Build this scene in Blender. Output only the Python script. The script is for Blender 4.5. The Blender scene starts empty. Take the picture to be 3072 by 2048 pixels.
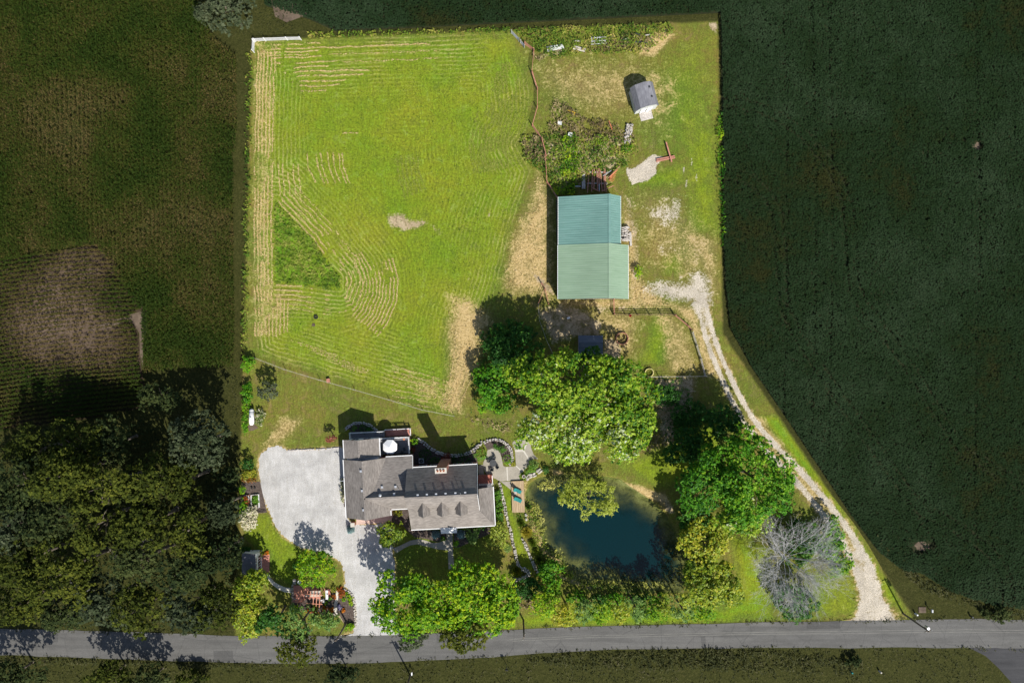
import bpy, math, random
import numpy as np
from mathutils import Vector

random.seed(7)
rng = np.random.RandomState(11)
scene = bpy.context.scene
COL = scene.collection

# ------------------------------------------------------------------ camera, sky, sun, exposure
CAMH = 120.0                                   # a survey drone 120 m above the plot
cam_data = bpy.data.cameras.new('camera')
cam_data.sensor_width = 36.0
cam_data.lens = 24.0
cam_data.clip_start = 1.0
cam_data.clip_end = 6000.0
camera = bpy.data.objects.new('camera', cam_data)
camera.location = (0, 0, CAMH)
camera.rotation_euler = (0, 0, 0)
COL.objects.link(camera)
scene.camera = camera

SUN_EL = math.radians(47.0)
SUN_AZ = math.radians(152.0)                   # clockwise from +Y: south-south-east
sun_vec = Vector((math.sin(SUN_AZ) * math.cos(SUN_EL), math.cos(SUN_AZ) * math.cos(SUN_EL), math.sin(SUN_EL)))
world = bpy.data.worlds.new('World')
scene.world = world
world.use_nodes = True
wn = world.node_tree
wn.nodes.clear()
sky = wn.nodes.new('ShaderNodeTexSky')
sky.sky_type = 'NISHITA'
sky.sun_disc = False
sky.sun_elevation = SUN_EL
sky.sun_rotation = SUN_AZ
bg = wn.nodes.new('ShaderNodeBackground')
bg.inputs['Strength'].default_value = 0.085
wo = wn.nodes.new('ShaderNodeOutputWorld')
wn.links.new(sky.outputs[0], bg.inputs['Color'])
wn.links.new(bg.outputs[0], wo.inputs['Surface'])
sun_data = bpy.data.lights.new('sun', 'SUN')
sun_data.energy = 4.6
sun_data.angle = math.radians(0.5)
sun_data.color = (1.0, 0.955, 0.88)
sun = bpy.data.objects.new('sun', sun_data)
sun.rotation_euler = sun_vec.to_track_quat('Z', 'Y').to_euler()
sun.location = (60, -110, 120)
COL.objects.link(sun)
vs = scene.view_settings
vs.view_transform = 'Standard'
vs.look = 'None'
vs.exposure = 0.4
vs.gamma = 1.0
vs.use_curve_mapping = False
scene.cycles.max_bounces = 6
scene.cycles.transparent_max_bounces = 8
scene.cycles.use_denoising = True

# ------------------------------------------------------------------ helpers
def at(px, py, z=0.0):
    """a point of the survey photograph at height z, in metres"""
    k = (CAMH - z) / 2048.0
    return Vector(((px - 1536) * k, (1024 - py) * k, z))

CROP = {'A': (700, 1250, 2.94), 'B': (680, 1550, 2.94), 'C': (1400, 1250, 2.94), 'D': (1400, 1550, 2.94),
        'E': (2100, 1250, 2.94), 'F': (2100, 1550, 2.94), 'G': (1400, 800, 2.94), 'H': (1500, 380, 2.8514),
        'I': (1500, 40, 3.36), 'J': (700, 60, 2.4505), 'L': (700, 600, 2.4126), 'M': (0, 0, 2.2397),
        'N': (0, 680, 2.5295), 'O': (0, 1250, 1.9654), 'Q': (2100, 0, 1.5679), 'S': (2100, 1000, 1.4959),
        'T': (840, 1720, 8.7125), 'U': (1000, 1270, 9.046), 'V': (1420, 1290, 5.808), 'X': (1630, 480, 7.84),
        'Y': (1520, 80, 5.113), 'Z': (1780, 900, 5.6), 'W': (700, 1200, 4.356), 'K': (700, 1620, 5.6), 'P': (0, 0, 1)}

def pp(c, *pts):
    """points read on one sheet of the survey -> photograph coordinates"""
    x, y, s = CROP[c]
    return [(x + u / s, y + v / s) for u, v in pts]

def wp(c, *pts, z=0.0):
    return [at(a, b, z) for a, b in pp(c, *pts)]

ROOT = {}
def tag(o, label=None, cat=None, group=None, kind=None):
    if label: o['label'] = label
    if cat: o['category'] = cat
    if group: o['group'] = group
    if kind: o['kind'] = kind
    return o

def thing(name, label, cat, loc, group=None):
    o = bpy.data.objects.new(name, None)
    o.empty_display_size = 0.3
    COL.objects.link(o)
    o.location = loc
    ROOT[o.name] = Vector(loc)
    return tag(o, label, cat, group)

def link(name, me, parent=None, origin=None):
    o = bpy.data.objects.new(name, me)
    COL.objects.link(o)
    if parent is not None:
        o.parent = parent
        ROOT[o.name] = ROOT[parent.name]
    else:
        o.location = origin if origin is not None else (0, 0, 0)
        ROOT[o.name] = Vector(o.location)
    return o

def mk(name, V, F, mat, parent=None, origin=None, tint=None, smooth=False, colors=None):
    """one mesh object from world-space vertices and quads or triangles (an (n,3) or (n,4) array)"""
    V = np.asarray(V, dtype=np.float32).reshape(-1, 3)
    off = ROOT[parent.name] if parent is not None else Vector(origin if origin is not None else (0, 0, 0))
    V = V - np.array(off, dtype=np.float32)
    me = bpy.data.meshes.new(name)
    if isinstance(F, np.ndarray) and F.ndim == 2:
        n, k = F.shape
        me.vertices.add(len(V)); me.vertices.foreach_set('co', V.ravel())
        me.loops.add(n * k); me.loops.foreach_set('vertex_index', F.astype(np.int32).ravel())
        me.polygons.add(n)
        me.polygons.foreach_set('loop_start', np.arange(0, n * k, k, dtype=np.int32))
        me.polygons.foreach_set('loop_total', np.full(n, k, dtype=np.int32))
        me.update(calc_edges=True)
    else:
        me.from_pydata([tuple(v) for v in V], [], [tuple(f) for f in F])
        me.update()
    if smooth:
        me.polygons.foreach_set('use_smooth', np.ones(len(me.polygons), dtype=bool))
    if tint is not None:
        a = me.attributes.new('tint', 'FLOAT', 'FACE')
        a.data.foreach_set('value', np.asarray(tint, dtype=np.float32))
    if colors is not None:
        for nm, arr in colors.items():
            a = me.attributes.new(nm, 'FLOAT_COLOR', 'POINT')
            a.data.foreach_set('color', np.asarray(arr, dtype=np.float32).ravel())
    me.materials.append(mat)
    return link(name, me, parent, origin)

class MB:
    """collects boxes, tubes and prisms of ONE part, then links them as one mesh"""
    def __init__(s): s.v = []; s.f = []
    def add(s, vs, fs):
        n = len(s.v); s.v += [tuple(v) for v in vs]; s.f += [tuple(i + n for i in f) for f in fs]; return s
    def box(s, c, size, rz=0.0, ax=None):
        hx, hy, hz = size[0] / 2, size[1] / 2, size[2] / 2
        ca, sa = math.cos(rz), math.sin(rz)
        P = []
        for dz in (-hz, hz):
            for dx, dy in ((-hx, -hy), (hx, -hy), (hx, hy), (-hx, hy)):
                P.append((c[0] + ca * dx - sa * dy, c[1] + sa * dx + ca * dy, c[2] + dz))
        return s.add(P, [(3, 2, 1, 0), (4, 5, 6, 7), (0, 1, 5, 4), (1, 2, 6, 5), (2, 3, 7, 6), (3, 0, 4, 7)])
    def bar(s, a, b, w, h):
        """a squared bar from a to b"""
        a, b = Vector(a), Vector(b); d = (b - a).normalized()
        side = d.cross(Vector((0, 0, 1)))
        if side.length < 1e-3: side = Vector((1, 0, 0))
        side = side.normalized() * w / 2; up = side.cross(d).normalized() * h / 2
        P = [a - side - up, a + side - up, a + side + up, a - side + up, b - side - up, b + side - up, b + side + up, b - side + up]
        return s.add(P, [(0, 1, 2, 3), (7, 6, 5, 4), (1, 0, 4, 5), (2, 1, 5, 6), (3, 2, 6, 7), (0, 3, 7, 4)])
    def tube(s, a, b, r0, r1=None, n=8):
        if r1 is None: r1 = r0
        a, b = Vector(a), Vector(b); d = (b - a).normalized()
        u = d.orthogonal().normalized(); v = d.cross(u)
        P = []
        for c, r in ((a, r0), (b, r1)):
            for i in range(n):
                t = 2 * math.pi * i / n
                P.append(c + (u * math.cos(t) + v * math.sin(t)) * r)
        F = [(i, (i + 1) % n, n + (i + 1) % n, n + i) for i in range(n)]
        F += [tuple(range(n - 1, -1, -1)), tuple(range(n, 2 * n))]
        return s.add(P, F)
    def prism(s, poly, z0, z1):
        n = len(poly); P = [(p[0], p[1], z0) for p in poly] + [(p[0], p[1], z1) for p in poly]
        ar = sum(poly[i][0] * poly[(i + 1) % n][1] - poly[(i + 1) % n][0] * poly[i][1] for i in range(n))
        F = [(i, (i + 1) % n, n + (i + 1) % n, n + i) for i in range(n)] + [tuple(range(n - 1, -1, -1)), tuple(range(n, 2 * n))]
        if ar < 0: F = [tuple(reversed(f)) for f in F]
        return s.add(P, F)
    def slab(s, pts, t):
        """a polygon in space with thickness t below it"""
        n = len(pts); P = [tuple(p) for p in pts] + [(p[0], p[1], p[2] - t) for p in pts]
        ar = sum(pts[i][0] * pts[(i + 1) % n][1] - pts[(i + 1) % n][0] * pts[i][1] for i in range(n))
        F = [tuple(range(n)), tuple(range(2 * n - 1, n - 1, -1))] + [(i, n + i, n + (i + 1) % n, (i + 1) % n) for i in range(n)]
        if ar < 0: F = [tuple(reversed(f)) for f in F]
        return s.add(P, F)
    def ring(s, c, r0, r1, z0, z1, n=20):
        P = []
        for r, z in ((r0, z0), (r1, z0), (r1, z1), (r0, z1)):
            for i in range(n):
                t = 2 * math.pi * i / n; P.append((c[0] + r * math.cos(t), c[1] + r * math.sin(t), z))
        F = []
        for a, b in ((0, 1), (1, 2), (2, 3), (3, 0)):
            for i in range(n):
                j = (i + 1) % n; F.append((a * n + j, a * n + i, b * n + i, b * n + j))
        return s.add(P, F)
    def cone(s, c, r, z0, z1, n=8, rot=0.0):
        P = [(c[0] + r * math.cos(2 * math.pi * i / n + rot), c[1] + r * math.sin(2 * math.pi * i / n + rot), z0) for i in range(n)] + [(c[0], c[1], z1)]
        return s.add(P, [(i, (i + 1) % n, n) for i in range(n)] + [tuple(range(n - 1, -1, -1))])
    def ball(s, c, r, n=10, m=6, sz=1.0):
        P = [(c[0], c[1], c[2] - r * sz)]
        for j in range(1, m):
            a = -math.pi / 2 + math.pi * j / m
            for i in range(n):
                t = 2 * math.pi * i / n
                P.append((c[0] + r * math.cos(a) * math.cos(t), c[1] + r * math.cos(a) * math.sin(t), c[2] + r * sz * math.sin(a)))
        P.append((c[0], c[1], c[2] + r * sz)); F = []
        for i in range(n):
            F.append((0, 1 + (i + 1) % n, 1 + i)); F.append((len(P) - 1, 1 + (m - 2) * n + i, 1 + (m - 2) * n + (i + 1) % n))
            for j in range(m - 2):
                a = 1 + j * n; F.append((a + i, a + (i + 1) % n, a + n + (i + 1) % n, a + n + i))
        return s.add(P, F)
    def build(s, name, mat, parent=None, origin=None, smooth=False):
        return mk(name, s.v, s.f, mat, parent, origin, smooth=smooth)

# ------------------------------------------------------------------ materials
def new_mat(name):
    m = bpy.data.materials.new(name); m.use_nodes = True
    nt = m.node_tree; nt.nodes.clear()
    return m, nt, nt.nodes.new('ShaderNodeOutputMaterial')

def nd(nt, t, **kw):
    n = nt.nodes.new(t)
    for k, v in kw.items():
        if k in n.inputs: n.inputs[k].default_value = v
        else: setattr(n, k, v)
    return n

def pos(nt, scale=(1, 1, 1), rot=0.0):
    g = nt.nodes.new('ShaderNodeNewGeometry')
    mp = nd(nt, 'ShaderNodeMapping'); mp.inputs['Scale'].default_value = scale; mp.inputs['Rotation'].default_value = (0, 0, rot)
    nt.links.new(g.outputs['Position'], mp.inputs['Vector'])
    return mp.outputs[0]

def noise(nt, vec, scale, detail=4.0, rough=0.6, dist=0.0):
    n = nd(nt, 'ShaderNodeTexNoise', Scale=scale, Detail=detail, Roughness=rough, Distortion=dist)
    nt.links.new(vec, n.inputs['Vector'])
    return n.outputs['Fac']

def ramp(nt, fac, stops, interp='LINEAR'):
    r = nd(nt, 'ShaderNodeValToRGB'); r.color_ramp.interpolation = interp
    e = r.color_ramp.elements
    while len(e) < len(stops): e.new(0.5)
    for k, (p, c) in enumerate(stops):
        e[k].position = p; e[k].color = (c[0], c[1], c[2], 1) if hasattr(c, '__len__') else (c, c, c, 1)
    nt.links.new(fac, r.inputs['Fac'])
    return r.outputs['Color']

def mixc(nt, fac, a, b, mode='MIX'):
    m = nd(nt, 'ShaderNodeMix', data_type='RGBA', blend_type=mode)
    for i, x in ((0, fac), (6, a), (7, b)):
        if hasattr(x, 'is_linked'): nt.links.new(x, m.inputs[i])
        elif i == 0: m.inputs[0].default_value = x
        else: m.inputs[i].default_value = (x[0], x[1], x[2], 1)
    return m.outputs[2]

def math_n(nt, op, a, b=0.0, c=0.0, clamp=False):
    m = nd(nt, 'ShaderNodeMath', operation=op, use_clamp=clamp)
    for i, x in enumerate((a, b, c)):
        if hasattr(x, 'is_linked'): nt.links.new(x, m.inputs[i])
        else: m.inputs[i].default_value = x
    return m.outputs[0]

def finish(nt, out, col, rough=0.8, spec=0.3, bump=None, bstr=0.3, bdist=0.05, metal=0.0):
    p = nd(nt, 'ShaderNodeBsdfPrincipled', Roughness=rough, Metallic=metal)
    p.inputs['Specular IOR Level'].default_value = spec
    if hasattr(col, 'is_linked'): nt.links.new(col, p.inputs['Base Color'])
    else: p.inputs['Base Color'].default_value = (col[0], col[1], col[2], 1)
    if bump is not None:
        b = nd(nt, 'ShaderNodeBump', Strength=bstr, Distance=bdist)
        nt.links.new(bump, b.inputs['Height']); nt.links.new(b.outputs[0], p.inputs['Normal'])
    nt.links.new(p.outputs[0], out.inputs['Surface'])
    return p

def mottled(name, a, b, scale=2.0, rough=0.8, spec=0.3, c=None, bstr=0.3, metal=0.0, stretch=(1, 1, 1), rot=0.0, lo=0.35, hi=0.65, bdist=0.04):
    m, nt, out = new_mat(name)
    v = pos(nt, stretch, rot)
    f = noise(nt, v, scale, 5, 0.65)
    stops = [(lo, a), (hi, b)] if c is None else [(lo, a), ((lo + hi) / 2, b), (hi, c)]
    col = ramp(nt, f, stops)
    f2 = noise(nt, v, scale * 9, 3, 0.7)
    col = mixc(nt, 0.35, col, ramp(nt, f2, [(0.3, 0.55), (0.7, 1.35)]), 'MULTIPLY')
    finish(nt, out, col, rough, spec, f2, bstr, bdist, metal)
    return m

def leaf_mat(name, cols, rough=0.5, spec=0.35, trans=0.32):
    """leaves: every leaf face carries its own tint"""
    m, nt, out = new_mat(name)
    a = nd(nt, 'ShaderNodeAttribute', attribute_name='tint')
    n = len(cols)
    col = ramp(nt, a.outputs['Fac'], [(i / max(1, n - 1), c) for i, c in enumerate(cols)])
    p = nd(nt, 'ShaderNodeBsdfPrincipled', Roughness=rough)
    p.inputs['Specular IOR Level'].default_value = spec
    nt.links.new(col, p.inputs['Base Color'])
    if trans > 0:
        t = nd(nt, 'ShaderNodeBsdfTranslucent'); nt.links.new(col, t.inputs['Color'])
        mx = nd(nt, 'ShaderNodeMixShader', Fac=trans)
        nt.links.new(p.outputs[0], mx.inputs[1]); nt.links.new(t.outputs[0], mx.inputs[2])
        nt.links.new(mx.outputs[0], out.inputs['Surface'])
    else:
        nt.links.new(p.outputs[0], out.inputs['Surface'])
    return m

M = {}
M['bark'] = mottled('bark', (0.09, 0.07, 0.05), (0.2, 0.17, 0.14), 3, 0.9, 0.2)
M['dead_bark'] = mottled('dead_bark', (0.34, 0.34, 0.33), (0.56, 0.55, 0.54), 3, 0.85, 0.25)
M['white'] = mottled('white_paint', (0.72, 0.72, 0.72), (0.82, 0.82, 0.81), 1.5, 0.5, 0.4, bstr=0.05)
M['canvas'] = mottled('white_canvas', (0.78, 0.78, 0.77), (0.84, 0.84, 0.84), 1.2, 0.8, 0.2, bstr=0.05)
M['steel'] = mottled('galvanised_steel', (0.45, 0.47, 0.5), (0.62, 0.64, 0.66), 4, 0.4, 0.5, metal=0.6, bstr=0.05)
M['dark_metal'] = mottled('dark_metal', (0.02, 0.022, 0.024), (0.05, 0.055, 0.06), 6, 0.5, 0.5, bstr=0.1)
M['rust'] = mottled('rusty_red_steel', (0.3, 0.11, 0.07), (0.48, 0.22, 0.15), 3, 0.75, 0.3, c=(0.4, 0.2, 0.16))
M['orange_rust'] = mottled('orange_painted_steel', (0.5, 0.14, 0.05), (0.65, 0.25, 0.12), 4, 0.7, 0.3)
M['brown_wood'] = mottled('brown_stained_wood', (0.1, 0.06, 0.045), (0.2, 0.12, 0.09), 3, 0.8, 0.2, stretch=(1, 1, 1))
M['grey_wood'] = mottled('weathered_grey_wood', (0.34, 0.31, 0.28), (0.56, 0.52, 0.48), 3, 0.85, 0.2)
M['red_wood'] = mottled('red_cedar_beams', (0.5, 0.2, 0.12), (0.68, 0.33, 0.22), 3, 0.7, 0.3)
M['dock_wood'] = mottled('tan_dock_boards', (0.3, 0.21, 0.12), (0.5, 0.38, 0.24), 1.2, 0.8, 0.2, stretch=(6, 0.5, 1))
M['stone'] = mottled('limestone', (0.28, 0.26, 0.24), (0.5, 0.46, 0.43), 1.5, 0.85, 0.2, c=(0.4, 0.37, 0.35))
M['pale_stone'] = mottled('pale_limestone', (0.36, 0.33, 0.29), (0.56, 0.52, 0.46), 1.5, 0.85, 0.2)
M['concrete'] = mottled('tan_concrete', (0.29, 0.265, 0.215), (0.36, 0.33, 0.275), 0.7, 0.85, 0.25, bstr=0.08)
M['pale_band'] = mottled('pale_concrete_band', (0.47, 0.44, 0.38), (0.56, 0.53, 0.46), 1.5, 0.85, 0.25, bstr=0.08)
M['soil'] = mottled('dark_mulch', (0.05, 0.038, 0.032), (0.14, 0.11, 0.095), 4, 0.95, 0.1, bstr=0.6)
M['terracotta'] = mottled('terracotta', (0.45, 0.17, 0.09), (0.6, 0.25, 0.14), 6, 0.8, 0.2)
M['teal'] = mottled('teal_cushion', (0.015, 0.17, 0.17), (0.03, 0.25, 0.24), 5, 0.8, 0.2, bstr=0.1)
M['rubber'] = mottled('black_rubber', (0.012, 0.012, 0.013), (0.03, 0.03, 0.03), 8, 0.8, 0.3)
M['glass'] = None
def glass_mat():
    m, nt, out = new_mat('window_glass')
    finish(nt, out, (0.015, 0.02, 0.026), 0.06, 0.8)
    return m
M['glass'] = glass_mat()

def brick_mat(name, c1, c2, mortar, scale=1.0, plan=False):
    m, nt, out = new_mat(name)
    g = nt.nodes.new('ShaderNodeNewGeometry')
    if plan:
        vec = g.outputs['Position']
    else:                                   # courses run level on walls of any direction
        sep = nd(nt, 'ShaderNodeSeparateXYZ'); nt.links.new(g.outputs['Position'], sep.inputs[0])
        cmb = nd(nt, 'ShaderNodeCombineXYZ')
        nt.links.new(math_n(nt, 'ADD', sep.outputs[0], sep.outputs[1]), cmb.inputs[0]); nt.links.new(sep.outputs[2], cmb.inputs[1])
        vec = cmb.outputs[0]
    b = nd(nt, 'ShaderNodeTexBrick', Scale=scale)
    b.inputs['Color1'].default_value = (*c1, 1); b.inputs['Color2'].default_value = (*c2, 1); b.inputs['Mortar'].default_value = (*mortar, 1)
    b.inputs['Brick Width'].default_value = 0.22; b.inputs['Row Height'].default_value = 0.075; b.inputs['Mortar Size'].default_value = 0.008
    nt.links.new(vec, b.inputs['Vector'])
    f = noise(nt, pos(nt), 1.3, 4)
    col = mixc(nt, 0.5, b.outputs['Color'], ramp(nt, f, [(0.3, 0.6), (0.7, 1.3)]), 'MULTIPLY')
    finish(nt, out, col, 0.85, 0.2, b.outputs['Fac'], -0.3, 0.01)
    return m
M['brick'] = brick_mat('red_brick', (0.3, 0.085, 0.06), (0.4, 0.14, 0.1), (0.4, 0.35, 0.3))
M['paver'] = brick_mat('brick_paving', (0.5, 0.18, 0.13), (0.6, 0.26, 0.19), (0.4, 0.25, 0.2), plan=True)
M['pink_paver'] = brick_mat('pink_brick_paving', (0.55, 0.36, 0.29), (0.66, 0.48, 0.4), (0.5, 0.42, 0.38), plan=True)

def shingle_mat(name, a, b, along):
    """asphalt shingles: short tabs in courses, weathered patches"""
    m, nt, out = new_mat(name)
    v = pos(nt, (1, 1, 1), math.radians(-3))
    mp = nd(nt, 'ShaderNodeMapping'); nt.links.new(v, mp.inputs['Vector'])
    mp.inputs['Scale'].default_value = (1.2, 6.5, 1.2) if along == 'x' else (6.5, 1.2, 1.2)
    f = noise(nt, mp.outputs[0], 1.0, 3, 0.7)
    g = noise(nt, v, 0.35, 4, 0.6)
    col = ramp(nt, f, [(0.32, a), (0.68, b)])
    col = mixc(nt, 0.6, col, ramp(nt, g, [(0.33, 0.7), (0.66, 1.15)]), 'MULTIPLY')
    finish(nt, out, col, 0.95, 0.15, f, 0.4, 0.02)
    return m
M['shingle_x'] = shingle_mat('brown_grey_shingles', (0.155, 0.138, 0.124), (0.285, 0.257, 0.232), 'x')
M['shingle_y'] = shingle_mat('brown_grey_shingles_across', (0.155, 0.138, 0.124), (0.285, 0.257, 0.232), 'y')
M['grey_shingle'] = shingle_mat('slate_grey_shingles', (0.15, 0.15, 0.17), (0.24, 0.24, 0.26), 'y')

def metal_roof_mat(name, c, c2):
    m, nt, out = new_mat(name)
    f = noise(nt, pos(nt, (0.15, 4.0, 1)), 1.0, 4, 0.6)
    g = noise(nt, pos(nt), 0.12, 3, 0.5)
    col = ramp(nt, f, [(0.3, c), (0.7, c2)])
    col = mixc(nt, 0.4, col, ramp(nt, g, [(0.3, 0.7), (0.7, 1.2)]), 'MULTIPLY')
    dirt = noise(nt, pos(nt, (0.5, 6.0, 1)), 1.0, 5, 0.75)                 # run-off streaks and chalked patches
    col = mixc(nt, ramp(nt, dirt, [(0.58, 0.0), (0.75, 0.35)]), col, (0.42, 0.44, 0.4))
    finish(nt, out, col, 0.42, 0.4, f, 0.05, 0.02)
    return m
M['roof_teal'] = metal_roof_mat('teal_green_metal_roof', (0.125, 0.245, 0.212), (0.17, 0.305, 0.27))
M['roof_sage'] = metal_roof_mat('sage_green_metal_roof', (0.215, 0.315, 0.21), (0.265, 0.37, 0.26))
M['roof_blue'] = metal_roof_mat('dark_blue_grey_roof', (0.07, 0.09, 0.12), (0.12, 0.14, 0.17))
M['siding'] = mottled('brown_barn_siding', (0.2, 0.15, 0.12), (0.3, 0.24, 0.2), 2, 0.8, 0.2)
M['grey_siding'] = mottled('pale_grey_siding', (0.45, 0.46, 0.45), (0.58, 0.6, 0.58), 2, 0.7, 0.3)
M['deck_grey'] = mottled('grey_composite_deck', (0.13, 0.13, 0.14), (0.19, 0.19, 0.2), 2, 0.7, 0.3, stretch=(1, 5, 1))

# leaves
L = {}
L['silver'] = leaf_mat('silver_maple_leaves', [(0.015, 0.085, 0.005), (0.09, 0.23, 0.007), (0.27, 0.4, 0.014), (0.42, 0.52, 0.06), (0.62, 0.68, 0.5)], 0.55, 0.25)
L['maple'] = leaf_mat('green_maple_leaves', [(0.016, 0.095, 0.005), (0.085, 0.27, 0.008), (0.28, 0.45, 0.018)], 0.55, 0.22)
L['lime'] = leaf_mat('lime_green_leaves', [(0.022, 0.11, 0.004), (0.15, 0.34, 0.006), (0.5, 0.58, 0.012)], 0.55, 0.22)
L['yellow'] = leaf_mat('yellowing_leaves', [(0.08, 0.17, 0.01), (0.27, 0.36, 0.016), (0.52, 0.46, 0.028)], 0.5, 0.35)
L['willow'] = leaf_mat('willow_leaves', [(0.17, 0.24, 0.02), (0.38, 0.45, 0.045), (0.55, 0.58, 0.1)], 0.5, 0.4)
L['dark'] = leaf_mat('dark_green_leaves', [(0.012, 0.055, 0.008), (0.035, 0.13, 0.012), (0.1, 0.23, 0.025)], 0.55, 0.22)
L['shrub'] = leaf_mat('clipped_shrub_leaves', [(0.0375, 0.125, 0.01), (0.1, 0.25, 0.015), (0.213, 0.375, 0.025)], 0.5, 0.3)
L['spruce'] = leaf_mat('blue_spruce_needles', [(0.06, 0.12, 0.12), (0.14, 0.24, 0.24), (0.28, 0.4, 0.4)], 0.6, 0.3, 0.1)
L['sage'] = leaf_mat('grey_green_leaves', [(0.07, 0.17, 0.03), (0.2, 0.33, 0.06), (0.38, 0.45, 0.16)], 0.6, 0.3)
L['red'] = leaf_mat('copper_red_leaves', [(0.14, 0.03, 0.02), (0.3, 0.09, 0.05), (0.4, 0.18, 0.1)], 0.5, 0.3)
L['bloom'] = leaf_mat('white_blooms', [(0.05, 0.14, 0.015), (0.16, 0.22, 0.04), (0.75, 0.68, 0.5), (0.82, 0.78, 0.66)], 0.6, 0.2)
L['gold'] = leaf_mat('golden_leaves', [(0.1, 0.16, 0.01), (0.4, 0.38, 0.03), (0.6, 0.5, 0.08)], 0.5, 0.3)
L['orange'] = leaf_mat('orange_flowers', [(0.06, 0.1, 0.01), (0.6, 0.17, 0.01), (0.75, 0.34, 0.01)], 0.6, 0.2)
L['rustfl'] = leaf_mat('rust_red_flowers', [(0.08, 0.09, 0.012), (0.35, 0.09, 0.02), (0.55, 0.2, 0.03)], 0.6, 0.2)
L['purple'] = leaf_mat('lavender_flowers', [(0.06, 0.12, 0.03), (0.3, 0.26, 0.45), (0.5, 0.45, 0.65)], 0.6, 0.2)
L['olive'] = leaf_mat('dull_olive_leaves', [(0.014, 0.021, 0.004), (0.054, 0.072, 0.01), (0.125, 0.138, 0.018)], 0.75, 0.08, 0.25)  # dull leaf colours carry the dimming painted into the outer wood
L['dull'] = leaf_mat('dull_dark_leaves', [(0.01, 0.02, 0.007), (0.03, 0.046, 0.014), (0.07, 0.088, 0.026)], 0.75, 0.08, 0.25)
L['dullgrey'] = leaf_mat('dull_grey_green_leaves', [(0.018, 0.028, 0.012), (0.052, 0.07, 0.032), (0.11, 0.13, 0.07)], 0.75, 0.08, 0.25)
L['weed'] = leaf_mat('wild_weed_leaves', [(0.035, 0.085, 0.01), (0.11, 0.21, 0.016), (0.27, 0.33, 0.035), (0.44, 0.36, 0.1)], 0.6, 0.2)
L['brush'] = leaf_mat('dry_brush', [(0.09, 0.068, 0.03), (0.23, 0.18, 0.085), (0.4, 0.32, 0.16)], 0.8, 0.15, 0.1)
L['straw'] = leaf_mat('cut_straw', [(0.36, 0.26, 0.09), (0.56, 0.42, 0.18), (0.72, 0.58, 0.32)], 0.8, 0.15, 0.1)
L['grass'] = leaf_mat('tall_grass_blades', [(0.06, 0.13, 0.01), (0.16, 0.235, 0.018), (0.34, 0.35, 0.07)], 0.6, 0.25)
L['algae'] = leaf_mat('yellow_green_pondweed', [(0.16, 0.19, 0.03), (0.36, 0.37, 0.06), (0.55, 0.52, 0.16)], 0.6, 0.25, 0.1)
L['corn'] = leaf_mat('maize_leaves', [(0.022, 0.042, 0.005), (0.042, 0.062, 0.008), (0.065, 0.06, 0.013), (0.125, 0.092, 0.034)], 0.75, 0.08, 0.25)  # maize greens lowered; dimming beyond the lot is put into their colour
L['soy'] = leaf_mat('soybean_leaves', [(0.026, 0.029, 0.008), (0.012, 0.026, 0.008), (0.017, 0.034, 0.013), (0.028, 0.048, 0.022)], 0.8, 0.05, 0.15)  # crop colour carries the dimming painted over land beyond the lot
L['verge'] = leaf_mat('darkened_verge_grass', [(0.026, 0.032, 0.008), (0.05, 0.056, 0.014), (0.095, 0.088, 0.04)], 0.7, 0.15, 0.1)  # verge grass with the dimming outside the lot mixed into its colour

# ------------------------------------------------------------------ foliage builders
def unit(a):
    return a / np.maximum(np.linalg.norm(a, axis=1, keepdims=True), 1e-6)

def leaves(C, D, N, Ln, Wd):
    """pointed leaf blades: centres, long axes, normals, lengths, widths -> vertices and quads"""
    D = unit(D - (D * N).sum(1, keepdims=True) * N)
    S = np.cross(N, D)
    h = (Ln * 0.5)[:, None] * D; w = (Wd * 0.5)[:, None] * S
    V = np.stack([C - h, C - h * 0.1 + w, C + h, C - h * 0.1 - w], 1).reshape(-1, 3)
    F = np.arange(len(C) * 4).reshape(-1, 4)
    return V, F

def crown_points(c, rx, ry, rz, lobe, dens, low=-0.25, shell=0.8, leaf=0.46):
    """sprig places on the lobes of a crown, with outward axes and a lobe-wise tint"""
    rm = (rx + ry) / 2
    n = max(5, int(2.6 * (rx * ry) / (lobe * lobe) * 1.0))
    d = unit(rng.normal(size=(n * 3, 3))); d = d[d[:, 2] > low][:n]
    ph = rng.uniform(0, 6.28, 3); az = np.arctan2(d[:, 1], d[:, 0])[:, None]
    wob = 1 + 0.12 * np.sin(2 * az + ph[0]) + 0.1 * np.sin(3 * az + ph[1]) + 0.06 * np.sin(5 * az + ph[2])
    rad = shell * (1 - lobe / rm * 0.4) * rng.uniform(0.74, 1.12, (len(d), 1)) * wob
    lc = d * rad * np.array([rx, ry, rz])
    inner = unit(rng.normal(size=(max(3, n // 5), 3))) * np.array([rx, ry, rz]) * 0.35
    inner[:, 2] = np.abs(inner[:, 2])
    lc = np.concatenate([lc, inner])
    lr = lobe * rng.uniform(0.5, 1.4, len(lc))
    cnt = np.maximum(3, (lr * lr * 9 * dens * min(3.5, (0.46 / leaf) ** 2)).astype(int))
    idx = np.repeat(np.arange(len(lc)), cnt)
    sd = unit(rng.normal(size=(len(idx), 3)) + unit(lc)[idx] * 0.55 + np.array([0, 0, 0.35]))
    P = lc[idx] + sd * (lr[idx] * rng.uniform(0.6, 1.08, len(idx)))[:, None] * np.array([1, 1, 0.8])
    lt = rng.uniform(-0.16, 0.16, len(lc))[idx]
    return P + np.array(c), sd, lt

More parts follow.
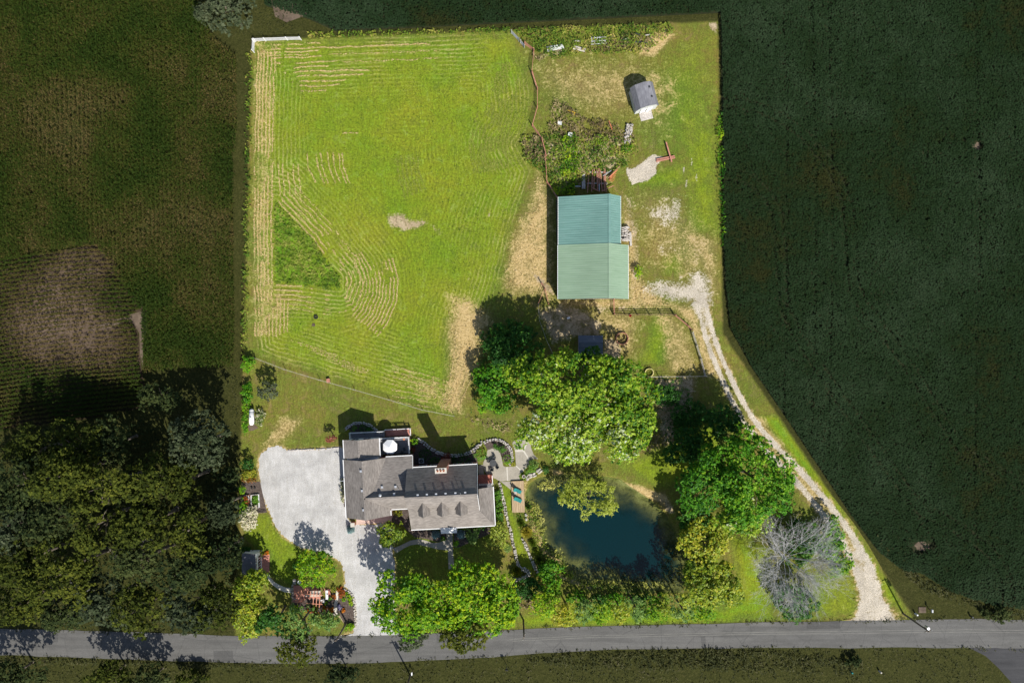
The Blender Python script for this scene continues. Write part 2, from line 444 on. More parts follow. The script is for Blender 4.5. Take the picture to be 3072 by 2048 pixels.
def sprigs(P, A, lt, k, leaf, aspect, tint=0.45, spread=0.2, up=0.75):
    n = len(P); idx = np.repeat(np.arange(n), k)
    D = unit(A[idx] * 0.55 + rng.normal(size=(n * k, 3)) * 0.75)
    N = unit(np.array([0, 0, 1.0]) * up + A[idx] * 0.35 + rng.normal(size=(n * k, 3)) * 0.42)
    Ln = leaf * rng.uniform(0.5, 1.3, n * k) * rng.uniform(0.75, 1.2, n)[idx]
    C = P[idx] + D * Ln[:, None] * 0.55
    V, F = leaves(C, D, N, Ln, Ln * aspect)
    t = tint + lt[idx] + rng.normal(size=n)[idx] * spread * 0.6 + rng.normal(size=n * k) * spread * 0.55
    return V, F, np.clip(t, 0, 1)

def trunk_and_limbs(parent, base, top, crown_c, rx, rz, r0, mat='bark', nl=6):
    m = MB(); bend = Vector((random.uniform(-.15, .15), random.uniform(-.15, .15), 0)) * (top.z - base.z) * 0.3
    mid = (base + top) / 2 + bend
    m.tube(base - Vector((0, 0, 0.15)), base + Vector((0, 0, 0.4)), r0 * 1.5, r0, 8); m.tube(base + Vector((0, 0, 0.38)), mid, r0, r0 * 0.75, 8); m.tube(mid, top, r0 * 0.75, r0 * 0.35, 8)
    m.build('trunk', M[mat], parent, smooth=True)
    m = MB()
    for i in range(nl):
        a = 2 * math.pi * (i + random.random() * 0.6) / nl
        s = mid.lerp(top, random.uniform(0.0, 0.8))
        e = Vector(crown_c) + Vector((math.cos(a) * rx * 0.6, math.sin(a) * rx * 0.6, random.uniform(-0.1, 0.45) * rz))
        m.tube(s, s.lerp(e, 0.5) + Vector((0, 0, 0.15 * rz)), r0 * 0.4, r0 * 0.25, 6); m.tube(s.lerp(e, 0.5) + Vector((0, 0, 0.15 * rz)), e, r0 * 0.25, r0 * 0.08, 5)
    m.build('limb', M[mat], parent, smooth=True)

def tree(name, label, px, py, rx, ry, h, leafm, leaf=0.5, aspect=0.6, k=8, dens=1.0, lobe=None, tint=0.45, spread=0.25, cat='tree', group=None, droop=False, low=-0.25, flat=0.62, trunk=True, up=0.8):
    """a broad tree whose crown is seen at (px, py) with radii rx, ry in photograph pixels"""
    rz0 = max(0.28 * h, min(0.48 * h, flat * (rx + ry) / 2 * 0.056))
    zc = max(h - rz0, rz0 * 0.7)
    kk = (CAMH - zc) / 2048
    c = at(px, py, zc); RX, RY = rx * kk * 1.1, ry * kk * 1.1
    if lobe is None: lobe = min(2.1, max(0.45, 0.3 * (RX + RY) / 2))
    root = thing(name, label, cat, (c.x, c.y, 0), group)
    P, A, lt = crown_points(c, RX, RY, rz0, lobe, dens, low, leaf=leaf)
    P[:, 2] = np.maximum(P[:, 2], 0.12)
    if droop:
        A = unit(A * np.array([1, 1, 0.2]) + np.array([0, 0, -0.35]))
    V, F, t = sprigs(P, A, lt, k, leaf, aspect, tint, spread, up)
    V[:, 2] = np.maximum(V[:, 2], 0.03)
    mk('crown', V, F, L[leafm], root, tint=t)
    if trunk:
        trunk_and_limbs(root, Vector((c.x, c.y, 0)), Vector((c.x, c.y, zc + rz0 * 0.3)), c, min(RX, RY), rz0, 0.05 + 0.02 * h)
    return root

def shrub(name, label, px, py, rx, ry, h, leafm, leaf=0.18, aspect=0.6, tint=0.45, spread=0.2, group=None, cat='shrub', k=6, dens=1.0, tidy=True):
    """a low shrub: leaves on one dome (tidy, clipped) or on several lobes"""
    kk = (CAMH - h * 0.6) / 2048; c = at(px, py, h * 0.45); RX, RY = rx * kk, ry * kk
    root = thing(name, label, cat, (c.x, c.y, 0), group)
    if tidy:
        n = int(2 * math.pi * RX * RY / (leaf * leaf) * 0.5 * dens) + 30
        d = unit(rng.normal(size=(n, 3)) + np.array([0, 0, 0.35]))
        rr = rng.uniform(0.86, 1.04, (n, 1))
        bump = 1 + 0.06 * np.sin(d[:, :1] * 7 + 1) * np.cos(d[:, 1:2] * 6)
        P = d * rr * bump * np.array([RX, RY, h * 0.55]) + np.array([c.x, c.y, h * 0.45]); A = d; lt = 0.12 * np.sin(d[:, 0] * 5 + d[:, 1] * 4)
    else:
        P, A, lt = crown_points((c.x, c.y, h * 0.45), RX, RY, h * 0.55, max(0.25, 0.38 * min(RX, RY)), dens * 1.2, -0.4, leaf=leaf)
    P[:, 2] = np.maximum(P[:, 2], 0.04)
    V, F, t = sprigs(P, A, lt, k if not tidy else 3, leaf, aspect, tint, spread)
    V[:, 2] = np.maximum(V[:, 2], 0.02)
    mk('crown', V, F, L[leafm], root, tint=t)
    m = MB()
    for i in range(4):
        a = i * 1.6; m.tube((c.x + 0.1 * math.cos(a), c.y + 0.1 * math.sin(a), 0), (c.x + RX * 0.5 * math.cos(a), c.y + RY * 0.5 * math.sin(a), h * 0.6), 0.03, 0.015, 5)
    m.build('stem', M['bark'], root)
    return root

def conifer(name, label, px, py, r, h, leafm, group=None, cat='shrub', tint=0.5):
    """a cone of needle sprays in whorls"""
    c = at(px, py, h * 0.4); R = r * 0.0575
    root = thing(name, label, cat, (c.x, c.y, 0), group)
    n = int(260 * R * max(1, h * 0.6)) + 150
    z = h * (1 - np.sqrt(rng.uniform(0, 1, n))) ; a = rng.uniform(0, 6.283, n)
    rad = R * (1 - z / h) * rng.uniform(0.6, 1.08, n) * (0.82 + 0.18 * np.sin(a * 9 + z * 3))
    P = np.stack([c.x + rad * np.cos(a), c.y + rad * np.sin(a), z + 0.08], 1)
    A = unit(np.stack([np.cos(a), np.sin(a), np.full(n, 0.15)], 1))
    V, F, t = sprigs(P, A, rng.uniform(-.1, .1, n), 4, max(0.14, 0.22 * R), 0.35, tint, 0.2)
    V[:, 2] = np.maximum(V[:, 2], 0.03)
    mk('crown', V, F, L[leafm], root, tint=t)
    m = MB(); m.tube((c.x, c.y, 0), (c.x, c.y, h * 0.95), 0.07, 0.015, 6); m.build('trunk', M['bark'], root)
    return root

def grass_tuft(name, label, px, py, r, h, leafm, group=None, n=220, tint=0.5, cat='ornamental grass'):
    c = at(px, py, h * 0.4); R = r * 0.058
    root_o = (c.x, c.y, 0)
    a = rng.uniform(0, 6.283, n); q = np.sqrt(rng.uniform(0.02, 1, n))
    tip = np.stack([c.x + R * q * np.cos(a), c.y + R * q * np.sin(a), h * (1.05 - 0.75 * q * q)], 1)
    base = np.stack([c.x + 0.2 * R * q * np.cos(a), c.y + 0.2 * R * q * np.sin(a), np.zeros(n)], 1)
    D = tip - base; Ln = np.linalg.norm(D, axis=1); C = (tip + base) / 2
    N = unit(np.array([0, 0, 1.0]) + rng.normal(size=(n, 3)) * 0.3)
    N = unit(N - (N * unit(D)).sum(1, keepdims=True) * unit(D))
    V, F = leaves(C, D, N, Ln, 0.07 + 0.04 * R * np.ones(n))
    o = mk(name, V, F, L[leafm], None, root_o, tint=np.clip(tint + rng.normal(size=n) * 0.22, 0, 1))
    return tag(o, label, cat, group)

def inside(x, y, poly):
    r = np.zeros(x.shape, bool); n = len(poly); j = n - 1
    for i in range(n):
        xi, yi = poly[i][0], poly[i][1]; xj, yj = poly[j][0], poly[j][1]
        if yi != yj:
            r ^= ((yi > y) != (yj > y)) & (x < (xj - xi) * (y - yi) / (yj - yi) + xi)
        j = i
    return r

def edge_dist(x, y, poly, closed=True):
    d = np.full(x.shape, 1e9); n = len(poly)
    for i in range(n if closed else n - 1):
        ax, ay = poly[i][0], poly[i][1]; bx, by = poly[(i + 1) % n][0], poly[(i + 1) % n][1]
        ux, uy = bx - ax, by - ay; q = ux * ux + uy * uy + 1e-12
        t = np.clip(((x - ax) * ux + (y - ay) * uy) / q, 0, 1)
        d = np.minimum(d, (x - ax - t * ux) ** 2 + (y - ay - t * uy) ** 2)
    return np.sqrt(d)

def soft(x, y, poly, w):
    """1 inside a polygon, 0 outside, over a margin of w metres on both sides"""
    d = edge_dist(x, y, poly); d = np.where(inside(x, y, poly), d, -d)
    return np.clip(0.5 + d / (2 * w), 0, 1)

def scatter(poly, dens):
    xs = [p[0] for p in poly]; ys = [p[1] for p in poly]
    n = int((max(xs) - min(xs)) * (max(ys) - min(ys)) * dens)
    x = rng.uniform(min(xs), max(xs), n); y = rng.uniform(min(ys), max(ys), n)
    k = inside(x, y, poly)
    return x[k], y[k]

def value_noise(x, y, s, seed=0):
    """smooth noise in 0..1 for growing things in patches"""
    r = np.random.RandomState(seed); g = r.uniform(0, 1, (64, 64))
    u, v = x / s, y / s; i, j = np.floor(u).astype(int), np.floor(v).astype(int); fu, fv = u - i, v - j
    fu = fu * fu * (3 - 2 * fu); fv = fv * fv * (3 - 2 * fv)
    a, b, c, d = g[i % 64, j % 64], g[(i + 1) % 64, j % 64], g[i % 64, (j + 1) % 64], g[(i + 1) % 64, (j + 1) % 64]
    return (a * (1 - fu) + b * fu) * (1 - fv) + (c * (1 - fu) + d * fu) * fv

def ground_cover(name, label, cat, polys, leafm, dens, size, hgt, tint=0.45, spread=0.25, patch=2.0, aspect=0.4, cut=0.0, seed=1, k=3, z0=0.02, up=0.6, exclude=()):
    """uncountable low growth over polygons: sprigs of blades, thicker in patches"""
    X = []; Y = []
    for pl in polys:
        x, y = scatter(pl, dens); X.append(x); Y.append(y)
    x = np.concatenate(X); y = np.concatenate(Y)
    f = 0.6 * value_noise(x, y, patch, seed) + 0.4 * value_noise(x, y, patch * 0.37, seed + 5)
    ok = f > cut
    for pl in exclude: ok &= ~inside(x, y, pl)
    x, y, f = x[ok], y[ok], f[ok]; n = len(x)
    P = np.stack([x, y, z0 + hgt * (0.25 + 0.9 * f) * rng.uniform(0.15, 1.0, n)], 1)
    A = unit(np.stack([rng.normal(size=n) * 0.6, rng.normal(size=n) * 0.6, np.ones(n)], 1))
    g = value_noise(x, y, patch * 1.3, seed + 9) - 0.5
    V, F, t = sprigs(P, A, g * 0.9, k, size, aspect, tint, spread, up)
    V[:, 2] = np.maximum(V[:, 2], z0 * 0.6)
    o = mk(name, V, F, L[leafm], None, (0, 0, 0), tint=t)
    return tag(o, label, cat, kind='stuff')

ICO = None
def rock_meshes(mat, key, n=4):
    g = (1 + 5 ** 0.5) / 2
    v0 = [(-1, g, 0), (1, g, 0), (-1, -g, 0), (1, -g, 0), (0, -1, g), (0, 1, g), (0, -1, -g), (0, 1, -g), (g, 0, -1), (g, 0, 1), (-g, 0, -1), (-g, 0, 1)]
    f0 = [(0, 11, 5), (0, 5, 1), (0, 1, 7), (0, 7, 10), (0, 10, 11), (1, 5, 9), (5, 11, 4), (11, 10, 2), (10, 7, 6), (7, 1, 8), (3, 9, 4), (3, 4, 2), (3, 2, 6), (3, 6, 8), (3, 8, 9), (4, 9, 5), (2, 4, 11), (6, 2, 10), (8, 6, 7), (9, 8, 1)]
    out = []
    for i in range(n):
        me = bpy.data.meshes.new(key)
        me.from_pydata([tuple((np.array(v) / 1.9 * 0.5) * rng.uniform(0.75, 1.2, 3)) for v in v0], [], f0)
        me.materials.append(mat); me.update(); out.append(me)
    return out
ROCKS = rock_meshes(M['stone'], 'stone'); PALE = rock_meshes(M['pale_stone'], 'pale_stone')

def stone_row(name, label, path, width, height, step=0.5, meshes=None, cat='stone wall', rows=2, closed=False):
    """a dry-laid wall: every stone is a part of its own"""
    meshes = meshes or ROCKS
    root = thing(name, label, cat, (path[0][0], path[0][1], 0))
    o0 = ROOT[root.name]
    n = len(path)
    for i in range(n if closed else n - 1):
        a = Vector((path[i][0], path[i][1], 0)); b = Vector((path[(i + 1) % n][0], path[(i + 1) % n][1], 0))
        d = b - a; m = max(1, int(round(d.length / step))); side = Vector((-d.y, d.x, 0)).normalized()
        for j in range(m):
            for r in range(rows):
                p = a + d * ((j + random.uniform(0.2, 0.8)) / m) + side * ((r + 0.5) / rows - 0.5) * width + side * random.uniform(-.06, .06)
                s = bpy.data.objects.new('stone', random.choice(meshes)); COL.objects.link(s); s.parent = root
                sc = (step * random.uniform(0.95, 1.5), width / rows * random.uniform(1.0, 1.5), height * random.uniform(0.75, 1.3))
                s.scale = sc; s.location = (p.x - o0.x, p.y - o0.y, height * 0.42); s.rotation_euler = (random.uniform(-.15, .15), random.uniform(-.15, .15), math.atan2(d.y, d.x) + random.uniform(-.4, .4))
    return root

def bare_tree(name, label, px, py, r, h, mat='dead_bark', lean=(0, 0), group=None, seed=3, twigs=4, cat='bare tree', nb=9, thick=.0085):
    """a leafless tree grown branch by branch"""
    rnd = random.Random(seed); b = at(px, py, 0); R = r * 0.055
    root = thing(name, label, cat, (b.x, b.y, 0), group)
    tr = MB(); br = MB()
    top = Vector((b.x + lean[0], b.y + lean[1], h * 0.4))
    tr.tube((b.x, b.y, -0.1), (b.x + lean[0] * .4, b.y + lean[1] * .4, h * 0.2), 0.04 * h * .7, 0.03 * h * .7, 8); tr.tube((b.x + lean[0] * .4, b.y + lean[1] * .4, h * 0.2), top, 0.03 * h * .7, 0.02 * h * .7, 8)
    tr.build('trunk', M[mat], root, smooth=True)
    def grow(p, d, ln, rad, lev):
        e = p + d * ln
        br.tube(p, e, rad, rad * 0.6, 4 if lev > 0 else 5)
        if lev >= twigs: return
        for q in range(4 if lev < 2 else 3):
            nd_ = (d + Vector((rnd.gauss(0, .42), rnd.gauss(0, .42), rnd.gauss(0.06, .3)))).normalized()
            grow(p.lerp(e, rnd.uniform(0.45, 1.0)), nd_, ln * rnd.uniform(0.55, 0.85), rad * 0.66, lev + 1)
    for i in range(nb):
        a = 2 * math.pi * i / nb + rnd.uniform(-.3, .3)
        d = Vector((math.cos(a), math.sin(a), rnd.uniform(0.35, 1.1))).normalized()
        grow(top - Vector((0, 0, rnd.uniform(0, h * 0.15))), d, R * rnd.uniform(0.35, 0.5), thick * h, 0)
    br.build('branch', M[mat], root)
    return root
# ------------------------------------------------------------------ where things lie on the ground
PROPERTY = wp('P', (757, 122), (2154, 64), (2168, 1000), (2745, 1856), (2400, 1862), (1720, 1880), (1100, 1906), (706, 1904))
DRIVE = wp('A', (320, 262), (430, 262), (470, 298), (700, 288), (945, 270), (975, 272), (985, 560), (1000, 800), (1005, 890), (1070, 950), (1390, 942), (1402, 1150), (1420, 1300), (1420, 1560)) \
    + wp('B', (1480, 800), (1500, 960), (1560, 1045), (1000, 1052), (1105, 1020), (1140, 950), (1142, 850), (1130, 750), (1100, 672), (1035, 612), (1050, 560)) \
    + wp('A', (990, 1400), (960, 1300), (910, 1250), (840, 1212), (720, 1180), (600, 1150), (520, 1100), (430, 1040), (370, 960), (330, 850), (275, 750), (240, 620), (225, 450), (235, 330))
POND = wp('C', (560, 600), (640, 545), (850, 520), (1100, 520), (1350, 560), (1430, 620), (1600, 730), (1650, 770), (1760, 880), (1830, 1000), (1885, 1150), (1935, 1250), (1950, 1420), (1880, 1545), (1600, 1545), (1400, 1530), (1100, 1495), (930, 1415), (850, 1265), (720, 1175), (690, 1090), (650, 950), (565, 800), (530, 700))
ROAD_N = wp('P', (-260, 1878), (0, 1884), (180, 1889), (480, 1897), (702, 1906), (980, 1908), (1183, 1904), (1485, 1890), (1690, 1881), (2199, 1868), (2899, 1855), (3072, 1858), (3330, 1862))
ROAD_S = wp('P', (-260, 1955), (0, 1963), (180, 1970), (580, 1983), (780, 1988), (1071, 1989), (1479, 1970), (1604, 1959), (1842, 1947), (2199, 1943), (2899, 1941), (3072, 1943), (3330, 1946))
LANE = wp('P', (2098, 880), (2108, 925), (2122, 985), (2142, 1050), (2168, 1110), (2200, 1180), (2246, 1262), (2304, 1335), (2358, 1388), (2416, 1452), (2474, 1522), (2525, 1590), (2566, 1658), (2596, 1720), (2610, 1770), (2614, 1805), (2620, 1835), (2622, 1864))
LANE_W = [2.2, 2.3, 2.3, 2.3, 2.4, 2.5, 2.6, 2.8, 2.9, 3.0, 3.1, 3.3, 3.6, 4.0, 4.1, 4.4, 6.0, 8.6]
CORN_A = wp('P', (-120, -80), (588, -80), (612, 60), (660, 130), (716, 175), (712, 600), (706, 1095), (560, 1100), (448, 1112), (440, 935), (300, 730), (120, 760), (-120, 800))
CORN_B = wp('P', (-120, 805), (120, 762), (300, 732), (425, 880), (428, 930), (395, 950), (415, 1000), (425, 1110), (440, 1180), (420, 1225), (250, 1258), (60, 1285), (-120, 1295))
SOY = wp('P', (2163, 130), (2160, 40), (1500, 72), (1010, 96), (930, 60), (800, 20), (760, -90), (3200, -90), (3200, 1840), (2960, 1806), (2850, 1772), (2760, 1716), (2702, 1705), (2636, 1655), (2560, 1556), (2454, 1398), (2362, 1260), (2280, 1140), (2256, 1105), (2190, 985), (2176, 860), (2168, 700))
MEADOW = wp('J', (140, 140), (1000, 115), (2045, 85), (2180, 400), (2190, 640), (2180, 800), (2090, 920), (2200, 1110), (2040, 1568)) + wp('L', (1960, 480), (1900, 700), (1815, 950), (1790, 1100), (1690, 1350), (1630, 1545), (1100, 1400), (160, 1125), (125, 600))
TRIANGLE = wp('L', (305, 10), (420, 150), (560, 270), (640, 390), (770, 560), (775, 640), (560, 620), (300, 605))

DRY = [
    (wp('J', (150, 150), (330, 170), (300, 230), (250, 300), (290, 420), (300, 700), (305, 1000), (310, 1568), (140, 1568), (150, 700)), 2.0, 0.45),
    (wp('L', (140, 0), (300, 0), (300, 600), (420, 620), (420, 700), (330, 980), (160, 1010), (130, 600)), 2.0, 0.45),
    (wp('L', (1560, 690), (1700, 700), (1800, 780), (1890, 880), (1815, 950), (1800, 1100), (1700, 1350), (1640, 1540), (1500, 1500), (1570, 1200), (1560, 900)), 2.2, 0.8),
    (wp('L', (1200, 1250), (1500, 1300), (1640, 1540), (1400, 1480)), 2.0, 0.55),
    (wp('H', (330, 380), (450, 600), (455, 1500), (350, 1450), (100, 1440), (30, 1350), (70, 1000), (150, 850), (250, 650), (300, 480)), 2.2, 0.72),
    (wp('H', (1040, 560), (1150, 850), (1190, 1100), (1210, 1300), (1500, 1560), (500, 1560), (500, 1470), (1100, 1460)), 1.2, 0.72),
    (wp('H', (1560, 800), (1860, 950), (1880, 1400), (1800, 1560), (1700, 1200), (1520, 1000)), 2.0, 0.6),
    (wp('Z', (-400, 0), (200, 120), (1300, 150), (1560, 420), (1650, 600), (1850, 1250), (1250, 1280), (1150, 900), (1000, 300), (800, 260), (700, 980), (500, 1000), (150, 600)), 1.6, 0.52),
    (wp('Z', (1250, 30), (1700, 120), (1850, 560), (2010, 1000), (2128, 1300), (1900, 1290), (1720, 700), (1600, 400)), 1.0, 0.72),
    (wp('H', (1130, 560), (1500, 540), (1700, 800), (1860, 900), (1800, 1500), (1400, 1300), (1180, 1200)), 4, 0.46),
    (wp('I', (350, 480), (900, 460), (1600, 480), (1900, 700), (1700, 1200), (1300, 1050), (900, 1050), (520, 900), (380, 700)), 4, 0.5),
    (wp('I', (1500, 220), (1700, 160), (1760, 220), (1640, 340), (1560, 430), (1400, 420)), 0.8, 0.9),
    (wp('A', (420, 0), (620, 0), (560, 120), (380, 260), (230, 280)), 1.2, 0.62),
    (wp('E', (330, 0), (560, 0), (1100, 700), (1200, 900), (980, 760), (400, 130)), 0.8, 0.6),
    (wp('C', (1330, 560), (1450, 590), (1750, 680), (1800, 760), (1640, 740), (1440, 640)), 0.5, 0.95),
    (wp('C', (500, 560), (540, 560), (520, 680), (560, 820), (700, 1150), (850, 1290), (820, 1330), (640, 1180), (540, 900), (505, 700)), 0.5, 0.75),
    (wp('C', (750, 450), (850, 480), (860, 540), (760, 530)), 0.4, 0.9),
]
BARE = [
    (wp('H', (1040, 560), (1150, 600), (1220, 900), (1230, 1300), (1120, 1500), (1100, 1470), (1098, 990), (1033, 980)), 1.4, 0.52), (wp('H', (500, 1490), (1200, 1480), (1500, 1560), (900, 1640), (520, 1600)), 1.5, 0.45), (wp('H', (1500, 850), (1820, 900), (1860, 1300), (1600, 1180)), 2.5, 0.42),
    (wp('L', (1120, 120), (1230, 95), (1260, 150), (1400, 150), (1380, 190), (1250, 215), (1150, 190)), 1.3, 1.0),
    (wp('L', (1440, 180), (1510, 220), (1490, 255), (1450, 220)), 1.0, 0.85),
    (wp('L', (1840, 85), (1865, 85), (1860, 120), (1840, 120)), 0.3, 0.7), (wp('L', (1685, 560), (1715, 560), (1715, 585), (1690, 585)), 0.3, 0.7),
    (wp('G', (520, 0), (600, 60), (720, 150), (800, 270), (740, 240), (640, 150)), 0.4, 0.9),
    (wp('Z', (160, 640), (400, 640), (470, 900), (420, 1020), (200, 1040)), 0.7, 0.85),
    (wp('G', (600, 350), (900, 320), (1200, 480), (1200, 620), (900, 640), (750, 700), (660, 500)), 1.0, 0.65),
    (wp('G', (1650, 960), (2050, 960), (1990, 1300), (1750, 1450), (1650, 1300)), 1.2, 0.7),
    (wp('H', (200, 80), (500, 60), (1150, 60), (1150, 260), (1000, 380), (900, 560), (500, 560), (420, 400), (180, 260)), 1.2, 0.5),
    (wp('I', (340, 330), (1500, 200), (1500, 400), (900, 400), (350, 480)), 1.2, 0.45),
    (wp('I', (2090, 90), (2190, 90), (2190, 200), (2120, 170)), 0.6, 0.8),
    (wp('C', (1640, 680), (1800, 740), (1850, 850), (1780, 860), (1680, 760)), 0.5, 0.7),
    (wp('C', (1700, 0), (1850, 0), (1850, 240), (1750, 280), (1690, 160)), 0.8, 0.6),
    (wp('T', (300, 560), (1250, 640), (1900, 560), (1960, 900), (1950, 1320), (1700, 1330), (1500, 1080), (1000, 1080), (560, 900), (300, 800)), 0.3, 1.0),
    (wp('W', (110, 1060), (350, 1060), (440, 1470), (270, 1480), (230, 1440), (100, 1420)), 0.3, 1.0),
    (wp('D', (1050, 560), (1900, 560), (1950, 680), (1050, 660), (820, 560), (780, 480)), 0.6, 0.5),
]
LUSH = [
    (wp('J', (160, 150), (2050, 100), (2180, 500), (2180, 800), (2100, 900), (2200, 1100), (2050, 1500), (2000, 1568), (150, 1568)), 2.0, 0.62),
    (wp('L', (150, 0), (2050, 0), (1960, 500), (1900, 720), (1560, 900), (1560, 1200), (1600, 1568), (1100, 1420), (160, 1100)), 2.0, 0.6),
    (wp('L', (305, 20), (420, 150), (560, 260), (640, 390), (770, 560), (770, 630), (300, 600)), 0.25, 1.0),
    (wp('I', (1500, 560), (2150, 100), (2180, 1500), (1750, 1500), (1600, 1100)), 6.0, 0.5),
    (wp('H', (1600, 0), (1830, 0), (1870, 900), (1680, 880), (1600, 500)), 3.5, 0.7), (wp('H', (1120, 500), (1330, 380), (1560, 330), (1580, 480), (1300, 520)), 1.6, 0.6),
    (wp('H', (1380, 1110), (1540, 1080), (1560, 1240), (1420, 1280)), 1.8, 0.6),
    (wp('Z', (1030, 290), (1160, 290), (1300, 560), (1200, 820), (1150, 1050), (760, 1060), (900, 850)), 1.8, 0.7),
    (wp('A', (100, 1060), (200, 850), (310, 850), (420, 1040), (600, 1160), (640, 1250), (520, 1480), (330, 1400), (330, 1200), (220, 1180)), 0.6, 0.55),
    (wp('C', (300, 570), (400, 640), (400, 840), (430, 900), (480, 1080), (600, 1340), (560, 1400), (460, 1320), (400, 1000), (330, 720)), 0.3, 0.6),
    (wp('E', (540, 0), (690, 0), (1300, 900), (1800, 1700), (1650, 1600), (1260, 900), (800, 330)), 0.7, 0.85),
    (wp('F', (280, 150), (600, 300), (620, 880), (60, 900), (380, 680)), 1.5, 0.8), (wp('F', (1000, 480), (1380, 480), (1400, 880), (1000, 890)), 1.5, 0.5),
    (wp('C', (1350, 430), (1750, 260), (1900, 100), (2300, 0), (2200, 450), (1700, 640)), 1.5, 0.6),
    (wp('D', (470, 900), (900, 780), (2350, 820), (2350, 920), (540, 960)), 0.8, 0.75),
    (wp('A', (1400, 830), (1560, 830), (2300, 980), (2352, 1567), (1400, 1567)), 1.0, 0.3),
]
GRAV = [
    (wp('G', (1550, 170), (1700, 120), (1950, 130), (2000, 30), (2100, 40), (2150, 120), (2165, 330), (2100, 460), (2020, 400), (1950, 320), (1750, 260), (1560, 240)), 1.6, 0.78),
    (wp('H', (1230, 680), (1400, 660), (1560, 560), (1580, 720), (1540, 830), (1420, 880), (1290, 820)), 2.4, 0.64),
    (wp('H', (1330, 1010), (1500, 1000), (1540, 1080), (1380, 1090)), 1.8, 0.6),
    (wp('H', (1080, 350), (1140, 360), (1300, 240), (1400, 260), (1340, 330), (1340, 400), (1260, 460), (1130, 495), (1080, 400)), 0.25, 1.0),
    (wp('H', (1565, 340), (1580, 340), (1600, 520), (1585, 520)), 0.15, 0.8), (wp('H', (1618, 255), (1635, 255), (1645, 350), (1630, 350)), 0.15, 0.7), (wp('H', (1680, 390), (1695, 390), (1692, 480), (1680, 480)), 0.15, 0.7),
    (wp('C', (1935, 335), (2060, 335), (2070, 370), (1960, 365)), 0.3, 0.7),
]

def zones(x, y):
    Z = np.zeros((len(x), 4)); Z2 = np.zeros((len(x), 4))
    for ch, lst in ((0, DRY), (1, BARE), (2, LUSH), (3, GRAV)):
        for poly, w, a in lst:
            xs = [p[0] for p in poly]; ys = [p[1] for p in poly]
            k = (x > min(xs) - w) & (x < max(xs) + w) & (y > min(ys) - w) & (y < max(ys) + w)
            if k.any(): Z[k, ch] = np.maximum(Z[k, ch], soft(x[k], y[k], poly, w) * a)
    Z[:, 2] = np.maximum(Z[:, 2], 0.18)
    # a fringe of dry grass round the gravel court
    d = edge_dist(x, y, DRIVE); Z[:, 0] = np.maximum(Z[:, 0], np.clip(1.0 - d / 0.8, 0, 1) * 0.75)
    Z2[:, 0] = 1 - soft(x, y, PROPERTY, 1.6)  # mask for darkening the ground colour outside the lot
    d = edge_dist(x, y, POND); d = np.where(inside(x, y, POND), d, -d)
    Z2[:, 1] = np.clip((d + 0.5) / 1.0, 0, 1); Z2[:, 2] = np.clip(d / 6.0, 0, 1)
    Z2[:, 3] = 1.0
    return Z, Z2, d

def swaths(x, y):
    dm = edge_dist(x, y, MEADOW); dt = edge_dist(x, y, TRIANGLE); ins = inside(x, y, MEADOW) & ~inside(x, y, TRIANGLE)
    S = np.zeros((len(x), 4)); S[:, 0] = np.minimum(dm, dt * 1.0); S[:, 1] = np.where(ins, np.clip(np.minimum(dm, dt) / 0.6, 0, 1), 0); S[:, 3] = 1
    return S

# ------------------------------------------------------------------ ground material
def gravel_color(nt):
    f = noise(nt, pos(nt), 7.0, 3, 0.8); g = noise(nt, pos(nt), 0.35, 4, 0.6)
    c = ramp(nt, f, [(0.3, (0.25, 0.24, 0.225)), (0.44, (0.43, 0.423, 0.41)), (0.66, (0.6, 0.593, 0.585))])
    c = mixc(nt, 0.8, c, ramp(nt, g, [(0.33, 0.74), (0.64, 1.1)]), 'MULTIPLY')
    c = mixc(nt, 0.6, c, ramp(nt, noise(nt, pos(nt, (2.2, 0.35, 1), math.radians(20)), 1.0, 4, 0.65), [(0.3, (0.8, 0.78, 0.74)), (0.7, (1.1, 1.1, 1.1))]), 'MULTIPLY')
    s = noise(nt, pos(nt), 2.2, 5, 0.75)                       # tufts and fallen leaves on the stones
    return mixc(nt, ramp(nt, s, [(0.57, 0.0), (0.72, 0.6)]), c, (0.34, 0.3, 0.2))

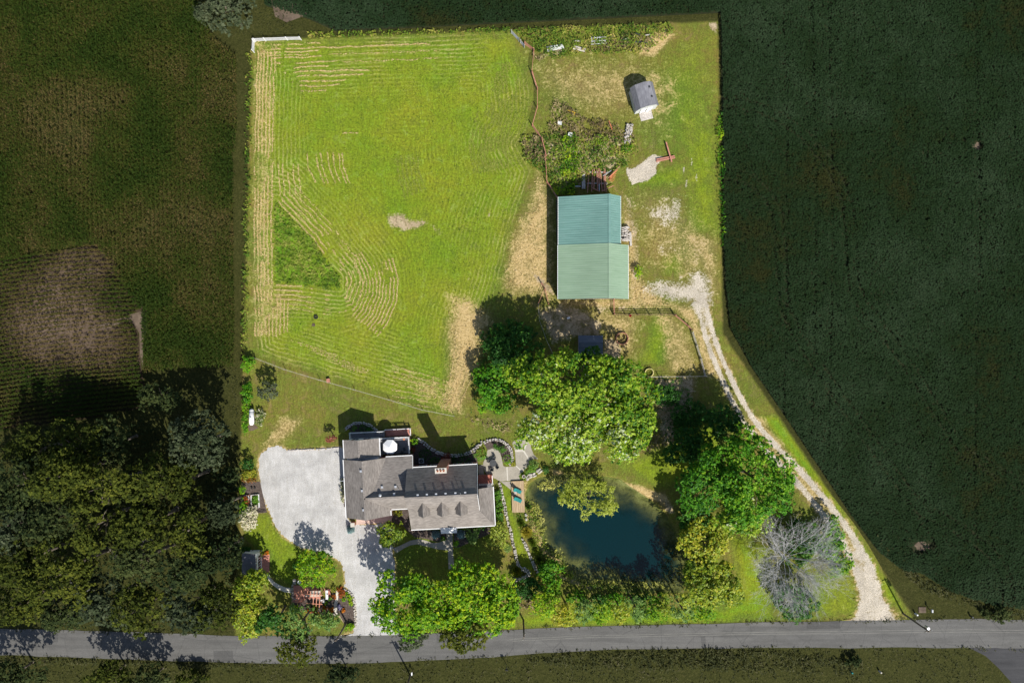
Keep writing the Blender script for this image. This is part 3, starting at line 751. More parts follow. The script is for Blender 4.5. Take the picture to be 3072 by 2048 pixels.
def ground_mat():
    m, nt, out = new_mat('meadow_and_lawn')
    a = nd(nt, 'ShaderNodeAttribute', attribute_name='zone'); b = nd(nt, 'ShaderNodeAttribute', attribute_name='zone2')
    sa = nd(nt, 'ShaderNodeSeparateColor'); nt.links.new(a.outputs['Color'], sa.inputs[0])
    sb = nd(nt, 'ShaderNodeSeparateColor'); nt.links.new(b.outputs['Color'], sb.inputs[0])
    p = pos(nt)
    fine = noise(nt, p, 2.6, 6, 0.78, 0.4); mid = noise(nt, p, 0.55, 5, 0.68, 0.6); big = noise(nt, p, 0.09, 4, 0.6); grit = noise(nt, p, 5.5, 4, 0.8, 0.3)
    streak = noise(nt, pos(nt, (3.5, 0.6, 1), math.radians(35)), 1.0, 4, 0.7, 0.8)
    def thresh(ch, amt, lo, hi):
        s = math_n(nt, 'ADD', ch, math_n(nt, 'MULTIPLY', math_n(nt, 'SUBTRACT', mid, 0.5), amt))
        s = math_n(nt, 'ADD', s, math_n(nt, 'MULTIPLY', math_n(nt, 'SUBTRACT', fine, 0.5), amt * 1.1))
        r = nd(nt, 'ShaderNodeMapRange', interpolation_type='SMOOTHSTEP'); nt.links.new(s, r.inputs[0])
        r.inputs[1].default_value = lo; r.inputs[2].default_value = hi
        return r.outputs[0]
    lushf = math_n(nt, 'ADD', sa.outputs[2], math_n(nt, 'ADD', math_n(nt, 'MULTIPLY', math_n(nt, 'SUBTRACT', mid, 0.5), 1.0), math_n(nt, 'MULTIPLY', math_n(nt, 'SUBTRACT', fine, 0.5), 0.55)), clamp=True)
    lush = ramp(nt, lushf, [(0.02, (0.19, 0.16, 0.055)), (0.16, (0.14, 0.142, 0.027)), (0.36, (0.13, 0.17, 0.022)), (0.62, (0.168, 0.218, 0.015)), (1.0, (0.13, 0.25, 0.016))])
    gr = mixc(nt, 0.8, lush, ramp(nt, fine, [(0.28, 0.55), (0.5, 0.95), (0.75, 1.45)]), 'MULTIPLY')
    gr = mixc(nt, 0.6, gr, ramp(nt, big, [(0.34, (0.68, 0.98, 0.75)), (0.66, (1.4, 1.1, 1.2))]), 'MULTIPLY')
    gr = mixc(nt, 0.5, gr, ramp(nt, streak, [(0.3, 0.5), (0.7, 1.45)]), 'MULTIPLY')
    gr = mixc(nt, ramp(nt, mid, [(0.56, 0.0), (0.74, 0.28)]), gr, (0.36, 0.31, 0.12))
    sw = nd(nt, 'ShaderNodeAttribute', attribute_name='swath'); ss = nd(nt, 'ShaderNodeSeparateColor'); nt.links.new(sw.outputs['Color'], ss.inputs[0])
    wave = math_n(nt, 'SINE', math_n(nt, 'ADD', math_n(nt, 'MULTIPLY', ss.outputs[0], 6.2832 / 0.72), math_n(nt, 'ADD', math_n(nt, 'MULTIPLY', mid, 6.0), math_n(nt, 'MULTIPLY', big, 14.0))))
    wave = math_n(nt, 'MULTIPLY_ADD', wave, 0.5, 0.5)                    # one swath every 0.72 m, wavering
    seen = math_n(nt, 'MULTIPLY', ss.outputs[1], ramp(nt, noise(nt, p, 0.11, 4, 0.6), [(0.42, 0.06), (0.66, 1.0)]))
    gr = mixc(nt, math_n(nt, 'MULTIPLY', seen, 0.75), gr, mixc(nt, 1.0, gr, ramp(nt, wave, [(0.1, 0.84), (0.6, 1.0), (0.95, 1.2)]), 'MULTIPLY'))
    edge = nd(nt, 'ShaderNodeMapRange'); nt.links.new(ss.outputs[0], edge.inputs[0]); edge.inputs[1].default_value = 12.0; edge.inputs[2].default_value = 1.0
    hayf = math_n(nt, 'MULTIPLY', math_n(nt, 'MULTIPLY', ramp(nt, wave, [(0.55, 0.0), (0.9, 1.0)]), edge.outputs[0]), math_n(nt, 'MULTIPLY', seen, ramp(nt, fine, [(0.36, 0.0), (0.56, 1.0)])))
    gr = mixc(nt, math_n(nt, 'MULTIPLY', hayf, 0.75), gr, (0.46, 0.38, 0.17))
    straw = ramp(nt, fine, [(0.25, (0.26, 0.175, 0.07)), (0.5, (0.46, 0.335, 0.15)), (0.75, (0.64, 0.5, 0.27))])
    soil = ramp(nt, mid, [(0.3, (0.2, 0.15, 0.085)), (0.5, (0.36, 0.28, 0.17)), (0.72, (0.5, 0.41, 0.27))])
    soil = mixc(nt, 0.6, soil, ramp(nt, fine, [(0.3, 0.55), (0.7, 1.3)]), 'MULTIPLY')
    c = mixc(nt, thresh(sa.outputs[0], 1.2, 0.25, 0.85), gr, straw)
    c = mixc(nt, thresh(sa.outputs[1], 1.0, 0.38, 0.68), c, soil)
    c = mixc(nt, thresh(math_n(nt, 'ADD', a.outputs['Alpha'], math_n(nt, 'MULTIPLY', math_n(nt, 'SUBTRACT', grit, 0.5), math_n(nt, 'MULTIPLY', a.outputs['Alpha'], 1.6))), 1.3, 0.36, 0.72), c, mixc(nt, 1.0, gravel_color(nt), (1.08, 0.98, 0.82), 'MULTIPLY'))
    rank = ramp(nt, fine, [(0.28, (0.018, 0.021, 0.006)), (0.52, (0.04, 0.043, 0.01)), (0.78, (0.085, 0.074, 0.03))])  # darker copy of the grass; dimming outside the lot is in its colour
    rank = mixc(nt, 0.6, rank, ramp(nt, mid, [(0.3, 0.7), (0.7, 1.3)]), 'MULTIPLY')
    c = mixc(nt, thresh(sb.outputs[0], 0.3, 0.4, 0.6), c, rank)
    mud = ramp(nt, mid, [(0.32, (0.06, 0.055, 0.02)), (0.52, (0.3, 0.23, 0.075)), (0.75, (0.46, 0.37, 0.14))])
    mud = mixc(nt, ramp(nt, sb.outputs[2], [(0.45, 0.0), (1.0, 0.9)]), mud, (0.045, 0.05, 0.03))
    c = mixc(nt, sb.outputs[1], c, mud)
    bh = math_n(nt, 'ADD', fine, math_n(nt, 'MULTIPLY', mid, 0.8))
    c = mixc(nt, 0.75, c, ramp(nt, grit, [(0.3, 0.45), (0.5, 1.0), (0.72, 1.65)]), 'MULTIPLY')
    finish(nt, out, c, 0.95, 0.1, bh, 0.9, 0.16)
    return m
M['ground'] = ground_mat()

gx = np.concatenate([[-2600, -1200, -600, -300, -180, -130], np.arange(-112, 112.01, 0.45), [130, 180, 300, 600, 1200, 2600]])
gy = np.concatenate([[-2600, -1200, -600, -300, -160, -100], np.arange(-78, 74.01, 0.45), [90, 140, 260, 600, 1200, 2600]])
GX, GY = np.meshgrid(gx, gy); X = GX.ravel(); Y = GY.ravel()
ZN, ZN2, PD = zones(X, Y)
GZ = -np.clip((PD + 0.9) * 0.33, 0, 0.3) - np.clip(PD * 0.19, 0, 1.5)
nx, ny = len(gx), len(gy)
ii = (np.arange(ny - 1)[:, None] * nx + np.arange(nx - 1)[None, :]).ravel()
GF = np.stack([ii, ii + 1, ii + 1 + nx, ii + nx], 1)
ground = mk('ground', np.stack([X, Y, GZ], 1), GF, M['ground'], colors={'zone': ZN, 'zone2': ZN2, 'swath': swaths(X, Y)})
tag(ground, 'mown hay meadow and lawn running out to rough grass coloured darker beyond the lot', 'ground', kind='structure')

# ------------------------------------------------------------------ pond
def water_mat():
    m, nt, out = new_mat('pond_water')
    a = nd(nt, 'ShaderNodeAttribute', attribute_name='depth')
    fac = ramp(nt, a.outputs['Fac'], [(0.0, 0.08), (0.25, 0.36), (0.55, 0.74), (0.95, 0.95)])
    p = nd(nt, 'ShaderNodeBsdfPrincipled', Roughness=0.05, IOR=1.33)
    p.inputs['Base Color'].default_value = (0.0008, 0.017, 0.021, 1)
    bmp = nd(nt, 'ShaderNodeBump', Strength=0.12, Distance=0.03); nt.links.new(noise(nt, pos(nt), 2.5, 3, 0.5), bmp.inputs['Height']); nt.links.new(bmp.outputs[0], p.inputs['Normal'])
    t = nd(nt, 'ShaderNodeBsdfTransparent'); t.inputs['Color'].default_value = (0.82, 0.95, 0.86, 1)
    mx = nd(nt, 'ShaderNodeMixShader'); nt.links.new(fac, mx.inputs[0]); nt.links.new(t.outputs[0], mx.inputs[1]); nt.links.new(p.outputs[0], mx.inputs[2])
    nt.links.new(mx.outputs[0], out.inputs['Surface'])
    return m
xs = [p.x for p in POND]; ys = [p.y for p in POND]
wx = np.arange(min(xs) - 1, max(xs) + 1, 0.4); wy = np.arange(min(ys) - 1, max(ys) + 1, 0.4)
WX, WY = np.meshgrid(wx, wy); x = WX.ravel(); y = WY.ravel()
d = edge_dist(x, y, POND); d = np.where(inside(x, y, POND), d, -d)
depth = np.clip((d + 0.9) * 0.33, 0, 0.3) + np.clip(d * 0.19, 0, 1.5) - 0.22
nxx = len(wx); qi = (np.arange(len(wy) - 1)[:, None] * nxx + np.arange(nxx - 1)[None, :]).ravel()
qf = np.stack([qi, qi + 1, qi + 1 + nxx, qi + nxx], 1); qf = qf[(d[qf] > -0.75).all(1)]
nz_ = 0.55 * value_noise(x, y, 4.5, 4) + 0.45 * value_noise(x, y, 1.5, 6)
dv = depth * np.clip(0.15 + 1.7 * nz_ + np.clip((d - 5) / 4, 0, 1), 0.15, 1.6)
water = mk('water', np.stack([x, y, np.full(len(x), -0.22)], 1), qf, water_mat())
at_ = water.data.attributes.new('depth', 'FLOAT', 'POINT'); at_.data.foreach_set('value', np.clip(dv / 1.1, 0, 1).astype(np.float32))
tag(water, 'deep teal pond water with weedy brown shallows', 'pond', kind='structure')

# ------------------------------------------------------------------ road, drive and lane
def asphalt_mat(name, a, b):
    m, nt, out = new_mat(name)
    g = noise(nt, pos(nt, (0.05, 1.3, 1), math.radians(-1)), 1.0, 4, 0.6); f = noise(nt, pos(nt), 8, 3, 0.7)
    c = ramp(nt, g, [(0.3, a), (0.7, b)])
    c = mixc(nt, 0.7, c, ramp(nt, f, [(0.3, 0.7), (0.7, 1.25)]), 'MULTIPLY')
    c = mixc(nt, 0.7, c, ramp(nt, noise(nt, pos(nt, (0.3, 1, 1)), 0.5, 5, 0.7), [(0.32, 0.75), (0.68, 1.2)]), 'MULTIPLY')
    k = nd(nt, 'ShaderNodeTexVoronoi', Scale=0.22, feature='DISTANCE_TO_EDGE'); nt.links.new(pos(nt, (1, 0.7, 1)), k.inputs['Vector'])
    c = mixc(nt, ramp(nt, k.outputs['Distance'], [(0.0, 0.5), (0.012, 0.0)]), c, (0.05, 0.05, 0.05))
    finish(nt, out, c, 0.9, 0.2, f, 0.2, 0.01)
    return m
M['asphalt'] = asphalt_mat('worn_grey_asphalt', (0.1, 0.098, 0.093), (0.135, 0.132, 0.124))
M['patch'] = asphalt_mat('newer_asphalt_patch', (0.075, 0.074, 0.07), (0.1, 0.098, 0.094))
M['asphalt2'] = asphalt_mat('dark_asphalt', (0.042, 0.042, 0.044), (0.062, 0.062, 0.064))

def ribbon(name, left, right, z, mat, cols=5, sub=8, rag=0.0):
    V = []; F = []
    Lp = []; Rp = []
    for i in range(len(left) - 1):
        for j in range(sub):
            t = j / sub; Lp.append(left[i].lerp(left[i + 1], t)); Rp.append(right[i].lerp(right[i + 1], t))
    Lp.append(left[-1]); Rp.append(right[-1])
    for a, b in zip(Lp, Rp):
        d = (b - a).normalized(); a2 = a + d * random.uniform(-rag, rag); b2 = b + d * random.uniform(-rag, rag)
        for c in range(cols + 1):
            q = a2.lerp(b2, c / cols); V.append((q.x, q.y, z))
    k = cols + 1
    for i in range(len(Lp) - 1):
        for c in range(cols): F.append((i * k + c, (i + 1) * k + c, (i + 1) * k + c + 1, i * k + c + 1))
    return mk(name, V, [tuple(reversed(f)) for f in F], mat)
road = tag(ribbon('road', ROAD_N, ROAD_S, 0.03, M['asphalt'], rag=0.1), 'worn grey asphalt country road along the south side', 'road', kind='structure')
for zc, nm in ((0.46, 0), (0.54, 1)):       # faint worn centre lines
    pass
def centre_line(t, w, lab):
    A = [ROAD_N[i].lerp(ROAD_S[i], t) for i in range(7, len(ROAD_N))]; B = [p + Vector((0, -w, 0)) for p in A]
    o = ribbon('road_marking', A, B, 0.036, M['faint_paint'], 1, 6)
    o.parent = road
M['faint_paint'] = mottled('worn_road_paint', (0.125, 0.122, 0.112), (0.2, 0.195, 0.175), 1.5, 0.85, 0.2, stretch=(0.4, 3, 1))
centre_line(0.36, 0.12, 0); centre_line(0.44, 0.12, 1)
for pts in (((160, 1898), (175, 1898), (174, 1924), (159, 1924)), ((2102, 1908), (2116, 1907), (2118, 1940), (2106, 1941)), ((640, 1950), (700, 1952), (699, 1984), (642, 1983)), ((2420, 1866), (2520, 1864), (2520, 1884), (2420, 1886)), ((1310, 1905), (1350, 1903), (1352, 1925), (1312, 1927))):
    MB().prism(wp('P', *pts), 0.0, 0.034).build('road_patch', M['patch'], road)
sr = MB(); sr.prism([(p.x, p.y) for p in wp('P', (2900, 1938), (3330, 1940), (3330, 2200), (3110, 2200), (3070, 2090), (3036, 2048), (2996, 2003), (2956, 1966))], -0.05, 0.022)
tag(sr.build('side_road', M['asphalt2']), 'dark asphalt side road joining the road', 'road', kind='structure')

m_, nt_, out_ = new_mat('crushed_white_gravel'); fb = noise(nt_, pos(nt_), 9, 3, 0.8)
finish(nt_, out_, gravel_color(nt_), 0.95, 0.1, fb, 0.7, 0.06); M['gravel'] = m_
dp = []
for i in range(len(DRIVE)):
    a, b = DRIVE[i], DRIVE[(i + 1) % len(DRIVE)]; n = max(1, int((b - a).length / 0.3))
    for j in range(n):
        q = a.lerp(b, j / n); dp.append((q.x + random.uniform(-.2, .2), q.y + random.uniform(-.2, .2)))
dm = MB(); dm.add([(a, b, 0.012) for a, b in dp], [tuple(range(len(dp)))])
drive = dm.build('driveway', M['gravel'])
if drive.data.polygons[0].normal.z < 0: drive.data.flip_normals()
tag(drive, 'white crushed-gravel drive and parking court beside the house', 'driveway', kind='structure')

# the farm lane: two gravel tracks with a grassy crown, fading into the grass at its edges
prof = [(-0.75, 0.0), (-0.55, 0.35), (-0.42, 0.85), (-0.3, 1.0), (-0.16, 0.8), (-0.06, 0.45), (0.06, 0.45), (0.16, 0.8), (0.3, 1.0), (0.42, 0.85), (0.55, 0.35), (0.75, 0.0)]
LV = []; LA = []; sub = 8
for i in range(len(LANE) - 1):
    for j in range(sub + (1 if i == len(LANE) - 2 else 0)):
        t = j / sub; c = LANE[i].lerp(LANE[i + 1], t); w = LANE_W[i] * (1 - t) + LANE_W[i + 1] * t
        d0 = (LANE[min(i + 1, len(LANE) - 1)] - LANE[max(0, i - (1 if t < 0.5 else 0))]).normalized(); s = Vector((d0.y, -d0.x, 0))
        wide = min(1.0, max(0.0, (i - 9) / 4))
        for o, g in prof:
            q = c + s * o * w; LV.append((q.x, q.y, 0.008))
            if abs(o) < 0.2: g = max(g * (.55 if abs(o) < .1 else .9), .95 * wide, .92 * max(0.0, 1 - i / 5.0))
            LA.append(g * 0.82 + 0.08 * g * random.random())
LV = np.array(LV); kk = len(prof); nr = len(LV) // kk
lf = (np.arange(nr - 1)[:, None] * kk + np.arange(kk - 1)[None, :]).ravel(); lf = np.stack([lf, lf + 1, lf + 1 + kk, lf + kk], 1)
z1, z2, _ = zones(LV[:, 0], LV[:, 1]); z1[:, 3] = np.maximum(z1[:, 3], LA); z1[:, 0] = np.maximum(z1[:, 0], 0.6 * (np.array(LA) > 0.3)); z2[:, 0] = 0
lane = mk('gravel_lane', LV, lf, M['ground'], colors={'zone': z1, 'zone2': z2, 'swath': np.zeros((len(LV), 4))})
lane.data.update()
if lane.data.polygons[5].normal.z < 0: lane.data.flip_normals()
tag(lane, 'two-track white gravel farm lane curving from the road to the barn', 'lane', kind='structure')

# ------------------------------------------------------------------ crops
def corn(name, label, poly, rowdir, bend, spacing=0.76, step=0.15, h=2.1, seed=5, ll=1.0, thin=None):
    xs = [p.x for p in poly]; ys = [p.y for p in poly]; cx = (min(xs) + max(xs)) / 2; cy = (min(ys) + max(ys)) / 2
    R = math.hypot(max(xs) - min(xs), max(ys) - min(ys)) / 2
    u = np.arange(-R, R, step); v = np.arange(-R, R, spacing); U, Vv = np.meshgrid(u, v); U = U.ravel() + rng.normal(size=U.size) * 0.06; Vv = Vv.ravel() + rng.normal(size=U.size) * 0.05
    Vv = Vv + bend * (U / R) ** 2 * R * 0.12 * (1 + Vv / R)
    ca, sa = math.cos(rowdir), math.sin(rowdir); x = cx + ca * U - sa * Vv; y = cy + sa * U + ca * Vv
    vig = 0.55 * value_noise(x, y, 7.0, seed) + 0.3 * value_noise(x, y, 2.4, seed + 1) + 0.15 * value_noise(x, y, 20, seed + 2)
    if thin is not None: vig = vig * np.clip(np.hypot(x - thin.x, y - thin.y) / 13.0, 0.55, 1.0)
    ok = inside(x, y, poly) & (rng.uniform(0, 1, len(x)) < 0.25 + 1.5 * vig); x, y, vig = x[ok], y[ok], vig[ok]
    n = len(x); kl = 6; idx = np.repeat(np.arange(n), kl)
    a = rng.uniform(0, 6.283, n * kl); ht = h * (0.55 + 0.7 * vig[idx]); z = ht * rng.uniform(0.4, 1.0, n * kl)
    ln = (0.32 + 0.5 * vig[idx]) * rng.uniform(0.7, 1.2, n * kl) * ll
    a = rowdir + np.where(rng.uniform(0, 1, n * kl) < 0.55, rng.normal(size=n * kl) * 0.4 + np.pi * (rng.uniform(0, 1, n * kl) < 0.5), a)
    D = np.stack([np.cos(a), np.sin(a), rng.uniform(-0.5, 0.7, n * kl)], 1)
    C = np.stack([x[idx], y[idx], z], 1) + unit(D) * ln[:, None] * 0.5
    N = unit(np.stack([rng.normal(size=n * kl) * .3, rng.normal(size=n * kl) * .3, np.ones(n * kl)], 1)); N = unit(N - (N * unit(D)).sum(1, keepdims=True) * unit(D))
    V, F = leaves(C, D, N, ln, np.full(n * kl, 0.15))
    t = np.clip((1.15 if thin is None else 1.25) - 1.6 * vig[idx] + rng.normal(size=n * kl) * 0.2, 0, 1)
    return tag(mk(name, V, F, L['corn'], tint=t), label, 'maize', kind='stuff')
corn('maize_field', 'ripening maize in north-south rows west of the meadow', CORN_A, math.radians(90.5), 0.0, ll=.8)
corn('maize_field', 'thin maize in long east-west rows around bare soil', CORN_B, math.radians(7), -0.5, seed=21, h=1.5, ll=0.74, thin=at(185, 955))
fs = MB(); fs.add([(p.x, p.y, 0.006) for p in CORN_B] , [tuple(range(len(CORN_B)))])
M['field_soil'] = mottled('brown_field_soil', (0.035, 0.026, 0.018), (0.13, 0.1, 0.078), 0.07, 0.95, 0.1, lo=0.38, hi=0.62)
m, nt, out = new_mat('brown_field_soil'); g_ = nd(nt, 'ShaderNodeNewGeometry'); c_ = at(185, 955)
vd = nd(nt, 'ShaderNodeVectorMath', operation='DISTANCE'); nt.links.new(g_.outputs['Position'], vd.inputs[0]); vd.inputs[1].default_value = (c_.x, c_.y, 0)
fd_ = math_n(nt, 'ADD', math_n(nt, 'DIVIDE', vd.outputs['Value'], 22.0), math_n(nt, 'MULTIPLY', math_n(nt, 'SUBTRACT', noise(nt, pos(nt), 0.12, 5, 0.6), 0.5), 1.1))
cc = ramp(nt, fd_, [(0.1, (0.135, 0.098, 0.07)), (0.45, (0.075, 0.054, 0.036)), (0.8, (0.03, 0.023, 0.012))]); ff = noise(nt, pos(nt), 4, 4, 0.7)
finish(nt, out, mixc(nt, 0.6, cc, ramp(nt, ff, [(0.3, 0.6), (0.7, 1.35)]), 'MULTIPLY'), 0.95, 0.1, ff, 0.6, 0.06); M['field_soil'] = m      # pale eroded knoll
o = fs.build('field_soil', M['field_soil'])
if o.data.polygons[0].normal.z < 0: o.data.flip_normals()
tag(o, 'brown bare soil between the thin maize rows', 'soil', kind='structure')
fs = MB(); pl = wp('P', (262, 992), (330, 962), (385, 944), (439, 930), (441, 980), (432, 1040), (428, 1100), (420, 1060), (418, 1000), (400, 970), (380, 962), (330, 984)); fs.add([(p.x, p.y, 0.01) for p in pl], [tuple(range(len(pl)))])
M['tan_soil'] = mottled('tan_field_soil', (0.085, 0.064, 0.046), (0.16, 0.122, 0.09), 0.8, 0.95, 0.1)
o = fs.build('soil_strip', M['tan_soil'])
if o.data.polygons[0].normal.z < 0: o.data.flip_normals()
tag(o, 'pale bare soil strip at the corner of the maize rows', 'soil', kind='structure')

def soy():
    x, y = scatter(SOY, 45)
    # drilled rows curve with the headland; wheel tracks and a washed-out line stay open
    r = edge_dist(x, y, [SOY[i] for i in range(10, len(SOY))], closed=False)
    head = r < 16
    rowv = np.where(head, r, x); ph = (rowv / 0.76) % 1.0
    keep = (np.abs(ph - 0.5) > 0.12) | (rng.uniform(0, 1, len(x)) < 0.75)
    for tr in (2352, 2437, 2487, 2925):
        tx = at(tr, 500).x; keep &= ~((np.abs(x - tx - 0.4 * np.sin(y * 0.07)) < 0.26) & (rng.uniform(0, 1, len(x)) < 0.5) & (y > -20 if tr != 2925 else y > -36))
    for q0 in (9.0, 10.8, 21.5, 23.2):
        keep &= ~((np.abs(r - q0 - 0.3 * np.sin(x * 0.2)) < 0.28) & (rng.uniform(0, 1, len(x)) < 0.6))
    for (a, b, w) in ((2929, 440, 0.9), (2750, 1640, 1.4), (2788, 1632, 1.0)):
        q = at(a, b); keep &= ((x - q.x) ** 2 + (y - q.y) ** 2) > w * w * rng.uniform(0.4, 1.4, len(x))
    x, y = x[keep], y[keep]; n = len(x); vig = 0.5 * value_noise(x, y, 14, 31) + 0.3 * value_noise(x, y, 4, 32) + 0.2 * value_noise(x, y, 1.1, 33)
    P = np.stack([x, y, 0.45 + 0.55 * vig + rng.uniform(-.14, .08, n)], 1)
    N = unit(np.array([0, 0, 1.0]) + rng.normal(size=(n, 3)) * 0.22); D = rng.normal(size=(n, 3))
    V, F = leaves(P, D, N, rng.uniform(0.26, 0.42, n), rng.uniform(0.22, 0.32, n))
    t = np.clip(-0.12 + 1.35 * vig + rng.normal(size=n) * 0.09, 0, 1)
    return tag(mk('soybean_field', V, F, L['soy'], tint=t), 'dense dark green soybean crop wrapping the north and east sides', 'soybeans', kind='stuff')
soy()
M['crop_soil'] = mottled('shaded_crop_soil', (0.016, 0.021, 0.009), (0.03, 0.034, 0.016), 0.8, 0.95, 0.1)
fs = MB(); fs.add([(p.x, p.y, 0.006) for p in SOY], [tuple(range(len(SOY)))]); o = fs.build('crop_soil', M['crop_soil'])
if o.data.polygons[0].normal.z < 0: o.data.flip_normals()
tag(o, 'dark earth under the soybean crop', 'soil', kind='structure')
for (a, b, w, sx, lab) in ((2929, 440, 0.75, 1, 'small bare earth patch in the soybeans, the one east of the lot'), (2765, 1636, 0.9, 1.6, 'ragged bare earth patch in the soybeans near the road')):
    q = at(a, b); fs = MB(); n = 14; fs.add([(q.x + w * sx * math.cos(6.283 * i / n) * random.uniform(.7, 1.2), q.y + w * math.sin(6.283 * i / n) * random.uniform(.7, 1.2), 0.03) for i in range(n)], [tuple(range(n))])
    tag(fs.build('bare_patch', M['tan_soil']), lab, 'soil', kind='structure')

# ------------------------------------------------------------------ hay left on the meadow
HX = []; HY = []; HA = []
def windrow(path, amount=1.0, width=0.15):
    for i in range(len(path) - 1):
        a, b = path[i], path[i + 1]; d = b - a; n = int(d.length * 36 * amount)
        if n < 1: continue
        t = rng.uniform(0, 1, n); x = a.x + d.x * t + rng.normal(size=n) * width * 0.45; y = a.y + d.y * t + rng.normal(size=n) * width * 0.45
        wob = (value_noise(x, y, 1.6, 71) - 0.5) * 0.3; x = x + wob; y = y + wob
        k = (value_noise(x, y, 1.3, 61) * 0.4 + value_noise(x, y, 6.4, 62) * 0.6) > 0.33
        HX.append(x[k]); HY.append(y[k]); HA.append(np.full(k.sum(), math.atan2(d.y, d.x)))
def offset(path, o):
    out = []
    for i, p in enumerate(path):
        a = path[max(0, i - 1)]; b = path[min(len(path) - 1, i + 1)]; d = (b - a).normalized(); out.append(p + Vector((-d.y, d.x, 0)) * o)
    return out
for k, u in enumerate((160, 182, 205, 232, 258, 285)):
    windrow([at(*pp('J', (u + 22, 230))[0]), at(*pp('J', (u + 8, 700))[0]), at(*pp('J', (u, 1200))[0]), at(*pp('L', (u - 8, 100))[0]), at(*pp('L', (u - 6, 600))[0]), at(*pp('L', (u + 4, 980))[0])], 1.0 if k < 5 else 0.8)
for k, u in enumerate((320, 345, 372, 398)):
    windrow(wp('L', (u, 690 + 10 * k), (u - 8, 985 - 10 * k)), 0.9)
for u in (330, 362, 400, 440, 480): windrow(wp('J', (u, 1060), (u + 15, 1290)), 0.6)
for u in (545, 610, 640, 690, 730, 775, 800): windrow(wp('J', (u, 980), (u + 10, 1080), (u + 60, 1200)), 0.6)
for v, a, b, q in ((180, 290, 640, .7), (200, 280, 1450, 1), (238, 260, 620, 1), (262, 250, 560, .6), (280, 280, 640, .9), (318, 290, 760, .8), (350, 330, 700, 1), (378, 380, 1000, 1), (410, 470, 960, 1), (452, 440, 820, .7), (484, 480, 780, .8), (300, 800, 1500, .35), (240, 700, 1700, .35), (835, 800, 920, .5), (520, 500, 700, .4)):
    windrow(wp('J', (a, v + (b - a) * 0.015), ((a + b) / 2, v), (b, v - (b - a) * 0.02)), q)
tri = wp('L', (320, 20), (400, 110), (480, 190), (570, 280), (640, 390), (700, 470), (755, 540), (785, 590), (775, 640), (700, 650), (560, 625), (420, 610), (310, 606))
for k in range(6): windrow(offset(tri, 0.25 + 0.82 * k), (1.0, 1.0, 0.85, 0.7, 0.5, 0.35)[k])
east = wp('L', (840, 310), (900, 390), (960, 500), (985, 590), (975, 680), (930, 790), (880, 850))
for k in range(11): windrow(offset(east, -1.1 + 0.62 * k)[1 if k < 4 else 2:], 0.9 if k > 3 else 0.65)
for k in range(7):
    windrow(wp('L', (420 + 60 * k, 1010 + 32 * k), (760 + 60 * k, 1120 + 32 * k)), 0.22); windrow(wp('L', (1150, 1190 + 45 * k), (1560, 1320 + 32 * k)), 0.3)
for k in range(5): windrow(wp('L', (1620 - 30 * k, 1520), (1720 - 38 * k, 1300), (1790 - 45 * k, 1050)), 0.5)
hx = np.concatenate(HX); hy = np.concatenate(HY); ha = np.concatenate(HA); n = len(hx)
ang = ha + rng.normal(size=n) * 0.45
V, F = leaves(np.stack([hx, hy, rng.uniform(0.03, 0.16, n)], 1), np.stack([np.cos(ang), np.sin(ang), rng.normal(size=n) * .15], 1), unit(np.array([0, 0, 1.0]) + rng.normal(size=(n, 3)) * 0.3), rng.uniform(0.16, 0.3, n), rng.uniform(0.05, 0.1, n))
tag(mk('hay', V, F, L['straw'], tint=np.clip(0.55 + rng.normal(size=n) * 0.25, 0, 1)), 'thin pale windrows of cut hay curving over the meadow', 'hay', kind='stuff')
HX = []; HY = []; HA = []
rt = wp('J', (1930, 330), (1955, 480), (1950, 640), (1900, 800), (1870, 950), (1900, 1110))
for k in range(-5, 9): windrow(offset(rt, 0.62 * k), 1.5 if -3 < k < 6 else 0.7, 0.3)
mid_ = wp('J', (1200, 1000), (1215, 1150), (1260, 1300))
for k in range(6): windrow(offset(mid_, 0.75 * k), 0.8, 0.3)
hx = np.concatenate(HX); hy = np.concatenate(HY); ha = np.concatenate(HA); n = len(hx); ang = ha + rng.normal(size=n) * 0.8
V, F = leaves(np.stack([hx, hy, rng.uniform(0.02, 0.1, n)], 1), np.stack([np.cos(ang), np.sin(ang), rng.normal(size=n) * .2], 1), unit(np.array([0, 0, 1.0]) + rng.normal(size=(n, 3)) * 0.3), rng.uniform(0.16, 0.34, n), rng.uniform(0.06, 0.13, n))
tag(mk('mown_grass', V, F, L['grass'], tint=np.clip(0.78 + rng.normal(size=n) * 0.15, 0, 1)), 'bright mown grass lying in curved stripes on the meadow', 'grass', kind='stuff')
# ------------------------------------------------------------------ the house
HT = math.radians(3.0); HO = Vector((-17.29, -25.49, 0)); HC, HS = math.cos(HT), math.sin(HT)
def hw(x, y, z=0.0): return Vector((HO.x + HC * x - HS * y, HO.y + HS * x + HC * y, z))
def hl(c, u, v, z=0.0):
    q = at(*pp(c, (u, v))[0], z) - HO; return (HC * q.x + HS * q.y, -HS * q.x + HC * q.y)
house = thing('house', 'rambling brick house with brown shingle roofs beside the gravel court', 'house', hw(0, 0))
def hbox(m, x0, x1, y0, y1, z0, z1): return m.prism([hw(x0, y0), hw(x1, y0), hw(x1, y1), hw(x0, y1)], z0, z1)
def roof(pts, mat, parent=house, t=0.14, name='roof'):
    return MB().slab([hw(*p) for p in pts], t).build(name, M[mat], parent)

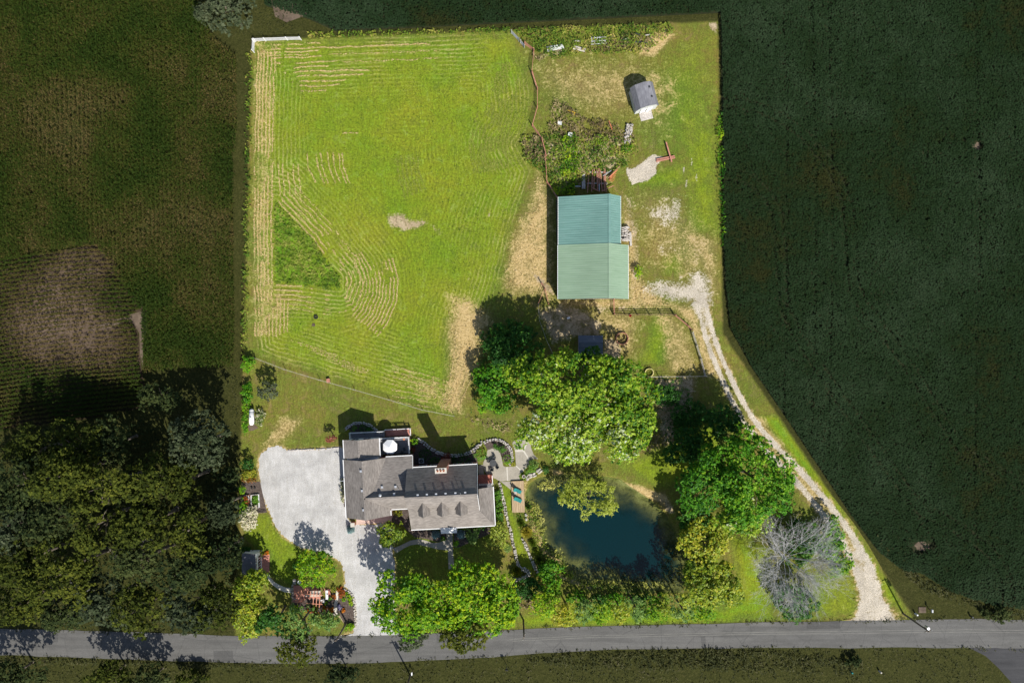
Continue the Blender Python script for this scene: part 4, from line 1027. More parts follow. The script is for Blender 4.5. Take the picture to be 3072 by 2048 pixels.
# walls
def wall(*r, mat='brick'):
    return hbox(MB(), *r).build('wall', M[mat], house)
wall(0.3, 11.3, -3.2, 3.8, 0, 4.95); wall(-10.6, -3.8, -3.5, 5.8, 0, 4.3); wall(-3.8, 0.3, -2.45, 5.85, 0, 4.3); wall(-10.4, -5.1, 5.8, 9.1, 0, 4.4, mat='white')
def gable(pts, mat='brick', name='gable'):
    """a triangular end wall given in house metres, 0.2 m thick along x or y"""
    ax = 0 if abs(pts[0][0] - pts[1][0]) < 1e-6 else 1
    m = MB(); d = [0, 0, 0]; d[ax] = 0.2
    A = [hw(*p) for p in pts]; B = [hw(p[0] + d[0], p[1] + d[1], p[2]) for p in pts]; n = len(A)
    m.add(A + B, [tuple(range(n)), tuple(range(2 * n - 1, n - 1, -1))] + [(i, n + i, n + (i + 1) % n, (i + 1) % n) for i in range(n)])
    return m.build(name, M[mat], house)
gable([(0.3, -3.3, 4.94), (0.3, 3.9, 4.94), (0.3, 0, 8.8)]); gable([(11.1, -3.3, 4.94), (11.1, 3.9, 4.94), (11.1, 0, 8.8)])
gable([(-10.6, -3.5, 4.29), (-3.8, -3.5, 4.29), (-7.2, -3.5, 6.6)], 'white'); gable([(-10.6, 5.6, 4.29), (-3.8, 5.6, 4.29), (-7.2, 5.6, 6.6)], 'white')
gable([(-10.4, 8.9, 4.39), (-5.1, 8.9, 4.39), (-7.9, 8.9, 5.7)], 'white')
# roofs
rm_n = roof([(-0.2, 0, 9.0), (11.65, 0, 9.0), (11.65, 4.2, 5.0), (-0.2, 4.2, 5.0)], 'shingle_x')
rm_s = roof([(-0.2, -3.42, 5.2), (11.65, -3.42, 5.2), (11.65, 0, 9.0), (-0.2, 0, 9.0)], 'shingle_x')
roof([(-0.25, -6.6, 3.5), (14.05, -6.6, 3.5), (11.6, -3.42, 5.18), (-0.25, -3.42, 5.18)], 'shingle_x', name='porch_roof')
rp = roof([(11.66, -3.42, 5.16), (14.05, -6.6, 3.5), (14.05, 0.0, 3.5), (11.66, 0.0, 4.75)], 'shingle_y', name='porch_roof')
rg_w = roof([(-10.95, -3.78, 4.4), (-7.2, -3.78, 6.9), (-7.2, 6.05, 6.9), (-10.95, 6.05, 4.4)], 'shingle_y')
rg_e = roof([(-7.2, -3.78, 6.9), (-3.45, -3.78, 4.4), (-3.45, 6.05, 4.4), (-7.2, 6.05, 6.9)], 'shingle_y')
rc_s = roof([(-7.2, -0.2, 6.9), (-3.2, -2.78, 4.2), (0.0, -2.78, 4.2), (0.2, -0.2, 6.9)], 'shingle_x')
rc_n = roof([(-7.15, -0.2, 6.9), (0.3, -0.2, 6.9), (0.75, 0.45, 6.08), (-6.1, 0.45, 6.08)], 'shingle_x', name='steep_roof')
rc_l = roof([(-6.05, 0.45, 6.06), (0.75, 0.45, 6.06), (0.75, 6.15, 4.55), (-3.75, 6.15, 4.55)], 'shingle_x', name='low_pitched_roof')
rn_w = roof([(-10.75, 6.3, 4.55), (-7.9, 6.3, 5.95), (-7.9, 9.4, 5.95), (-10.75, 9.4, 4.55)], 'shingle_y')
rn_e = roof([(-7.9, 6.3, 5.95), (-4.75, 6.3, 4.55), (-4.75, 9.4, 4.55), (-7.9, 9.4, 5.95)], 'shingle_y')
# ridge caps, gutters and rakes
def strip(parent, name, mat, a, b, w, h): return MB().bar(hw(*a), hw(*b), w, h).build(name, M[mat], parent)
for r, a, b in ((rm_n, (-0.2, 0, 9.02), (11.65, 0, 9.02)), (rg_w, (-7.2, -3.78, 6.92), (-7.2, 6.05, 6.92)), (rn_w, (-7.9, 6.3, 5.97), (-7.9, 9.4, 5.97)), (rc_s, (-7.2, -0.2, 6.92), (0, -0.2, 6.92))):
    strip(r, 'ridge_cap', 'shingle_x', a, b, 0.3, 0.06)
for r, a, b in ((rm_n, (-0.2, 4.27, 4.93), (11.65, 4.27, 4.93)), (rp, (14.12, -6.6, 3.42), (14.12, 0, 3.42)), (rm_s, (-0.25, -6.67, 3.42), (14.05, -6.67, 3.42)), (rg_w, (-11.02, -3.78, 4.32), (-11.02, 6.05, 4.32)),
                (rc_l, (-3.75, 6.22, 4.47), (0.75, 6.22, 4.47)), (rn_w, (-10.82, 6.3, 4.47), (-10.82, 9.4, 4.47)), (rn_e, (-4.68, 6.3, 4.47), (-4.68, 9.4, 4.47)), (rc_s, (-3.4, -2.85, 4.12), (0, -2.85, 4.12)), (rg_e, (-3.38, -3.78, 4.32), (-3.38, -2.9, 4.32))):
    strip(r, 'gutter', 'white', a, b, 0.13, 0.12)
for r, a, b in ((rm_n, (11.69, 0, 8.92), (11.69, 4.2, 4.92)), (rc_l, (0.8, 0.45, 6.0), (0.8, 6.15, 4.48)), (rm_s, (11.69, -3.42, 5.12), (11.69, 0, 8.92))):
    strip(r, 'rake_board', 'white', a, b, 0.06, 0.2)
# dormers
for x in (2.5, 5.65, 8.72):
    m = MB(); m.add([hw(x - .8, -3.35, 5.1), hw(x + .8, -3.35, 5.1), hw(x + .8, -3.35, 6.25), hw(x, -3.35, 7.5), hw(x - .8, -3.35, 6.25), hw(x - .8, -2.2, 6.25), hw(x + .8, -2.2, 6.25)],
                    [(0, 1, 2, 3, 4), (0, 4, 5), (1, 6, 2)])
    dm_ = m.build('dormer', M['white'], house)
    for s in (-1, 1):
        MB().slab([hw(x, -3.65, 7.75), hw(x + s * 1.0, -3.65, 6.15), hw(x + s * 1.0, -2.5, 6.15), hw(x, -1.05, 7.75)], 0.08).build('dormer_roof', M['shingle_y'], dm_)
    hbox(MB(), x - .4, x + .4, -3.4, -3.352, 5.75, 6.6).build('window', M['glass'], dm_)
# windows with frames
def window(x, y, z, w, h, side):
    """side: n, s, e, w wall"""
    r = (x - w / 2, x + w / 2, y - .03, y + .03) if side in 'ns' else (x - .03, x + .03, y - w / 2, y + w / 2)
    o = hbox(MB(), *r, z, z + h).build('window', M['glass'], house)
    m = MB(); e = 0.05; R2 = (r[0] - (.08 if side in 'ns' else .02), r[1] + (.08 if side in 'ns' else .02), r[2] - (.02 if side in 'ns' else .08), r[3] + (.02 if side in 'ns' else .08))
    hbox(m, *R2, z - .12, z); hbox(m, *R2, z + h, z + h + .12)
    if side in 'ns':
        for a in (x - w / 2 - .09, x + w / 2): hbox(m, a, a + .09, R2[2], R2[3], z, z + h)
        hbox(m, x - .02, x + .02, R2[2], R2[3], z, z + h)
    else:
        for a in (y - w / 2 - .09, y + w / 2): hbox(m, R2[0], R2[1], a, a + .09, z, z + h)
        hbox(m, R2[0], R2[1], y - .02, y + .02, z, z + h)
    m.build('frame', M['white'], o)
for x in (2.0, 4.0, 8.0, 10.0): window(x, 3.82, 1.1, 1.2, 1.4, 'n'); window(x, 3.82, 3.2, 1.2, 1.2, 'n')
for x in (1.8, 4.0, 7.7, 10.0): window(x, -3.22, 1.0, 1.1, 1.5, 's')
for y in (-1.6, 1.6): window(11.32, y, 1.0, 1.0, 1.5, 'e'); window(11.32, y * .6, 5.6, 0.9, 1.3, 'e')
for x in (-9.2, -7.2): window(x, 9.12, 1.6, 1.2, 1.9, 'n')
for x in (-2.6, -0.9): window(x, 5.87, 2.1, 1.3, 1.7, 'n')
for y in (7.0, 8.4): window(-10.42, y, 2.2, 0.9, 1.3, 'w')
window(-2.0, -2.47, 1.0, 1.3, 1.5, 's'); window(-7.2, -3.52, 4.6, 1.0, 1.0, 's')
for k, y in enumerate((-1.4, 1.7, 4.6)):
    g = hbox(MB(), -10.66, -10.6, y - 1.25, y + 1.25, 0.05, 2.5).build('garage_door', M['white'], house)
    for j in range(3): hbox(MB(), -10.675, -10.662, y - 1.2, y + 1.2, 0.12 + j * .8, 0.85 + j * .8).build('panel', M['grey_siding'], g)
d = hbox(MB(), 5.5, 6.5, -3.27, -3.21, 0.3, 2.4).build('front_door', M['brown_wood'], house)
MB().ball(hw(6.35, -3.32, 1.3), 0.05).build('handle', M['dark_metal'], d)
# porch floor, posts, entry portico
hbox(MB(), -0.1, 13.8, -6.4, -3.22, 0, 0.3).build('porch_floor', M['deck_grey'], house)
hbox(MB(), 11.35, 13.8, -3.22, -0.1, 0, 0.3).build('porch_floor', M['deck_grey'], house)
for x in (0.1, 2.6, 4.8, 7.3, 9.6, 11.8, 13.7): hbox(MB(), x - .09, x + .09, -6.34, -6.16, 0.3, 3.42).build('porch_post', M['white'], house)
hbox(MB(), 13.6, 13.78, -0.35, -0.17, 0.3, 3.4).build('porch_post', M['white'], house)
pr = MB(); pr.slab([hw(4.7, -7.75, 2.75), hw(7.45, -7.75, 2.75), hw(7.45, -6.45, 3.3), hw(4.7, -6.45, 3.3)], 0.12); pr.build('portico_roof', M['white'], house)
for x in (4.85, 7.3): hbox(MB(), x - .09, x + .09, -7.65, -7.47, 0, 2.7).build('porch_post', M['white'], house)
hbox(MB(), 5.3, 6.9, -7.4, -6.42, 0, 0.16).build('step', M['concrete'], house)
# brick terrace and white rail on the east side
hbox(MB(), 11.4, 14.0, -0.05, 1.5, 0, 0.7).build('terrace', M['brick'], house)
def railing(parent, a, b, z, h=0.95, n=None):
    """white rail with posts and balusters between two house points"""
    A, B = hw(*a), hw(*b); d = B - A; ln = d.length; r = MB().bar((A.x, A.y, z + h), (B.x, B.y, z + h), 0.09, 0.06)
    ro = r.build('railing', M['white'], parent); MB().bar((A.x, A.y, z + 0.12), (B.x, B.y, z + 0.12), 0.05, 0.05).build('bottom_rail', M['white'], ro); q = MB(); nb = int(ln / 0.22)
    for i in range(1, nb): c = A.lerp(B, i / nb); q.box((c.x, c.y, z + h / 2 + .05), (0.035, 0.035, h - 0.15))
    q.build('baluster', M['white'], ro); np_ = max(2, int(ln / 1.6) + 1)
    for i in range(np_):
        c = A.lerp(B, i / (np_ - 1)); MB().box((c.x, c.y, z + (h + .1) / 2), (0.13, 0.13, h + 0.1), HT).build('rail_post', M['white'], ro)
railing(house, (11.6, 0.02), (14.0, 0.02), 0.7); railing(house, (13.95, 0.05), (13.95, 1.45), 0.7)
# upper and lower decks on the north side
ud = hbox(MB(), -5.08, 0.0, 6.2, 9.1, 1.72, 1.86).build('upper_deck', M['deck_grey'], house)
for k in range(18):
    y = 6.24 + k * 0.158; hbox(MB(), -5.05, -0.03, y, y + 0.148, 1.862, 1.885).build('board', M['deck_grey'], ud)
hbox(MB(), -4.95, -0.15, 6.3, 8.95, 0.0, 1.715).build('deck_wall', M['brick'], house)
ld = hbox(MB(), -10.35, -4.35, 9.15, 10.2, 0.78, 0.92).build('lower_deck', M['deck_grey'], house)
for k in range(7):
    y = 9.17 + k * 0.146; hbox(MB(), -10.32, -6.05, y, y + 0.135, 0.922, 0.945).build('board', M['deck_grey'], ld)
for k in range(7): hbox(MB(), -5.95 + k * .23, -5.74 + k * .23, 9.18, 10.1, 0.93, 1.0 + k * 0.09).build('stair_tread', M['deck_grey'], ld)
hbox(MB(), -4.33, 0.1, 9.14, 10.35, 0, 0.5).build('brick_terrace', M['paver'], house)
for a, b in (((-5.05, 9.06), (-0.03, 9.06)), ((-0.05, 6.3), (-0.05, 9.02)), ((-5.03, 6.3), (-5.03, 9.0))): railing(ud, a, b, 1.885) if ROOT.get(ud.name) else None
railing(house, (-10.33, 10.15), (-4.4, 10.15), 0.95); railing(house, (-10.33, 9.3), (-10.33, 10.1), 0.95); railing(house, (-4.3, 10.32), (0.08, 10.32), 0.5, 0.6); railing(house, (0.07, 9.2), (0.07, 10.28), 0.5, 0.6)
# chimney
ch = hbox(MB(), 5.12, 6.88, 3.92, 4.66, 0, 9.45).build('chimney', M['brick'], house)
hbox(MB(), 5.06, 6.94, 3.86, 4.72, 9.452, 9.6).build('cap', M['pale_band'], ch)
for x in (5.5, 6.0, 6.5):
    q = hw(x, 4.29); MB().ring((q.x, q.y), 0.11, 0.17, 9.6, 9.85, 12).build('flue', M['terracotta'], ch)
# roof vents and pipes
for x in (1.95, 3.45, 4.95, 6.5, 8.1, 9.7):
    z = 9 - 0.4 * 0.952; v = hbox(MB(), x - .14, x + .14, 0.25, 0.5, z - .2, z + .18).build('roof_vent', M['white'], house); hbox(MB(), x - .17, x + .17, .22, .53, z + .182, z + .22).build('hood', M['steel'], v)
for c, mt in (((8.95, 0.35, 8.6), 'steel'), ((-1.6, 1.0, 5.9), 'steel')):
    q = hw(*c); MB().tube(q - Vector((0, 0, .1)), q + Vector((0, 0, .6)), 0.05, 0.05, 8).build('vent_pipe', M[mt], house)
for x, y, z in ((-7.55, 4.4, 6.62), (-7.5, 1.15, 6.62), (-7.45, -2.05, 6.62), (-4.35, 1.4, 5.75), (-2.1, 1.35, 5.76), (-2.3, 0.25, 6.25)):
    v = hbox(MB(), x - .15, x + .15, y - .15, y + .15, z - .15, z + .22).build('roof_vent', M['white'], house); hbox(MB(), x - .18, x + .18, y - .18, y + .18, z + .222, z + .26).build('hood', M['steel'], v)
q = hw(-4.6, 0.2, 6.2); v = MB().tube(q, q + Vector((0, 0, .4)), .2, .2, 12).build('turbine_vent', M['steel'], house); MB().ball(q + Vector((0, 0, .5)), .3, 12, 6, .7).build('hood', M['steel'], v, smooth=True)
# electric meter mast on the west wall
q = hw(-11.2, 2.6); m = MB(); m.tube((q.x, q.y, 0), (q.x, q.y, 5.2), .05, .05, 6); m.bar((q.x - .5, q.y, 5.0), (q.x + .5, q.y, 5.0), .08, .08); m.build('service_mast', M['steel'], house)

# things on and beside the house
um = hw(-3.08, 7.74)
u = thing('patio_umbrella', 'white octagonal patio umbrella open on the upper deck', 'umbrella', (um.x, um.y, 1.885))
MB().cone((um.x, um.y), 1.28, 3.72, 4.35, 8, math.radians(22.5)).build('canopy', M['canvas'], u); MB().tube((um.x, um.y, 1.885), (um.x, um.y, 4.34), .03, .03, 8).build('pole', M['steel'], u); MB().tube((um.x, um.y, 1.885), (um.x, um.y, 1.98), .28, .26, 14).build('base', M['dark_metal'], u)
def chair(label, c, rz, z=0.0, mat='dark_metal', group=None, s=1.0):
    r = thing('chair', label, 'chair', (c.x, c.y, z), group); ca, sa = math.cos(rz), math.sin(rz)
    def P(x, y, zz): return (c.x + s * (ca * x - sa * y), c.y + s * (sa * x + ca * y), z + zz)
    MB().box(P(0, 0, .43), (.5 * s, .5 * s, .05), rz).build('seat', M[mat], r); MB().slab([P(-.25, .22, .95), P(.25, .22, .95), P(.25, .27, .94), P(-.25, .27, .94)], .5).build('backrest', M[mat], r)
    for x, y in ((-.22, -.22), (.22, -.22), (.22, .22), (-.22, .22)): MB().box(P(x, y, .2), (.04, .04, .4), rz).build('leg', M[mat], r)
    for x in (-.25, .25): MB().box(P(x, 0, .64), (.04, .45, .04), rz).build('armrest', M[mat], r)
def table(label, c, r, z=0.0, mat='dark_metal', name='round_table'):
    t = thing(name, label, 'table', (c.x, c.y, z)); MB().tube((c.x, c.y, z + .7), (c.x, c.y, z + .74), r, r, 24).build('tabletop', M[mat], t); MB().tube((c.x, c.y, z + .05), (c.x, c.y, z + .7), .06, .06, 8).build('pedestal', M[mat], t); MB().tube((c.x, c.y, z), (c.x, c.y, z + .05), .3, .28, 12).build('base', M[mat], t)
table('round dark table under the white umbrella on the deck', hw(-2.95, 7.8), .55, 1.885)
for (u_, v_), l_, rz in (((1730, 560), 'dark chair beside the umbrella table on the upper deck', 1.9), ((1935, 680), 'dark chair in the east corner of the deck, the one nearer the rail', -1.2), ((1868, 778), 'dark chair in the east corner of the deck, the one nearer the house', -2.0)):
    q = at(*pp('U', (u_, v_))[0], 2.2); chair(l_, q, rz, 1.885)
q = at(*pp('U', (1920, 420))[0], 2.0); MB().tube((q.x, q.y, 1.885), (q.x, q.y, 2.2), .14, .19, 12).build('pot', M['terracotta'], thing('flower_pot', 'terracotta pot in the north-east corner of the upper deck', 'flower pot', (q.x, q.y, 1.885)))
q = at(*pp('A', (1660, 385))[0], .4); a = thing('air_conditioner', 'square grey air-conditioning unit behind the house wall', 'air conditioner', (q.x, q.y, 0))
MB().box((q.x, q.y, .45), (.85, .85, .8), HT).build('casing', M['steel'], a); MB().ring((q.x, q.y), .06, .34, .852, .875, 18).build('fan_grille', M['dark_metal'], a)

# stepping stones of paving
pv = MB(); pv.prism([hw(*p) for p in ((-10.4, -6.15), (-4.3, -6.0), (-3.5, -3.8), (-10.3, -3.6))], -.02, .05)
tag(pv.build('brick_porch', M['pink_paver']), 'pale pink brick paving in front of the garage gable', 'paving', kind='structure')
q = at(*pp('A', (1058, 945))[0], .6); pl = thing('brick_pier', 'square brick pier with pale stone cap at the paving corner', 'pier', (q.x, q.y, 0)); MB().box((q.x, q.y, .55), (.6, .6, 1.1), HT).build('shaft', M['brick'], pl); MB().box((q.x, q.y, 1.15), (.72, .72, .1), HT).build('cap', M['pale_band'], pl)
def sheet(name, label, poly, z, mat, cat='path', kind='structure'):
    m = MB(); m.add([(p[0], p[1], z) for p in poly], [tuple(range(len(poly)))]); o = m.build(name, M[mat])
    if o.data.polygons[0].normal.z < 0: o.data.flip_normals()
    return tag(o, label, cat, kind=kind)
sheet('front_walk', 'grey concrete walk curving from the drive to the front door', wp('A', (1405, 1160), (1480, 1130), (1560, 1090), (1640, 1075), (1700, 1090), (1760, 1112), (1820, 1105), (1885, 1080), (1878, 1010), (1932, 1010), (1936, 1150), (1948, 1340), (1898, 1340), (1893, 1175), (1800, 1165), (1700, 1140), (1620, 1122), (1560, 1130), (1500, 1160), (1440, 1200)), .02, 'concrete')
for nm, lab, pts in (('planting_bed', 'dark mulch bed along the front of the house', ((1400, 815), (1545, 815), (1560, 990), (1880, 1010), (1880, 1080), (1800, 1100), (1700, 1075), (1600, 1060), (1540, 1010), (1500, 960), (1400, 930))),
                     ('planting_bed', 'dark mulch bed by the east end of the front porch', ((1945, 1010), (2300, 970), (2330, 1000), (2100, 1100), (1990, 1150), (1945, 1150))),
                     ('planting_bed', 'dark mulch bed inside the curved stone wall north of the house', ((1560, 180), (1640, 200), (1760, 300), (1900, 350), (2080, 330), (2140, 300), (2160, 430), (1930, 425), (1600, 440), (1590, 340))),
                     ('planting_bed', 'dark mulch bed ringed by the round stone wall by the lower deck', ((1000, 130), (1030, 80), (1110, 50), (1200, 70), (1260, 110), (1020, 145))),
                     ('planting_bed', 'narrow mulch bed against the garage wall', ((945, 540), (985, 540), (1000, 800), (975, 790)))):
    sheet(nm, lab, wp('A', *pts), .016, 'soil', 'bed')
# curved stone walls
stone_row('stone_wall', 'round dry-stone wall curving round the bed below the lower deck', wp('A', (990, 115), (1020, 80), (1075, 55), (1140, 52), (1200, 70), (1245, 100), (1270, 125)), .5, .5, .42)
stone_row('stone_wall', 'long serpentine dry-stone wall behind the chimney bed', wp('A', (1620, 190), (1680, 225), (1740, 275), (1800, 312), (1880, 335), (1960, 342), (2050, 328), (2110, 300), (2160, 255), (2195, 215)), .6, .5, .45)
stone_row('stone_wall', 'horseshoe dry-stone wall around the evergreen bed on the patio', wp('C', (150, 225), (190, 205), (240, 195), (300, 205), (350, 235), (385, 275), (400, 330), (400, 390), (375, 425)), .5, .45, .42)
stone_row('stone_wall', 'pale dry-stone wall running south between hedge and grass strip', wp('C', (285, 575), (300, 620), (318, 700), (335, 780), (345, 850), (365, 930), (388, 1010), (405, 1090), (425, 1180), (445, 1280), (470, 1330)), .5, .45, .42, PALE)
stone_row('stone_wall', 'pale stone edging between the grass strip and the pond bank', wp('C', (490, 1070), (510, 1110), (540, 1180), (565, 1240), (590, 1300), (625, 1370)), .5, .4, .42, PALE)
stone_row('stone_wall', 'curled end of stone wall round a grass tuft by the maple', wp('C', (470, 1330), (530, 1350), (550, 1380), (525, 1410), (470, 1432), (410, 1428)), .7, .35, .45, PALE)
stone_row('stone_edging', 'jumbled pale boulders on the pond bank beside the patio', wp('C', (520, 545), (550, 520), (585, 520), (620, 490), (665, 455)), .8, .4, .7, PALE, cat='stones')
stone_row('stone_edging', 'few pale boulders at the south end of the dock', wp('C', (520, 850), (525, 910)), .4, .4, .7, PALE, cat='stones', rows=1)
# terrace retaining edge on the north side of the court
stone_row('stone_edging', 'low straight stone edging along the north side of the gravel court', wp('A', (475, 296), (700, 286), (940, 268)), .25, .25, .5, ROCKS, cat='stone edging', rows=1)

# patio slabs with pale bands
patio = thing('patio', 'tan concrete patio of big slabs divided by pale bands', 'patio', wp('V', (500, 700))[0])
patio['kind'] = 'structure'
for pts in (((245, 350), (330, 315), (420, 340), (470, 400), (500, 520), (520, 620), (575, 640), (590, 880), (460, 890), (390, 845), (280, 810), (200, 720), (168, 640), (175, 560), (230, 430)),
            ((595, 635), (680, 632), (740, 628), (855, 730), (800, 790), (815, 870), (607, 882)),
            ((742, 608), (735, 480), (728, 375), (870, 375), (998, 565), (960, 620), (900, 680), (868, 718)),
            ((722, 345), (700, 290), (680, 235), (690, 200), (740, 170), (820, 160), (930, 180), (872, 335)),
            ((898, 345), (955, 188), (1010, 200), (1000, 290), (1050, 420), (1130, 500), (1040, 500), (1015, 555), (895, 365)),
            ((480, 895), (655, 892), (660, 1040))):
    MB().prism(wp('V', *pts), -.02, .03).build('slab', M['concrete'], patio)
for pts in (((575, 640), (595, 635), (607, 882), (590, 880)), ((740, 628), (742, 608), (868, 718), (855, 730)), ((728, 375), (722, 345), (872, 335), (930, 180), (955, 188), (898, 345), (895, 365), (1015, 555), (998, 565), (870, 375))):
    MB().prism(wp('V', *pts), -.02, .034).build('band', M['pale_band'], patio)
sheet('planting_bed', 'mulch bed inside the horseshoe wall on the patio', wp('V', (180, 230), (260, 180), (400, 180), (520, 240), (610, 300), (650, 400), (650, 540), (590, 600), (520, 560), (480, 400), (420, 340), (330, 315), (245, 340)), .04, 'soil', 'bed')
sheet('side_pavement', 'grey paving strip between the patio and the east end of the house', wp('A', (2160, 430), (2200, 420), (2210, 500), (2260, 560), (2200, 580), (2165, 560)), .018, 'concrete', 'paving')
tc = wp('V', (345, 560))[0]; table('round black patio table in the middle of the concrete patio', tc, .62)
for (a, b), l_ in (((265, 525), 'black patio chair on the west side of the round patio table'), ((365, 475), 'black patio chair on the north side of the round patio table'), ((415, 635), 'black patio chair on the east side of the round patio table'), ((330, 670), 'black patio chair on the south side of the round patio table')):
    q = wp('V', (a, b))[0]; chair(l_, q, math.atan2(q.y - tc.y, q.x - tc.x) - math.pi / 2, s=1.0)
q = wp('V', (878, 790))[0]; p_ = thing('flower_pot', 'pale round pot with dark planting on the clipped mound', 'flower pot', (q.x, q.y, .5)); MB().ring((q.x, q.y), .22, .3, .5, .95, 16).build('rim', M['pale_stone'], p_); MB().tube((q.x, q.y, .5), (q.x, q.y, .85), .22, .22, 14).build('planting', M['soil'], p_)

# the dock with two loungers
dk = wp('V', (660, 890), (880, 880), (898, 1428), (680, 1432), z=.35)
dock = thing('dock', 'long tan plank dock on the west bank of the pond', 'dock', dk[0] - Vector((0, 0, .35)))
nb = 16
for i in range(nb):
    a0 = dk[0].lerp(dk[1], (i + .03) / nb); a1 = dk[0].lerp(dk[1], (i + .97) / nb); b0 = dk[3].lerp(dk[2], (i + .03) / nb); b1 = dk[3].lerp(dk[2], (i + .97) / nb)
    MB().prism([a0, a1, b1, b0], .3, .35 + random.uniform(-.006, .006)).build('plank', M['dock_wood'], dock)
for t in (.1, .5, .9):
    a = dk[0].lerp(dk[3], t); b = dk[1].lerp(dk[2], t); MB().bar((a.x, a.y, .22), (b.x, b.y, .22), .12, .15).build('joist', M['brown_wood'], dock)
    for e in (a.lerp(b, .05), a.lerp(b, .95)): MB().box((e.x, e.y, -.1), (.14, .14, .55)).build('post', M['brown_wood'], dock)
for (a, b), l_ in (((770, 1055), 'teal cushioned lounger on the dock, the one nearer the patio'), ((775, 1210), 'teal cushioned lounger on the dock, the one farther from the patio')):
    q = at(*pp('V', (a, b))[0], .75); rz = math.radians(-27); ca, sa = math.cos(rz), math.sin(rz)
    lo = thing('sun_lounger', l_, 'sun lounger', (q.x, q.y, .355), 'loungers on the dock')
    def P(x, y, z): return (q.x + ca * x - sa * y, q.y + sa * x + ca * y, z)
    f = MB()
    for y in (-.3, .3): f.bar(P(-.65, y, .66), P(.7, y, .66), .05, .06)
    f.build('frame', M['dark_metal'], lo)
    for x in (-.55, .6):
        for y in (-.28, .28): MB().box(P(x, y, .505), (.05, .05, .3), rz).build('leg', M['dark_metal'], lo)
    for k in range(3): MB().box(P(.55 - k * .32, 0, .735), (.3, .62, .09), rz).build('cushion', M['teal'], lo)
    MB().slab([P(-.25, -.31, .8), P(-.25, .31, .8), P(-.72, .31, 1.35), P(-.72, -.31, 1.35)], .1).build('backrest', M['teal'], lo)
q = at(*pp('V', (735, 1085))[0], .6); st = thing('side_table', 'small grey side table between the two loungers', 'side table', (q.x, q.y, .355)); MB().box((q.x, q.y, .8), (.4, .4, .04)).build('top', M['grey_wood'], st); MB().box((q.x, q.y, .57), (.06, .06, .42)).build('leg', M['grey_wood'], st)
# ------------------------------------------------------------------ the barn
def gabled(root, x0, x1, xr, y0, y1, ze0, ze1, zr, roofmat, wallmat, wall_in=.25, rib=.38, ridge='y'):
    """walls, two roof planes with ribs, a ridge along y; positions in world metres"""
    m = MB(); a, b, c, d = x0 + wall_in, x1 - wall_in, y0 + wall_in, y1 - wall_in
    def zr_(x): return ze0 + (zr - ze0) * (x - x0) / (xr - x0) if x < xr else ze1 + (zr - ze1) * (x1 - x) / (x1 - xr)
    pr = [(a, 0), (b, 0), (b, zr_(b) - .16), (xr, zr - .16), (a, zr_(a) - .16)]; n = 5
    m.add([(p[0], c, p[1]) for p in pr] + [(p[0], d, p[1]) for p in pr], [tuple(range(5)), tuple(range(9, 4, -1))] + [(i, n + i, n + (i + 1) % n, (i + 1) % n) for i in range(n)])
    m.build('wall', M[wallmat], root)
    for s, (xa, za) in enumerate(((x0, ze0), (x1, ze1))):
        r = MB().slab([(xa, y0, za), (xr, y0, zr), (xr, y1, zr), (xa, y1, za)], .1).build('roof', M[roofmat], root)
        q = MB(); k = int((y1 - y0) / rib)
        for i in range(k + 1):
            y = y0 + .04 + i * (y1 - y0 - .08) / k; q.bar((xa, y, za + .012), (xr, y, zr + .02), .06, .06)
        o = q.build('rib', M[roofmat], r); o['kind'] = 'stuff'
        tr = MB().bar((xa, y0, za - .06), (xa, y1, za - .06), .08, .16).build('eave_trim', M['white'], r)
    MB().bar((xr, y0 - .01, zr + .03), (xr, y1 + .01, zr + .03), .4, .05).build('ridge_cap', M[roofmat], root)
# measured on the survey: the older north half and the longer-roofed south half
zr, ze = 6.2, 3.9
def mx(c, u, z): return at(*pp(c, (u, 0))[0], z).x
def my(c, v, z): return at(*pp(c, (0, v))[0], z).y
xr = mx('H', 937, zr); x0 = mx('H', 497, ze); yN = my('H', 600, ze); yM = my('H', 1012, ze); yS = my('H', 1475, ze)
barn = thing('barn', 'long barn roofed in teal-green and sage-green ribbed metal', 'barn', ((x0 + xr) / 2, yM, 0))
gabled(barn, x0, mx('H', 1033, 4.5), xr, yM + .01, yN, ze, 4.5, zr, 'roof_teal', 'siding'); gabled(barn, x0 - .06, mx('H', 1098, 4.0), xr, yS, yM - .02, ze - .05, 4.0, zr + .04, 'roof_sage', 'siding')
for k, y in enumerate((yM - 4.5, yM + 3.5)):
    xe = (mx('H', 1098, 4.0) if y < yM else mx('H', 1033, 4.5)) - .25
    d = MB().box((xe + .04, y, 1.6), (.08, 3.4, 3.1)).build('sliding_door', M['white'], barn); MB().box((xe + .1, y - 1.4, 1.3), (.05, .06, .4)).build('handle', M['dark_metal'], d)
for y in (yS + 2, yS + 5, yM + 2.5, yM + 5.5):
    MB().box((x0 + .2, y, 1.7), (.1, 1.1, .9)).build('window', M['glass'], barn)
for x in (x0 + 2.0, x0 + 5.5):
    MB().box((x, yS + .21, 1.3), (1.1, .1, 2.4)).build('door', M['brown_wood'], barn)

